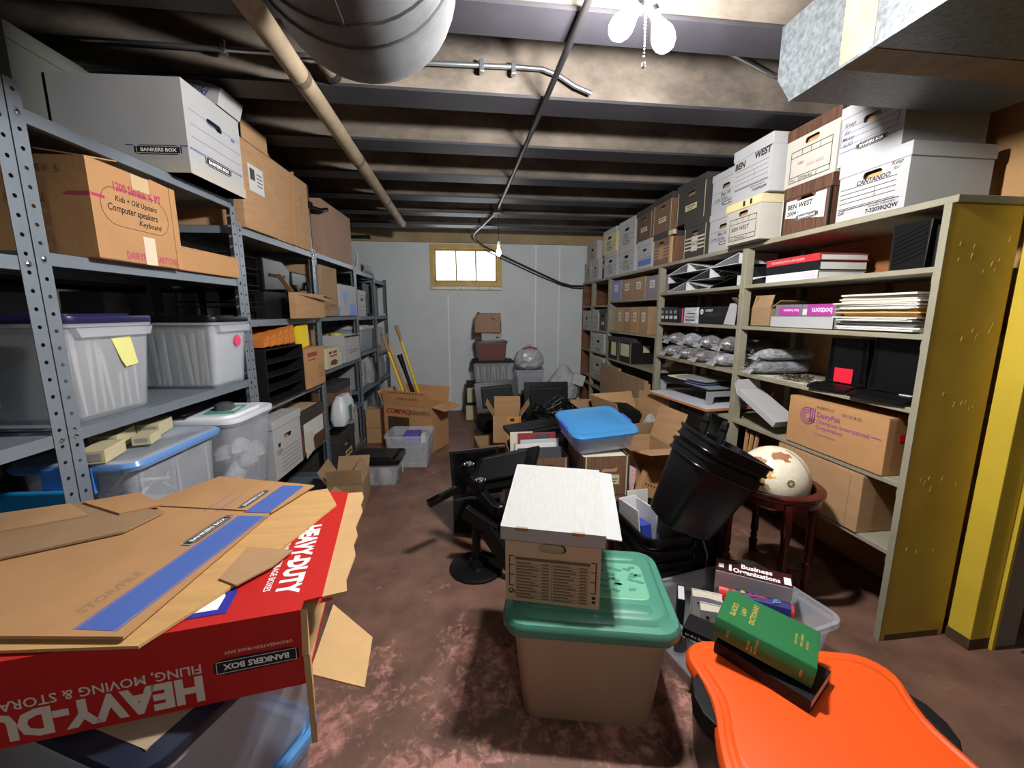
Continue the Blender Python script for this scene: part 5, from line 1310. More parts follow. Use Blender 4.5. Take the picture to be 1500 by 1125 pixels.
# clear tote with black lid
t = tote('clear_tote', 'clear tote with black lid and jars inside on the aisle floor', (-.69, 3.44, .001), -.08, .40, .32, .245, M_CLEAR, M_BLACK, taper=.86, r=.025, lidh=.05, lid_in=True)
for k, (x, y, cc) in enumerate(((-.08, -.07, '#8f86b8'), (.07, -.07, '#c9c4b8'), (.0, .07, '#b9a58a'))):
    MB().lathe([(.05, .01), (.055, .03), (.055, .09), (.05, .1)], 18, Matrix.Translation((x, y, 0))).build('jar', mat('jar_%d' % k, ['#c9a878', '#b5b3ae', '#a58f6a'][k], .3), t, smooth=True)
    MB().lathe([(.056, .1), (.056, .15), (.05, .165)], 18, Matrix.Translation((x, y, 0))).build('jar', mat('jar_lid_%d' % k, cc, .3), t, smooth=True)
plate(t, face_T('R', .40 * .95, .32, .2), .0, .07, .05, .15, M_PAPER, 'torn_label')
# open clear tote
t = tote('clear_tote', 'open clear tote of purple packs and papers beside the computer carton', (-.47, 3.84, .001), -.10, .42, .36, .31, M_CLEAR, None, taper=.88, r=.025)
MB().box((-.17, -.14, .01), (.16, .12, .06)).build('paper_stack', mat('red_white_papers', '#c9b8b0', .7, .3, 20), t); MB().box((-.16, -.13, .061), (.15, .10, .12)).build('magazines', mat('magazine_edges', '#b9a8a0', .6, .4, 40, stretch=(1, 1, 8)), t)
MB().box((-.05, -.06, .2), (.09, .08, .30)).build('purple_pack', mat('purple_pack', '#5a4ea8', .4), t, bevel=.003); MB().box((-.13, -.12, .121), (.13, .10, .2)).build('packed_goods', mat('packed_goods', '#8f9296', .6, .3, 20), t)
MB().lathe([(.07, .0), (.07, .02), (.04, .03)], 18, Matrix.Translation((-.11, .02, .23))).build('grey_disc', M_GREYBOX, t); MB().box((.1, -.02, .2), (.14, .06, .28)).build('white_pack', M_PAPER, t)

# tower of boxes by the end wall
for k in range(2):
    z = .001 + .236 * k
    t = file_box('file_box', 'cream lidded box with blue round mark at the base of the far stack, %s' % ('bottom one', 'second up')[k], (.31 + .02 * k, 5.38, z), 0, .48, .36, .235, body=M_CREAM, lid=M_BLACKM, lidh=.04, hole=False)
    T = face_T('F', .48, .36, .235); c = MB().lathe([(.05, 0), (.05, .0006)], 20, T @ Matrix.Translation((-.01, .10, 0))).build('round_mark', M_BLUEPRINT, t); MB().lathe([(.033, 0), (.033, .0006)], 18, face_T('F', .48, .36, .235, .0018) @ Matrix.Translation((.0, .09, 0))).build('white_disc', M_PAPER, c)
t = tote('clear_tote', 'clear tote of hanging files in the far stack', (.44, 5.62, .474), .02, .55, .38, .30, M_CLEAR, M_BLACKM, taper=.92, r=.02, lidh=.03)
hang_files(t, 10, .44, .28, .22, 4, tint + [mat('folder_rose', '#a06a66', .7)])
t = tote('rosy_tote', 'dull pink translucent tote with dark lid high in the far stack', (.42, 5.62, .775), .03, .42, .34, .26, clear_mat('rosy_plastic', '#8f6562', .8, .35), mat('dark_rose_plastic', '#4a3a3a', .4), taper=.92, r=.02, lidh=.03)
t = carton('carton', 'low white box on the pink tote in the far stack', (.43, 5.50, 1.036), 0, .27, .24, .105, M_WHITE, tape=None); plate(t, face_T('F', .27, .24, .105), .05, .03, .09, .05, M_INKG, 'mark')
t = open_carton('carton', 'small brown carton with peaked open flaps crowning the far stack', (.37, 5.46, 1.142), -.15, .33, .26, .13, (50, 60, 75, 30), M_CARDPINK, fl=.14)
def bag(name, label, loc, w, d, h, seed, m, contents=None):
    t = thing(name, label, 'plastic bag', loc)
    n = 18; loops = []
    for j in range(9):
        f = [.55, .9, 1.0, 1.02, .96, .85, .66, .42, .18][j]
        loops.append([(w / 2 * f * math.cos(2 * PI * i / n) * (1 + .25 * mnoise.noise((i * .9, j * .8, seed))), d / 2 * f * math.sin(2 * PI * i / n) * (1 + .25 * mnoise.noise((i * .8, j * .9, seed + 9))), h * j / 8 + (.03 * mnoise.noise((i, j, seed + 5)) if j else 0)) for i in range(n)])
    MB().loft(loops).build('film', m, t)
    return t
M_BAG = mat('bag_film', '#b9bcc0', .25, .15, 10, bump=.9, bscale=16)
M_BAGC = clear_mat('bag_clear', '#b9bcc4', .55, .15)
t = tote('clear_tote', 'clear bin under a knotted plastic bag by the end wall', (.94, 5.62, .30), .0, .40, .34, .34, M_FROST, None, taper=.9, r=.02)
for k in range(3): MB().box((-.15 + .1 * k, -.1, .01), (-.07 + .1 * k, .1, .2)).build('white_pack', M_PAPER, t)
o = MB().box((-.22, -.18, 0), (.22, .18, .298)).build('crate', M_BLACKM, None, loc=(.93, 5.62, .001)); tag(o, 'black crate under the clear bin by the end wall, behind the monitors', 'crate')
t = bag('plastic_bag', 'knotted grey plastic bag with red print on the clear bin', (.94, 5.60, .641), .40, .32, .33, 2.3, M_BAG); MB().tube([(-.1, -.12, .29), (.0, -.1, .31), (.1, -.1, .28)], .012, 6).build('red_tie', mat('bag_red', '#b5525a', .5), t)
t = bag('plastic_bag', 'wrinkled clear bag holding a white box, right of the far stack', (1.40, 5.50, .202), .42, .38, .50, 5.1, M_BAG); MB().box((-.02, -.20, .28), (.14, -.05, .42), Matrix.Rotation(.3, 4, 'Y')).build('white_box', M_PAPER, t)
o = tag(MB().box((-.22, -.2, 0), (.22, .2, .2)).build('crate', M_BLACKM, None, loc=(1.40, 5.5, .001)), 'low black crate under the wrinkled clear bag', 'crate')

def monitor(name, label, loc, rot, w, h, back=False, stand=False):
    t = thing(name, label, 'monitor', loc, rot)
    b = MB().box((-w / 2, 0, 0), (w / 2, .022, h)); b.build('bezel', M_BLACK, t, bevel=.004)
    if back:
        MB().prism([(-w * .36, h * .15), (w * .36, h * .15), (w * .36, h * .85), (-w * .36, h * .85)], -.03, .0, 'y').build('rear_housing', M_BLACKM, t, bevel=.012)
        MB().box((-w * .36, -.031, h * .78), (w * .36, -.029, h * .79)).build('vent_line', mat('grey_line', '#4a4c52', .5), t)
    else:
        MB().box((-w / 2 + .02, -.001, .022), (w / 2 - .02, 0, h - .02)).build('screen', M_GLOSSB, t)
    if stand:
        MB().box((-.03, .022, -.02), (.03, .05, h * .5)).build('stand_neck', M_BLACK, t); MB().box((-.11, -.05, -.03), (.11, .14, -.02)).build('stand_foot', M_BLACK, t, bevel=.004)
    return t
monitor('black_monitor', 'black flat monitor leaning left, back turned, below the far stack', (.47, 5.02, .19), (rad(-14), rad(-4), .05), .54, .38, back=True)
monitor('black_monitor', 'black flat monitor standing right, back turned, before the clear bags', (1.07, 5.02, .16), (rad(-8), 0, -.03), .56, .385, back=True)
for k, (x, y, z, r_, sz, lb) in enumerate(((.50, 4.78, .001, .2, (.5, .3, .155), 'black computer case lying under the left flat monitor'), (1.06, 4.78, .001, -.15, (.5, .34, .155), 'black computer case lying under the right flat monitor'), (.78, 4.36, .001, .3, (.42, .28, .16), 'black computer case lying before the two flat monitors'),
                                      (1.28, 3.9, .001, .1, (.36, .4, .32), 'black computer tower behind the big open carton'))):
    o = thing('computer_case', lb, 'computer case', (x, y, z), r_)
    MB().box((-sz[0] / 2, 0, 0), (sz[0] / 2, sz[1], sz[2])).build('case', M_BLACKM, o, bevel=.006); MB().box((-sz[0] / 2 + .02, -.004, .03), (sz[0] / 2 - .02, .0, sz[2] - .03)).build('front_panel', M_BLACK, o); MB().lathe([(.008, 0), (.008, .003)], 10, Matrix.Translation((sz[0] * .35, -.004, sz[2] * .5)) @ Matrix.Rotation(PI / 2, 4, 'X')).build('power_button', M_CHROME, o)
# cable tangles
def tangle(label, loc, n, sx, sy, sz, seed, r=.006):
    rr = random.Random(seed); b = MB()
    for k in range(n):
        p = Vector((rr.uniform(-sx, sx) * .7, rr.uniform(-sy, sy) * .7, rr.uniform(.01, sz)))
        dvec = Vector((rr.uniform(-1, 1), rr.uniform(-1, 1), rr.uniform(-.4, .4))); pts = []
        for j in range(14):
            pts.append(tuple(p)); dvec = (dvec + Vector((rr.uniform(-.8, .8), rr.uniform(-.8, .8), rr.uniform(-.5, .5)))).normalized(); p = p + dvec * .045
            p.x = max(-sx, min(sx, p.x)); p.y = max(-sy, min(sy, p.y)); p.z = max(.008, min(sz * (1.15 - abs(p.x / sx) * .6), p.z))
        b.tube(pts, r, 6)
    for k in range(n // 2):
        T_ = Matrix.Translation((rr.uniform(-sx, sx) * .8, rr.uniform(-sy, sy) * .8, rr.uniform(.02, sz))) @ Euler((rr.random() * 3, rr.random() * 3, rr.random() * 3)).to_matrix().to_4x4()
        b.box((-.02, -.008, -.006), (.02, .008, .006), T_)
    o = b.build('cable_tangle', M_BLACK, None, loc=loc); tag(o, label, 'cables'); o['kind'] = 'stuff'
    return o
tangle('tangle of black cables before the standing black monitor', (.83, 4.6, .163), 16, .32, .2, .16, 3)
tangle('tangle of black cables beside the tan shoebox-like carton', (.88, 3.535, .475), 22, .14, .06, .17, 4)
# support under cables: black equipment pile
o = thing('computer_case', 'black computer tower lying between the retail carton and the tan box', 'computer case', (.76, 3.18, .001), .12)
MB().box((-.26, 0, 0), (.26, .45, .40)).build('case', M_BLACKM, o, bevel=.006); MB().box((-.24, -.004, .03), (.24, .0, .37)).build('front_panel', M_BLACK, o)
o = thing('printer_slab', 'flat black printer tray slab sloping on the black computer tower', 'equipment', (.64, 3.20, .43), (rad(8), rad(-4), .22))
MB().box((-.25, 0, 0), (.25, .22, .03)).build('slab', M_BLACKM, o, bevel=.006); MB().box((-.24, -.003, .012), (.24, 0, .02)).build('groove', M_GLOSSB, o); MB().box((-.1, .05, .03), (.2, .08, .035)).build('ridge', M_BLACK, o)
# retail carton (smile print) on a white-lined carton
t = open_carton('carton', 'open white-lined carton under the retail carton with the smile print', (.36, 3.82, .001), .1, .40, .34, .15, (172, None, None, None), M_CARD2)
t = open_carton('carton', 'open brown retail carton with curved smile print and orange labels', (.42, 3.80, .152), -.12, .27, .26, .27, (None, 95, 120, 125), M_CARD, fl=.14)
t.location = (.44, 3.86, .153)
T = face_T('F', .27, .26, .27)
for z in (.03, .2): plate(t, T, .0, z, .11, z + .06, mat('orange_label', '#cf8a35', .6), 'orange_label'); plate(t, face_T('F', .27, .26, .27, .0018), .03, z + .015, .07, z + .045, M_INK, 'label_mark')
sm = MB()
pts = [(-.05 + .16 * k / 12, .135 - .02 * math.sin(PI * k / 12)) for k in range(13)]
for k in range(12):
    th = .004 + .004 * math.sin(PI * k / 12)
    sm.add([(pts[k][0], pts[k][1] - th, 0), (pts[k + 1][0], pts[k + 1][1] - th, 0), (pts[k + 1][0], pts[k + 1][1] + th * .3, 0), (pts[k][0], pts[k][1] + th * .3, 0)], [(0, 1, 2, 3)], T)
sm.build('smile_print', M_INK, t); plate(t, face_T('L', .27, .26, .27), .06, .04, .19, .17, M_PAPER, 'shipping_label')

# woodgrain file boxes
def grain_box(label, loc, rot, w, h, d, lid=False, body=None):
    t = file_box('file_box', label, loc, rot, w, d, h, body=body or M_WOODPRINT2, lid=M_WOODPRINT, lidh=.05, hole=False, lid_on=lid) if lid else None
    if not lid:
        t = thing('file_box', label, 'storage box', loc, rot); th = .005
        b = MB().box((-w / 2, 0, 0), (w / 2, d, th)).box((-w / 2, 0, 0), (w / 2, th, h)).box((-w / 2, d - th, 0), (w / 2, d, h)).box((-w / 2, th, 0), (-w / 2 + th, d - th, h)).box((w / 2 - th, th, 0), (w / 2, d - th, h)); b.build('body', body or M_WOODPRINT2, t)
    for sx in (-1, 1): MB().box((sx * (w / 2 - .006) - .006, -.002, 0), (sx * (w / 2 - .006) + .006, .001, h - (.05 if lid else 0))).build('dark_edge', M_DARKBOX, t); MB().box((sx * (w / 2 - .018) - .003, -.0022, 0), (sx * (w / 2 - .018) + .003, .001, h - (.05 if lid else 0))).build('edge_trim', M_CREAM, t)
    return t
grain_box('brown woodgrain file box on the floor under the box of folders', (.495, 2.47, .001), .02, .36, .235, .38, lid=True)
t = grain_box('open woodgrain file box stuffed with grey and red folders', (.495, 2.46, .238), .02, .36, .255, .38)
plate(t, face_T('F', .36, .38, .255), -.07, .2, .08, .215, M_DARKBOX, 'handle_slot')
FOL = [mat('dark_grey_folder', '#3f4044', .6), mat('maroon_folder', '#7a2a30', .6), mat('pale_grey_folder', '#a9acae', .6), M_PAPER, M_PAPER2]
for k, (y, hh, m, x0, x1, lb) in enumerate(((.05, .30, FOL[0], -.14, .15, 'dark grey folder at the front of the open woodgrain file box'), (.09, .315, FOL[3], -.15, .12, 'white sheet sheaf behind the front grey folder'), (.13, .33, FOL[2], -.11, .15, 'pale grey folder in the middle of the woodgrain file box'),
                                             (.18, .36, FOL[1], -.12, .14, 'maroon and grey folder sticking up in the woodgrain file box'), (.28, .34, FOL[4], -.16, .0, 'white and yellow packet at the back of the woodgrain file box'))):
    o = thing('file_folder', lb, 'folder', (.495, 2.46 + y, .2445), (rad(-3), 0, .02))
    MB().box((x0, 0, 0), (x1, .012, hh)).build('cover', m, o, bevel=.002); MB().box((x0 + .008, .013, .0), (x1 - .004, .024, hh - .012)).build('papers', M_PAPER, o)
    if k == 3: MB().prism([(-.06, .02), (.1, .02), (.1, hh - .01), (.0, hh - .01)], -.001, 0, 'y').build('grey_panel', FOL[0], o)
grain_box('wide brown woodgrain file box with a bare lid beside the wastebaskets', (.85, 2.06, .001), -.02, .34, .315, .42, lid=True, body=M_WOODPRINT)
t = grain_box('woodgrain file box with torn cream label under the blue-lid tub', (.85, 2.26, .318), -.02, .285, .245, .38)
T = face_T('F', .285, .38, .245); plate(t, T, -.02, .07, .08, .13, M_CREAM, 'torn_label'); form(t, face_T('F', .285, .38, .245, .0018), [(.01, .1, .07, .106), (.01, .085, .06, .09)]); MB().prism([(-.03, .15), (.06, .15), (.07, .175), (.03, .165), (-.02, .17)], 0, .001, 'z', T).build('torn_patch', M_CARD, t)
MB().box((-.13, .01, .18), (.13, .37, .235)).build('contents', M_PAPER2, t)
# blue-lid tub
t = thing('blue_lid_tub', 'small clear tub with translucent blue lid tilted on a woodgrain box', 'storage tote', (.85, 2.50, .604), (rad(9), rad(-3), .10))
w, d, h = .40, .40, .12
MB().loft([rrect(w * .88, d * .88, .03, 0), rrect(w * .96, d * .96, .04, h - .02), rrect(w, d, .04, h - .015), rrect(w * .93, d * .93, .04, h - .012), rrect(w * .86, d * .86, .03, .005)]).build('body', M_CLEAR, t, smooth=True)
MB().loft([rrect(w + .02, d + .02, .06, h - .022), rrect(w + .026, d + .026, .06, h - .006), rrect(w + .01, d + .01, .06, h + .006), rrect(w - .03, d - .03, .05, h + .008), rrect(w - .06, d - .06, .04, h + .0), rrect(w - .09, d - .09, .04, h + .004)]).build('lid', clear_mat('translucent_blue', '#4fa0dc', .55, .2), t, smooth=True)
for sx in (-1, 1): MB().box((sx * (w / 2 + .01) - .012, -.06, h - .03), (sx * (w / 2 + .01) + .012, .06, h + .006)).build('latch', clear_mat('translucent_navy', '#3f56c4', .85, .2), t, bevel=.004)
MB().loft([rrect(.3, .3, .05, .01), rrect(.33, .33, .06, .06), rrect(.28, .28, .06, .09)]).build('bagged_parts', M_FILM, t)
# tan shoebox-like carton and big open carton
t = thing('carton', 'pale tan open box lying on its side behind the blue lid', 'carton', (.94, 2.98, .525), (rad(-14), rad(-4), .12))
MB().box((-.12, 0, 0), (.12, .09, .004)).box((-.12, .086, 0), (.12, .09, .15)).box((-.12, 0, 0), (-.116, .09, .15)).box((.116, 0, 0), (.12, .09, .15)).build('body', M_CARDIN, t); MB().box((-.115, .06, .01), (.115, .064, .145)).build('inner_panel', M_CARDIN, t); MB().box((-.12, .05, .15), (.12, .09, .154)).build('lid_edge', M_CARD, t)
o = thing('computer_case', 'black equipment box under the pale tan open box', 'equipment', (1.02, 2.92, .001), .05); MB().box((-.12, 0, 0), (.12, .26, .50)).build('case', M_BLACKM, o, bevel=.006); MB().box((-.1, -.003, .1), (.1, 0, .45)).build('front_panel', M_BLACK, o)
t = open_carton('carton', 'big open brown carton holding a black device by the shelving', (1.44, 3.04, .12), .22, .44, .40, .42, (None, 120, 104, 96), M_CARD, fl=.18)
MB().box((-.21, .0, .30), (.21, .004, .44), Matrix.Rotation(rad(8), 4, 'X')).build('flap', M_CARD2, t)
o = tag(MB().box((-.22, 0, 0), (.22, .38, .118)).build('flat_box', M_CARD2, None, loc=(1.44, 3.05, .001), rot=(0, 0, .22), bevel=.003), 'flat brown carton under the big open carton', 'carton')
o = thing('black_device', 'black plastic device with flap lying in the big open carton', 'equipment', (1.37, 3.20, .49), (rad(12), rad(8), .3)); MB().prism([(-.12, 0), (.12, 0), (.13, .08), (.09, .12), (-.1, .12)], 0, .18, 'y').build('housing', M_BLACKM, o, bevel=.008); MB().box((-.08, .02, .12), (.07, .16, .126)).build('lid_panel', M_BLACK, o); MB().lathe([(.008, 0), (.008, .01)], 10, Matrix.Translation((.05, .03, .126))).build('button', M_CHROME, o)
o = bag('plastic_bag', 'small ball of clear plastic wrap in the big open carton', (1.55, 3.17, .458), .11, .11, .12, 8.2, M_FILM)
o = tag(MB().box((-.16, -.14, 0), (.16, .14, .33)).build('packing_block', M_CARD2, None, loc=(1.41, 3.24, .1255), rot=(0, 0, .22)), 'brown packing filler inside the big open carton', 'packing')
o = tag(MB().box((-.42, 0, 0), (.32, .02, .62)).build('cardboard_sheet', M_CARD2, None, loc=(1.41, 3.60, .001), rot=(0, 0, .0)), 'flat brown cardboard sheet standing behind the big open carton', 'cardboard')
# lower open carton with small things
t = open_carton('carton', 'open brown carton with tall raised flap holding envelopes, behind the wastebaskets', (1.27, 2.52, .12), .06, .32, .34, .38, (168, None, None, 108), M_CARD, fl=.24)
plate(t, face_T('F', .32, .34, .38), -.16, .31, .16, .36, mat('brown_tape_strip', '#b06f38', .4), 'brown_tape')
o = tag(MB().box((-.16, 0, 0), (.16, .34, .118)).build('flat_box', M_DARKBOX, None, loc=(1.27, 2.52, .001), rot=(0, 0, .06), bevel=.003), 'dark flat box under the carton of envelopes', 'carton')
o = thing('small_carton', 'small brown printed carton leaning at the front of the envelope carton', 'carton', (1.18, 2.40, .20), (rad(-4), rad(24), .1)); MB().box((-.08, 0, 0), (.08, .05, .22)).build('body', M_CARD3, o, bevel=.003)
for k in range(5): MB().lathe([(.006, 0), (.006, .0006)], 8, face_T('F', .16, .05, .22) @ Matrix.Translation((-.05 + .022 * k, .1, 0))).build('printed_dot', M_INK, o)
o = tag(MB().prism([(-.03, 0), (.02, -.01), (.035, .16), (-.035, .2)], 0, .02, 'y').build('striped_bag', mat('pink_stripe', '#d98a94', .5, 0, 40, col2='#ece4e0', stretch=(.2, 1, 3)), None, loc=(1.075, 2.42, .25)), 'pink striped paper bag poking up beside the woodgrain box', 'bag')
o = tag(MB().box((-.03, 0, 0), (.03, .02, .13)).build('white_card', M_PAPER, None, loc=(1.405, 2.44, .30), rot=(0, rad(-30), 0), bevel=.008), 'white card leaning in front of the envelope carton', 'card')
o = tag(MB().box((-.14, -.06, 0), (.12, .10, .165)).build('low_carton', M_CARD2, None, loc=(1.25, 2.37, .001), bevel=.004), 'low brown carton on the floor before the envelope carton', 'carton')

# monitor arm stand and monitors in the aisle
t = monitor('black_monitor', 'black widescreen monitor standing behind the monitor arm stand', (.10, 2.52, .245), (rad(-10), rad(-3), .08), .32, .30)
MB().lathe([(.006, 0), (.006, .002)], 10, Matrix.Translation((-.155, -.001, .308)) @ Matrix.Rotation(PI / 2, 4, 'X')).build('logo_dot', M_CHROME, t)
o = tag(MB().box((-.16, 0, 0), (.14, .14, .225)).build('black_box', M_BLACKM, None, loc=(.10, 2.50, .001), bevel=.006), 'black box propping the widescreen monitor', 'box')
st = thing('monitor_arm_stand', 'black twin monitor arm stand with round base and chrome knobs', 'monitor stand', (.07, 2.12, 0))
MB().lathe([(.15, .001), (.15, .012), (.13, .02), (.05, .026), (.04, .06)], 32).build('base_plate', M_BLACK, st, smooth=True)
MB().cyl((0, 0, .02), (0, 0, .32), .024, 16).build('pole', M_BLACK, st, smooth=True)
def bar(p0, p1, w_, h_, name, m=M_BLACK):
    a, b_ = Vector(p0), Vector(p1); L = (b_ - a).length
    T_ = Matrix.Translation(a) @ (b_ - a).to_track_quat('X', 'Z').to_matrix().to_4x4()
    return MB().box((0, -w_ / 2, -h_ / 2), (L, w_ / 2, h_ / 2), T_).build(name, m, st, bevel=.006)
bar((-.07, .12, .56), (.03, .05, .42), .05, .05, 'arm'); bar((.03, .05, .42), (.14, -.02, .30), .055, .05, 'arm'); bar((.14, -.02, .30), (.24, -.06, .20), .05, .05, 'arm')
bar((-.06, -.0, .34), (.10, -.07, .25), .04, .07, 'arm'); bar((.05, -.06, .26), (.20, -.16, .06), .03, .09, 'arm')
for p in ((-.03, .08, .53), (.03, .04, .45), (.13, -.03, .33), (.19, -.05, .27)):
    MB().lathe([(.026, 0), (.026, .05), (.02, .056)], 14, Matrix.Translation(p)).build('knob', M_BLACK, st, smooth=True); MB().lathe([(.027, .045), (.027, .05)], 14, Matrix.Translation(p)).build('knob_ring', M_CHROME, st, smooth=True)
for p in ((.06, -.085, .24), (.16, -.1, .22)): MB().box((p[0], p[1], p[2]), (p[0] + .05, p[1] + .02, p[2] + .03)).build('clip', M_CHROME, st, bevel=.004)
t = monitor('black_monitor', 'black monitor lying tilted on the twin arm stand, screen facing down', (.19, 2.195, .435), (rad(-66), rad(-18), rad(-28)), .42, .30, back=True)
o = thing('black_lever', 'short black lever arm sticking out over the red floor', 'lever', (-.10, 2.2, .40), (0, rad(-12), .55)); MB().box((-.10, -.016, -.018), (.08, .016, .018)).build('bar', M_BLACK, o, bevel=.004); MB().box((-.102, -.017, .006), (-.03, .017, .019)).build('edge', M_GLOSSB, o)
o = tag(MB().box((-.12, -.1, 0), (.14, .12, .27)).build('black_box', M_BLACKM, None, loc=(.46, 2.2, .001), rot=(0, 0, 0), bevel=.006), 'black box beside the monitor arm stand, behind the white-lid box', 'box')
# ---------------------------------------------------------------- foreground right
# green-lid tote
GR = -rad(13)
t = tote('green_lid_tote', 'beige storage tote with dusty green lid standing in the aisle', (.445, 1.34, .001), GR, .54, .42, .44, M_BEIGEPL, None, taper=.86, r=.05, bodyh=.40)
w, d = .565, .46
MB().loft([rrect(w, d, .07, .372), rrect(w + .012, d + .012, .075, .382), rrect(w + .012, d + .012, .075, .405), rrect(w - .004, d - .004, .07, .418), rrect(w - .05, d - .05, .06, .422), rrect(w - .07, d - .07, .06, .436), rrect(w - .09, d - .09, .055, .44)]).build('lid', M_GREENPL, t, smooth=True)
for (x0, y0, x1, y1) in ((-.2, -.175, .2, -.125), (-.2, .125, .2, .165)):
    MB().loft([rrect(x1 - x0, y1 - y0, .02, .4395, cx=(x0 + x1) / 2, cy=(y0 + y1) / 2), rrect(x1 - x0 - .012, y1 - y0 - .012, .015, .444, cx=(x0 + x1) / 2, cy=(y0 + y1) / 2)]).build('lid_ridge', M_GREENPL, t, smooth=True)
MB().loft([rrect(.42, .21, .03, .4395), rrect(.41, .20, .03, .4415)]).build('lid_panel', mat('green_plastic_dusty', '#6aa68c', .5), t)
rp = random.Random(2)
dm = MB()
for k in range(40):
    x, y, a = rp.uniform(-.19, .19), rp.uniform(-.085, .085), rp.choice((.3, -.3))
    dm.prism([(-.016, -.004), (.01, -.008), (.016, .004), (-.01, .008)], 0, .0012, 'z', Matrix.Translation((x, y, .4415)) @ Matrix.Rotation(a, 4, 'Z'))
o = dm.build('lid_texture', M_GREENPL, t); o['kind'] = 'stuff'
MB().loft([rrect(.56, .43, .06, .372), rrect(.552, .422, .06, .35), rrect(.5, .38, .05, .34)], False, False).build('rim_skirt', M_BEIGEPL, t, smooth=True)
# white-lid box on it
WR = -rad(17)
t = thing('file_box', 'brown-front file box with printed index form and skewed white lid on green tote', 'storage box', (.285, 1.212, .4455), WR)
w, d, h = .31, .385, .262
M_SHADEW = mat('kraft_white_board', '#c4ab8b', .75, .06, 5)
b = MB(); holed_face(b, -w / 2, 0, w / 2, h, stadium(-.0, .2, .09, .032)); b.add([(-w / 2, 0, 0), (w / 2, 0, 0), (w / 2, d, 0), (-w / 2, d, 0), (-w / 2, 0, h), (w / 2, 0, h), (w / 2, d, h), (-w / 2, d, h)], [(0, 3, 2, 1), (1, 2, 6, 5), (2, 3, 7, 6), (3, 0, 4, 7)]); b.build('body', M_SHADEW, t)
MB().box((-w / 2 + .01, .02, .02), (w / 2 - .01, d - .02, h - .02)).build('contents', M_SHADEW, t)
T = face_T('F', w, d, h)
form(t, T, frame_rects(-.142, .055, .142, .165, .0022)[2:] + [(-.142, .163, -.125, .165), (.125, .163, .142, .165), (-.142, .055, -.125, .057), (.125, .055, .142, .057), (-.142, .13, -.125, .132), (-.142, .095, -.125, .097), (.125, .13, .142, .132), (.125, .095, .142, .097)])
sh = plate(t, T, -.122, .012, .122, .162, mat('index_sheet', '#b59d7e', .7), 'index_sheet')
T2 = face_T('F', w, d, h, .002)
rr = [(-.122, .152, .122, .162), (-.0005, .012, .0005, .152)]
for k in range(12):
    z = .145 - .0112 * k
    for x0 in (-.118, .004): rr += [(x0, z - .0045, x0 + .05 + (k * 7 % 5) * .006, z - .0015), (x0 + .085, z - .0045, x0 + .108, z - .0015), (x0, z - .0072, x0 + .112, z - .0068)]
form(sh, T2, rr, mat('faint_print', '#6a5640', .8), 'printed_rows')
text(t, 'Quill', T, -.148, .03, .022, M_INK, shear=.3, bold=.02)
form(t, T, [(.13, .02, .142, .03), (.13, .035, .142, .045)])
ld = thing('box_lid', 'large white cardboard lid resting askew on the brown-front file box', 'lid', (.285, 1.205, .718), (rad(7.5), rad(1.5), WR + .03))
b = MB().box((-.165, -.01, .0), (.165, .40, .004)); b.build('top', mat('bright_white_board', '#a4a4a2', .7, .08, 14, stretch=(8, 1, 1)), ld)
MB().box((-.165, -.014, -.045), (.165, -.01, .004)).build('lid_side', M_WHITE, ld); MB().box((-.169, -.012, -.045), (-.165, .40, .004)).build('lid_side', M_WHITE, ld); MB().box((-.165, .40, -.045), (.165, .404, .004)).build('lid_side', M_WHITE, ld)
MB().box((.166, -.008, -.001), (.215, .41, .003), Matrix.Rotation(rad(4), 4, 'Y')).build('side_flap', M_WHITE, ld)
for x in (-.1, .08): MB().box((x - .02, -.0155, -.006), (x + .02, -.008, .0048)).build('tab_slot', M_CARD2, ld)
wv = MB(); rp = random.Random(4)
for k in range(46):
    x = -.15 + .3 * rp.random(); y = .02 + .34 * rp.random(); wv.box((x, y, .004), (x + rp.uniform(.01, .04), y + .0012, .0043))
o = wv.build('scuff_marks', mat('scuff_grey', '#b9b9b6', .8), ld); o['kind'] = 'stuff'

# wastebaskets
def wastebasket(label, loc, rot, w=.27, d=.40, h=.36, m=None, group=None):
    t = thing('wastebasket', label, 'wastebasket', loc, rot, group)
    k = .72
    MB().loft([rrect(w * k - .02, d * k - .02, .03, .0), rrect(w * k, d * k, .04, .012), rrect(w - .02, d - .02, .05, h - .05), rrect(w - .004, d - .004, .055, h - .048), rrect(w - .004, d - .004, .055, h - .008), rrect(w + .012, d + .012, .06, h - .012), rrect(w + .012, d + .012, .06, h), rrect(w - .012, d - .012, .052, h + .001),
               rrect(w - .022, d - .022, .05, h - .05), rrect(w * k - .008, d * k - .008, .035, .018)]).build('bin', m or M_BLACK, t, smooth=True)
    MB().loft([rrect(w + .002, d + .002, .055, h - .05), rrect(w + .006, d + .006, .056, h - .046), rrect(w + .002, d + .002, .055, h - .042)], False, False).build('ridge', M_BLACK, t, smooth=True)
    return t
SR = .10
for k, lb in enumerate(('black wastebasket at the bottom of the nested stack', 'black wastebasket in the middle of the nested stack', 'black wastebasket on top of the nested stack with papers in it')):
    wastebasket(lb, (.925, 1.825, .001 + .06 * k), SR, group='nested black wastebaskets', h=.28)
o = tag(MB().box((.0, -.001, 0), (.06, .001, .07)).build('paper_label', M_GREYBOX, None, loc=(.965, 1.625, .10), rot=(rad(-8), 0, SR)), 'small grey paper label stuck on the lowest wastebasket', 'label')
o = thing('ring_binder', 'white binder with blue tab standing in the top wastebasket', 'binder', (.895, 1.725, .19), (rad(-7), rad(-4), .1)); MB().box((-.05, 0, 0), (.05, .2, .006)).build('cover', M_VINYLW, o)
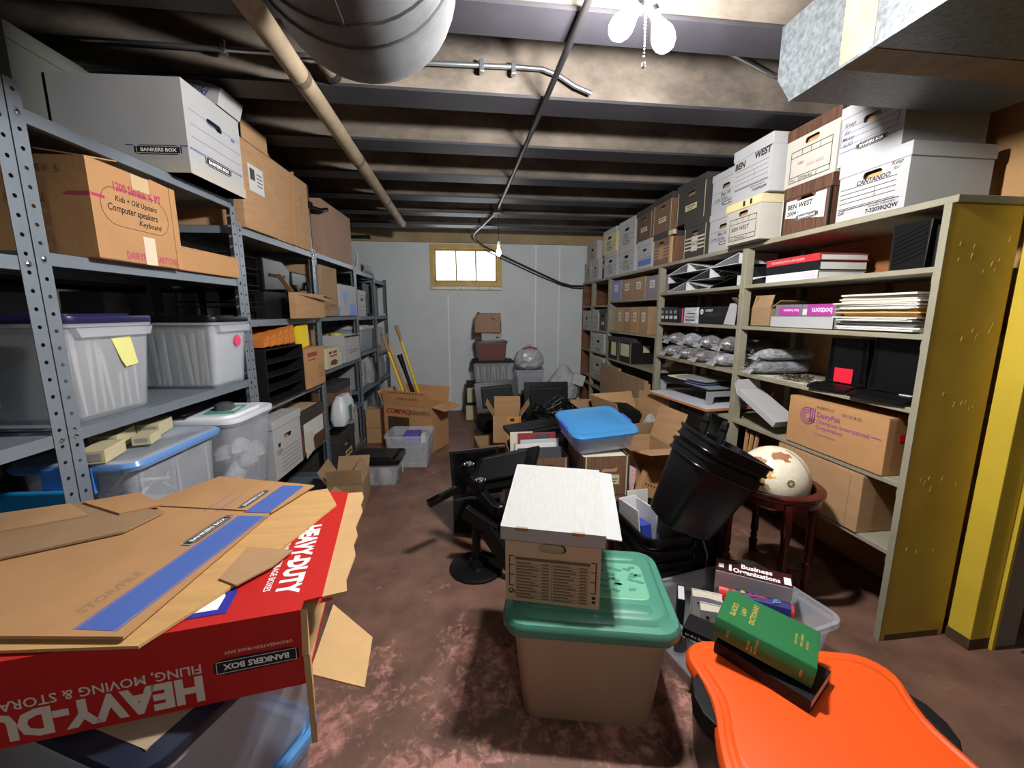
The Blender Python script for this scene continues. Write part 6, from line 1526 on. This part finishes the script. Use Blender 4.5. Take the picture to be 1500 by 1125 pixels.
MB().box((-.05, .0, .0), (-.045, .2, .29)).build('cover', M_VINYLW, o); MB().box((.045, .0, 0), (.05, .2, .28)).build('cover', M_VINYLW, o); MB().box((-.05, .194, 0), (.05, .2, .29)).build('spine', M_VINYLW, o); MB().box((-.02, .03, .02), (.03, .12, .2)).build('blue_tab', mat('cobalt_card', '#2f3f9a', .5), o)
o = tag(MB().box((-.06, 0, 0), (.06, .004, .28)).build('white_card', M_PAPER, None, loc=(.93, 1.965, .19), rot=(rad(-6), 0, .1)), 'white card standing in the top wastebasket beside the binder', 'card')
# tilted pair
for k, lb in enumerate(('large black wastebasket tilted over the globe, outer of two', 'black wastebasket nested inside the large tilted one')):
    T_ = Matrix.Translation((.957, 1.63, .465)) @ Euler((rad(6), rad(25), rad(4))).to_matrix().to_4x4() @ Matrix.Translation((0, 0, .07 * k))
    t = wastebasket(lb, T_.to_translation(), tuple(T_.to_euler()), .345, .26, .345, group='tilted black wastebaskets')
for k, (dx, dy) in enumerate(((-.02, .03), (.055, .0))):
    T_ = Matrix.Translation((.957, 1.63, .465)) @ Euler((rad(6), rad(25), rad(4))).to_matrix().to_4x4() @ Matrix.Translation((dx, dy, .10))
    o = thing('black_rod', ('black rounded rod sticking up from the tilted wastebasket, left one', 'black rounded rod sticking up from the tilted wastebasket, right one')[k], 'rod', T_.to_translation(), (rad(2), rad(12), 0)); MB().lathe([(.016, 0), (.016, .40), (.012, .412), (.004, .416)], 14).build('rod', M_BLACK, o, smooth=True); MB().lathe([(.0165, .37), (.0165, .38)], 14).build('band', M_GLOSSB, o)
o = tag(MB().box((-.12, -.14, 0), (.14, .12, .33)).build('black_box', M_BLACKM, None, loc=(1.26, 2.06, .001), bevel=.006), 'black box in the shadow behind the wastebaskets', 'box')
o = thing('power_lead', 'thin grey cord hanging down beside the wastebaskets to the book bin', 'cord', (0, 0, 0)); MB().tube([(1.15, 1.74, .33), (1.16, 1.70, .25), (1.14, 1.68, .16), (1.13, 1.70, .06), (1.16, 1.78, .01)], .004, 8).build('cord', mat('grey_rubber', '#77777a', .5), o, smooth=True)

# globe
GC = Vector((1.487, 1.72, 0)); GZ = .60
gs = thing('globe_stand', 'dark red wooden floor stand with ring and turned legs holding the globe', 'globe stand', tuple(GC))
n = 40
def gring(r, z): return [(r * math.cos(2 * PI * i / n), r * math.sin(2 * PI * i / n), z) for i in range(n)]
MB().loft([gring(.168, GZ - .03), gring(.198, GZ - .03), gring(.206, GZ - .02), gring(.206, GZ - .006), gring(.198, GZ), gring(.168, GZ), gring(.164, GZ - .005), gring(.168, GZ - .03)], False, False).build('horizon_ring', M_MAHOG, gs, smooth=True)
MB().loft([gring(.172, GZ - .06), gring(.192, GZ - .06), gring(.192, GZ - .03), gring(.172, GZ - .03), gring(.172, GZ - .06)], False, False).build('apron', M_MAHOG, gs, smooth=True)
for k in range(4):
    a = rad(-20 + 90 * k); p = (.183 * math.cos(a), .183 * math.sin(a))
    prof = [(.016, .001), (.020, .02), (.014, .05), (.019, .09), (.016, .12), (.019, .16), (.021, .2), (.013, .21), (.018, .225), (.013, .24), (.019, .26), (.017, .33), (.018, .40), (.024, .46), (.019, .50), (.024, GZ - .03)]
    MB().lathe(prof, 14, Matrix.Translation((p[0], p[1], 0))).build('leg', M_MAHOG, gs, smooth=True)
MB().loft([gring(.06, .15), gring(.10, .15), gring(.10, .17), gring(.06, .17)], True, True).build('lower_ring', M_MAHOG, gs, smooth=True)
for k in range(4):
    a = rad(-20 + 90 * k); MB().cyl((.09 * math.cos(a), .09 * math.sin(a), .16), (.178 * math.cos(a), .178 * math.sin(a), .16), .009, 8).build('stretcher', M_MAHOG, gs, smooth=True)
gl = thing('globe', 'cream antique-style globe with tan continents on the dark red stand', 'globe', (GC.x - .008, GC.y, GZ + .02))
prof = [(.152 * math.sin(PI * i / 24) + .0005, -.152 * math.cos(PI * i / 24)) for i in range(25)]
def globe_mat():
    m = bpy.data.materials.new('globe_map'); m.use_nodes = True
    nt = m.node_tree; N = nt.nodes; Lk = nt.links; b = N['Principled BSDF']; b.inputs['Roughness'].default_value = .4
    tc = N.new('ShaderNodeTexCoord'); nz = N.new('ShaderNodeTexNoise'); nz.inputs['Scale'].default_value = 60; nz.inputs['Detail'].default_value = 4
    Lk.new(tc.outputs['Object'], nz.inputs['Vector'])
    r2 = N.new('ShaderNodeValToRGB'); r2.color_ramp.elements[0].color = lin('#c9bfa2'); r2.color_ramp.elements[1].color = lin('#e6e0d0'); Lk.new(nz.outputs['Fac'], r2.inputs['Fac']); Lk.new(r2.outputs['Color'], b.inputs['Base Color'])
    return m
MB().lathe(prof, 36).build('sphere', globe_mat(), gl, smooth=True)
def on_globe(name, lon, lat, shape, m, r=.1526):
    b = MB(); c = MB()
    vs = [(0, 0)] + shape; P = []
    dirn = Vector((math.cos(rad(lat)) * math.cos(rad(lon)), math.cos(rad(lat)) * math.sin(rad(lon)), math.sin(rad(lat))))
    e = Vector((-math.sin(rad(lon)), math.cos(rad(lon)), 0)); u = dirn.cross(e)
    rings = [0, .33, .66, 1.0]; nn = len(shape)
    V = [tuple(dirn * r)]
    for f in rings[1:]:
        for (x, y) in shape: V.append(tuple((dirn * .152 + (e * x + u * y) * f).normalized() * r))
    F = [(0, 1 + i, 1 + (i + 1) % nn) for i in range(nn)]
    for k in range(2):
        for i in range(nn):
            j = (i + 1) % nn; a = 1 + k * nn; F.append((a + i, a + nn + i, a + nn + j, a + j))
    b.add(V, F); return b.build(name, m, gl, smooth=True)
M_LAND = mat('map_land', '#cf9a4c', .45, .25, 18); M_LAND2 = mat('map_land_red', '#a06a4c', .45, .2, 18)
AU = [(.07, .02), (.055, .055), (.02, .045), (.0, .065), (-.03, .05), (-.06, .045), (-.075, .0), (-.06, -.045), (-.02, -.035), (.02, -.06), (.055, -.05)]
on_globe('continent', -150, 14, [(x * .9, y * .85) for x, y in AU], M_LAND); on_globe('continent', -118, 60, [(x * .6 + .01, y * .5) for x, y in AU], M_LAND2); on_globe('continent', 160, 20, [(x * 1.1, y * 1.2) for x, y in AU], M_LAND); on_globe('continent', 40, 30, [(x * 1.2, y * 1.2) for x, y in AU], M_LAND2)
on_globe('continent', -165, 42, [(x * .5, y * .35) for x, y in AU], M_LAND2, .1528)
ci = [(.017 * math.cos(2 * PI * i / 16), .017 * math.sin(2 * PI * i / 16)) for i in range(16)]
on_globe('compass_rose', -103, 12, ci, mat('map_brown', '#6a5a3c', .5), .1528)
st8 = [((.014 if i % 2 == 0 else .004) * math.cos(PI * i / 4 + .4), (.014 if i % 2 == 0 else .004) * math.sin(PI * i / 4 + .4)) for i in range(8)]
on_globe('compass_star', -103, 12, st8, M_CREAM, .1532)
MB().tube([(.1535 * math.cos(a) * math.sin(.5), -.1535 * math.cos(a) * math.cos(.5), .1535 * math.sin(a)) for a in [-.3 + 1.6 * i / 14 for i in range(15)]], .0012, 5).build('meridian_line', mat('map_brown', '#6a5a3c'), gl)
MB().cyl((.0, 0, -.165), (0, 0, -.15), .01, 10).build('axis_pin', M_GOLD, gl)
MB().cyl((.150, 0, 0), (.170, 0, -.012), .005, 8).cyl((-.150, 0, 0), (-.152, 0, -.012), .005, 8).build('pivot', M_GOLD, gl)

# book bin
BR = rad(12)
t = tote('clear_bin', 'wide low clear bin full of law books behind the orange lid', (1.10, 1.40, .001), BR, .64, .45, .235, M_CLEAR, None, taper=.86, r=.05, rimw=.016)
def book(label, loc, rot, w, h, th, cov, pages=M_PAPER, spine=None, name='book', spm=None, ssz=.02):
    """standing hardback: spine faces -y, thickness along x, height z"""
    t = thing(name, label, 'book', loc, rot)
    MB().box((-th / 2, 0, 0), (-th / 2 + .003, w, h)).box((th / 2 - .003, 0, 0), (th / 2, w, h)).box((-th / 2, -.002, 0), (th / 2, .002, h)).build('cover', cov, t, bevel=.001, seg=1)
    MB().box((-th / 2 + .003, .003, .004), (th / 2 - .003, w - .006, h - .004)).build('pages', pages, t)
    return t
BC = Vector((1.10, 1.40, .0))
def inbin(x, y, z): 
    c, s_ = math.cos(BR), math.sin(BR); return (BC.x + c * x - s_ * y, BC.y + s_ * x + c * y, z)
M_MAROON = mat('maroon_cover', '#3c0f14', .35)
# business organizations: lying on edge, spine up, running across
bb = thing('book', 'maroon law textbook with white title spine leaning out of the clear bin', 'book', inbin(.12, .035, .16), (rad(12), rad(0), BR + rad(-46)))
w, d, h = .28, .074, .18
MB().box((-w / 2, 0, 0), (w / 2, .003, h)).box((-w / 2, d - .003, 0), (w / 2, d, h)).box((-w / 2, 0, h - .003), (w / 2, d, h + .002)).build('cover', M_MAROON, bb); MB().box((-w / 2 + .004, .003, .004), (w / 2 - .004, d - .003, h - .003)).build('pages', M_PAPER, bb)
MB().box((-w / 2, -.0012, 0), (w / 2, 0, h)).build('white_front_cover', mat('white_cover', '#dcdcdc', .4), bb)
T = face_T('T', w, d, h + .0022)
text(bb, 'Business', T, -.045, .042, .034, M_WHITEINK, bold=.02); text(bb, 'Organizations', T, -.075, .011, .034, M_WHITEINK, bold=.02, sx=.9)
form(bb, T, [(-.09, .012, -.08, .05), (.11, .01, .135, .05), (-.13, .02, -.11, .045)], M_WHITEINK)
bb.location.z = .135
b2 = thing('book', 'red and blue law book with curved spine in the clear bin', 'book', inbin(.04, -.05, .075), (rad(6), 0, BR + rad(-46)))
MB().prism([(.0, 0), (.055, 0), (.055, .18), (.045, .2), (.0275, .208), (.01, .2), (0, .18)], -.13, .13, 'x').build('cover', mat('red_book_cover', '#c8202c', .35), b2, smooth=True); MB().prism([(-.001, .1), (.056, .1), (.0565, .18), (.046, .2012), (.0275, .2095), (.009, .2012), (-.0012, .18)], -.07, .12, 'x').build('blue_band', mat('navy_cover', '#272a6a', .35), b2, smooth=True)
MB().lathe([(.009, 0), (.009, .001)], 12, Matrix.Translation((-.045, .0275, .2095))).build('gold_seal', M_GOLD, b2); text(b2, 'LAW', Matrix.Translation((-.02, .016, .2105)), 0, 0, .026, M_REDINK, bold=.02); text(b2, 'JD', Matrix.Translation((.06, .016, .2105)), 0, 0, .026, mat('sky_ink', '#6a8ad0', .5), bold=.02)
b3 = book('slim black book beside the white binder in the clear bin', inbin(-.225, .06, .02), (rad(0), 0, BR + rad(-40)), .1, .24, .03, M_BLACKM)
for k in range(2):
    o = thing('ring_binder', ('white binder with a punched hole, front one in the clear bin', 'white binder behind the front white binder in the clear bin')[k], 'binder', inbin(-.165 + .03 * k, -.06 + .075 * k, .02), (0, 0, BR + rad(-40)))
    MB().prism([(-.055, 0), (.055, 0), (.055, .25), (.0, .255), (-.055, .25)], 0, .003, 'y').build('cover', M_VINYLW, o); MB().box((-.055, .003, .0), (.055, .05, .245)).build('pages', M_PAPER2, o); MB().box((-.058, .05, .0), (.058, .053, .25)).build('cover', M_VINYLW, o)
    MB().lathe([(.006, 0), (.006, .001)], 10, Matrix.Translation((-.03, -.0005, .225)) @ Matrix.Rotation(PI / 2, 4, 'X')).build('finger_hole', M_INK, o)
b4 = thing('book', 'black book lying on its side across the front of the clear bin', 'book', inbin(-.285, -.16, .2375), (0, 0, BR + rad(-58)))
MB().box((-.10, 0, 0), (.10, .09, .004)).box((-.10, 0, .03), (.10, .09, .034)).box((-.10, 0, .004), (.10, .004, .03)).build('cover', M_BLACKM, b4); MB().box((-.095, .005, .004), (.095, .085, .03)).build('pages', M_PAPER, b4)
text(b4, 'to the Basics', face_T('F', .2, .09, .034), -.09, .01, .016, M_WHITEINK)
for k in range(5):
    o = tag(MB().box((-.015, 0, 0), (.015, .09, .10)).build('book', [M_PAPER2, M_BLACKM, M_MAROON, M_PAPER, M_BLACKM][k], None, loc=inbin(.09 + .034 * k, .045, .018), rot=(0, 0, BR), bevel=.002), ['cream paperback low in the clear bin', 'black paperback low in the clear bin', 'maroon paperback low in the clear bin', 'white paperback low in the clear bin', 'black paperback at the right end of the clear bin'][k], 'book')

# orange-lid tote
OR = -rad(14)
OT = thing('orange_lid_tote', 'clear tote with bright orange lid and black latches at lower right', 'storage tote', (.94, .815, .001), OR)
w, d, h = .62, .53, .315
def wavy(wd, dp, r, z, waist):
    pts = rrect(wd, dp, r, z, 6); o = []
    # resample straight sides so that the long sides can pinch in the middle
    res = []
    for i in range(len(pts)):
        a, b_ = Vector(pts[i]), Vector(pts[(i + 1) % len(pts)]); L = (b_ - a).length; k = max(1, int(L / .035))
        for q in range(k): res.append(a + (b_ - a) * q / k)
    for p in res:
        f = math.exp(-((p.y - .05) / .12) ** 2) * waist * (1 if abs(p.x) > wd * .3 else 0); o.append((p.x - math.copysign(f, p.x), p.y, z))
    return o
WA = .035
MB().loft([rrect(w * .84, d * .84, .05, 0), rrect(w * .86, d * .86, .06, .015), rrect(w * .93, d * .95, .07, h - .02), rrect(w * .90, d * .92, .06, h - .02), rrect(w * .83, d * .83, .05, .02)]).build('body', M_SMOKE, OT, smooth=True)
ref = wavy(w, d, .10, 0, WA); N_ = len(ref)
def wl(s, z, wst=WA): return [(p[0] * (w - s) / w, p[1] * (d - s) / d, z) for p in ref]
MB().loft([wl(.01, h - .028), wl(-.01, h - .02), wl(-.012, h), wl(.004, h + .014), wl(.03, h + .018), wl(.05, h + .014), wl(.065, h + .016), wl(.08, h + .024), wl(.11, h + .026)]).build('lid', M_ORANGE, OT, smooth=True)
for sx in (-1, 1):
    b = MB(); pts = [(-.035, .0), (.0, .024), (.05, .033), (.1, .024), (.135, .0), (.1, -.006), (.05, -.01), (.0, -.006)]
    b.prism([(sx * (w / 2 - .022 + q), p) for p, q in pts], h - .05, h + .012, 'z'); b.build('latch', M_BLACKM, OT, bevel=.004)
# dictionary and the book under it
M_GREENBK = mat('green_cloth', '#1f6a3c', .5, .06, 30)
dk = thing('book', 'thick green law dictionary with gold title lying on the orange lid', 'book', (.905, 1.02, .406), (rad(-3), rad(7), -rad(46)))
w2, d2, h2 = .255, .185, .062
MB().box((-w2 / 2, -d2 / 2, 0), (w2 / 2, d2 / 2, .004)).box((-w2 / 2, -d2 / 2, h2 - .004), (w2 / 2, d2 / 2, h2)).build('cover', M_GREENBK, dk, bevel=.001, seg=1)
MB().prism([(-d2 / 2, 0), (-d2 / 2 - .006, h2 * .3), (-d2 / 2 - .006, h2 * .7), (-d2 / 2, h2), (-d2 / 2 + .004, h2), (-d2 / 2 + .004, 0)], -w2 / 2, w2 / 2, 'x').build('spine', M_GREENBK, dk, smooth=True); MB().box((-w2 / 2 + .004, -d2 / 2 + .005, .004), (w2 / 2 - .004, d2 / 2 - .005, h2 - .004)).build('pages', M_PAPER2, dk)
TT = Matrix.Translation((0, 0, h2 + .0006)) 
for k, s_ in enumerate(('BLACK’S', 'LAW', 'DICTIONARY')): text(dk, s_, TT, -.085 + .026 * k, -.045 if k != 1 else -.02, .021, M_GOLD, rot=PI / 2, sx=.9)
for k, s_ in enumerate(('SIXTH EDITION', 'HENRY CAMPBELL', 'BLACK M.A.')): text(dk, s_, TT, .075 + .014 * k, -.03, .008, M_GOLD, rot=PI / 2)
TS = Matrix.Translation((0, -d2 / 2 - .0066, 0)) @ Matrix.Rotation(PI / 2, 4, 'X')
for k, (s_, x) in enumerate((('BLACK’S', -.03), ('LAW', -.02), ('DICTIONARY', -.01))): text(dk, s_, TS, x, .014, .0085, M_GOLD, rot=PI / 2)
text(dk, 'WEST', TS, .1, .02, .008, M_GOLD, rot=PI / 2); text(dk, 'BLACK', TS, -.085, .02, .008, M_GOLD, rot=PI / 2)
ub = thing('book', 'black book under the green dictionary on the orange lid', 'book', (.915, .995, .3455), (0, 0, -rad(60)))
MB().box((-.13, -.085, 0), (.13, .07, .004)).box((-.13, -.085, .034), (.13, .07, .038)).box((-.13, -.085, .004), (.13, -.081, .034)).build('cover', M_BLACKM, ub); MB().box((-.125, -.08, .004), (.128, .066, .034)).build('pages', M_PAPER2, ub)

# ---------------------------------------------------------------- foreground left: stacked boxes
t = tote('blue_rim_tote', 'clear tote with sky-blue lid rim at the very bottom left', (-.775, 1.0, .001), -rad(24), .62, .46, .27, M_FROST, mat('sky_blue_plastic', '#5a92c8'), r=.06)
t = tote('navy_rim_tote', 'tote with dusty beige lid and navy rim under the red box', (-.74, .99, .272), -rad(24), .60, .45, .345, M_FROST, mat('navy_rim', '#1d2336', .5), r=.04, lid_in=False, lidh=.03)
MB().box((-.26, -.19, .343), (.26, .19, .3465)).build('lid_panel', mat('dusty_beige', '#a38f78', .7, .1, 8), t)
RA = rad(8.4)
w, d, h = .76, .60, .175
rx0, ry0 = -.337 - w / 2 * math.cos(RA), .818 - w / 2 * math.sin(RA)
rb = thing('red_box', 'red heavy-duty storage carton lying on its side with torn open end', 'carton', (rx0, ry0, .6195), RA)
b = MB(); th = .005
b.box((-w / 2, 0, 0), (w / 2, d, th)).box((-w / 2, 0, h - th), (w / 2, d, h)).box((-w / 2, 0, th), (w / 2, th, h - th)).box((-w / 2, d - th, th), (w / 2, d, h - th)).box((-w / 2, th, th), (-w / 2 + th, d - th, h - th)); b.build('body', M_RED, rb)
MB().box((-w / 2 + .006, .006, .0052), (w / 2 - .002, d - .006, .007)).box((-w / 2 + .006, .0052, .006), (w / 2 - .002, .007, h - .006)).box((-w / 2 + .006, d - .008, .006), (w / 2 - .002, d - .0055, h - .006)).build('inner_liner', M_CARDIN, rb)
# flaps at the open right end
x1 = w / 2
MB().prism([(x1, .03), (x1 + .035, .035), (x1 + .035, d - .01), (x1, d)], h - .006, h - .001, 'z').build('flap', M_RED, rb)
jag = [(x1 + .035, .04), (x1 + .085, .045)] + [(x1 + .085 + .006 * ((k * 37) % 5 - 2) / 2, .09 + .05 * k) for k in range(10)] + [(x1 + .08, d - .015), (x1 + .035, d - .01)]
MB().prism(jag, h - .010, h - .005, 'z').build('torn_flap', M_CARDIN, rb)
MB().prism([(0, h), (-.02, h - .09), (-.012, h - .10), (-.012, -.14), (.0, .0)], x1 - .0, x1 + .012, 'x').build('flap', M_CARDIN, rb)
MB().prism([(x1, .02), (x1 + .12, -.01), (x1 + .13, .14), (x1 + .02, .25)], -.004, .0, 'z', Matrix.Translation((0, 0, .005)) @ Matrix.Translation((x1, 0, 0)) @ Matrix.Rotation(rad(18), 4, 'Y') @ Matrix.Translation((-x1, 0, 0))).build('flap', M_CARDIN, rb)
MB().prism([(.01, h), (.12, h - .02), (.17, h - .09), (.16, h - .10)], x1 + .03, x1 + .034, 'x').build('torn_strip', M_RED, rb)
# front lettering (upside down)
T = face_T('F', w, d, h)
M_OFFW = mat('print_cream', '#d8cfc0', .6)
text(rb, 'HEAVY-DUTY', T, .195, .066, .074, M_OFFW, rot=PI, bold=.04, sx=.95); text(rb, 'FILING, MOVING & STORAGE BOX', T, .195, .094, .028, M_OFFW, rot=PI, sx=.95)
badge(rb, T, .292, .078, .155, rot=PI, h=.035); text(rb, 'ORGANIZATION MADE EASY', T, .36, .112, .0095, M_OFFW, rot=PI)
# top lettering
T = face_T('T', w, d, h)
text(rb, 'HEAVY-DUTY', T, .318, .37, .064, M_WHITEINK, rot=-PI / 2, bold=.04, sx=.78); text(rb, 'FILING, MOVING & STORAGE BOXES', T, .288, .36, .02, M_WHITEINK, rot=-PI / 2, sx=.85)
pl = MB().prism([(.06, .03), (.235, .03), (.235, .10), (.20, .15), (.06, .15)], 0, .0005, 'z', T).build('blue_panel', mat('royal_blue_print', '#2a2f9a', .5), rb)
MB().prism([(.08, .045), (.215, .045), (.215, .09), (.19, .13), (.08, .13)], .0006, .0011, 'z', T).build('white_panel', M_WHITEINK, pl); text(pl, '3', Matrix.Translation((0, 0, .0016)) @ T, .12, .12, .08, mat('print_red', '#c2322c', .5), rot=-PI / 2, bold=.04)
badge(rb, T, .325, .535, .10, rot=-PI / 2)
# cardboard sheets
def sheet(name, label, pts, z, th, m, cat='cardboard'):
    t = thing(name, label, cat, (0, 0, z)); MB().prism(pts, 0, th, 'z').build('panel', m, t); return t
t2 = sheet('cardboard_sheet', 'plain fluted cardboard sheet directly on the red box', [(-.395, 1.29), (-.46, 1.42), (-1.03, 1.26), (-.90, .77), (-.59, .745), (-.515, .895), (-.455, 1.085)], .7975, .006, M_FLUTE)
t3 = sheet('cardboard_sheet', 'small torn cardboard strip poking out over the red print', [(-.452, .965), (-.43, 1.03), (-.55, 1.06), (-.55, .93), (-.50, .90)], .8040, .004, M_CARD)
E1 = Vector((-.505, 1.425)); E2 = Vector((-.622, .757))
t1 = thing('flattened_box', 'flattened brown file box with blue stripe and black badges on top of the red box', 'flattened box', (0, 0, .8095))
fold = Vector((-.56, 1.20)); fold2 = Vector((-.955, 1.295))
MB().prism([tuple(E2), (-.568, 1.232), (-.98, 1.33), (-1.19, 1.06), (-.87, .79)], 0, .006, 'z').build('panel', M_CARD3, t1)
MB().prism([(-.567, 1.238), tuple(E1), (-.87, 1.55), (-.978, 1.336)], .001, .007, 'z').build('panel', M_CARD3, t1)
dirv = (E1 - E2).normalized(); nrm = Vector((-dirv.y, dirv.x))
def along_edge(s, o_): p = E2 + dirv * s + nrm * o_; return (p.x, p.y)
Lr = (E1 - E2).length
def edge_strip(s0, s1, o0, o1, m, name, z0): MB().prism([along_edge(s0, o0), along_edge(s1, o0), along_edge(s1, o1), along_edge(s0, o1)][::1], z0, z0 + .0006, 'z').build(name, m, t1)
edge_strip(.012, .455, .03, .105, M_BLUEPRINT, 'blue_stripe', .0061); edge_strip(.475, Lr - .01, .03, .105, M_BLUEPRINT, 'blue_stripe', .0071)
for o0 in (.024, .108): edge_strip(.012, .455, o0, o0 + .003, M_BLUEPRINT, 'blue_line', .0061)
ang = math.atan2(dirv.y, dirv.x)
def edge_T(s, o_, z): p = along_edge(s, o_); return Matrix.Translation((p[0], p[1], z)) @ Matrix.Rotation(ang, 4, 'Z')
badge(t1, edge_T(.375, .135, .0062), 0, 0, .16); badge(t1, edge_T(.565, .135, .0072), 0, 0, .13)
text(t1, 'STOR/FILE', edge_T(.05, .135, .0062), 0, 0, .03, M_CARD2, bold=.02, shear=.2)
for o0 in (.19, .23): edge_strip(.48, .60, o0, o0 + .0025, M_BLUEPRINT, 'blue_line', .0071)
t4 = thing('flattened_box', 'flattened kraft carton with torn flaps behind the blue-striped one at left edge', 'flattened box', (0, 0, .8195))
MB().prism([(-1.14, 1.37), (-.87, 1.26), (-.90, 1.15), (-1.30, .95), (-1.36, 1.30)], 0, .006, 'z').build('panel', M_CARD2, t4)
MB().prism([(-1.15, 1.345), (-1.03, 1.40), (-.90, 1.30), (-.98, 1.25)], .006, .012, 'z').build('panel', M_CARD3, t4); MB().prism([(-1.36, 1.28), (-1.18, 1.34), (-1.06, 1.25), (-1.3, 1.14)], .006, .012, 'z').build('panel', M_CARD, t4)
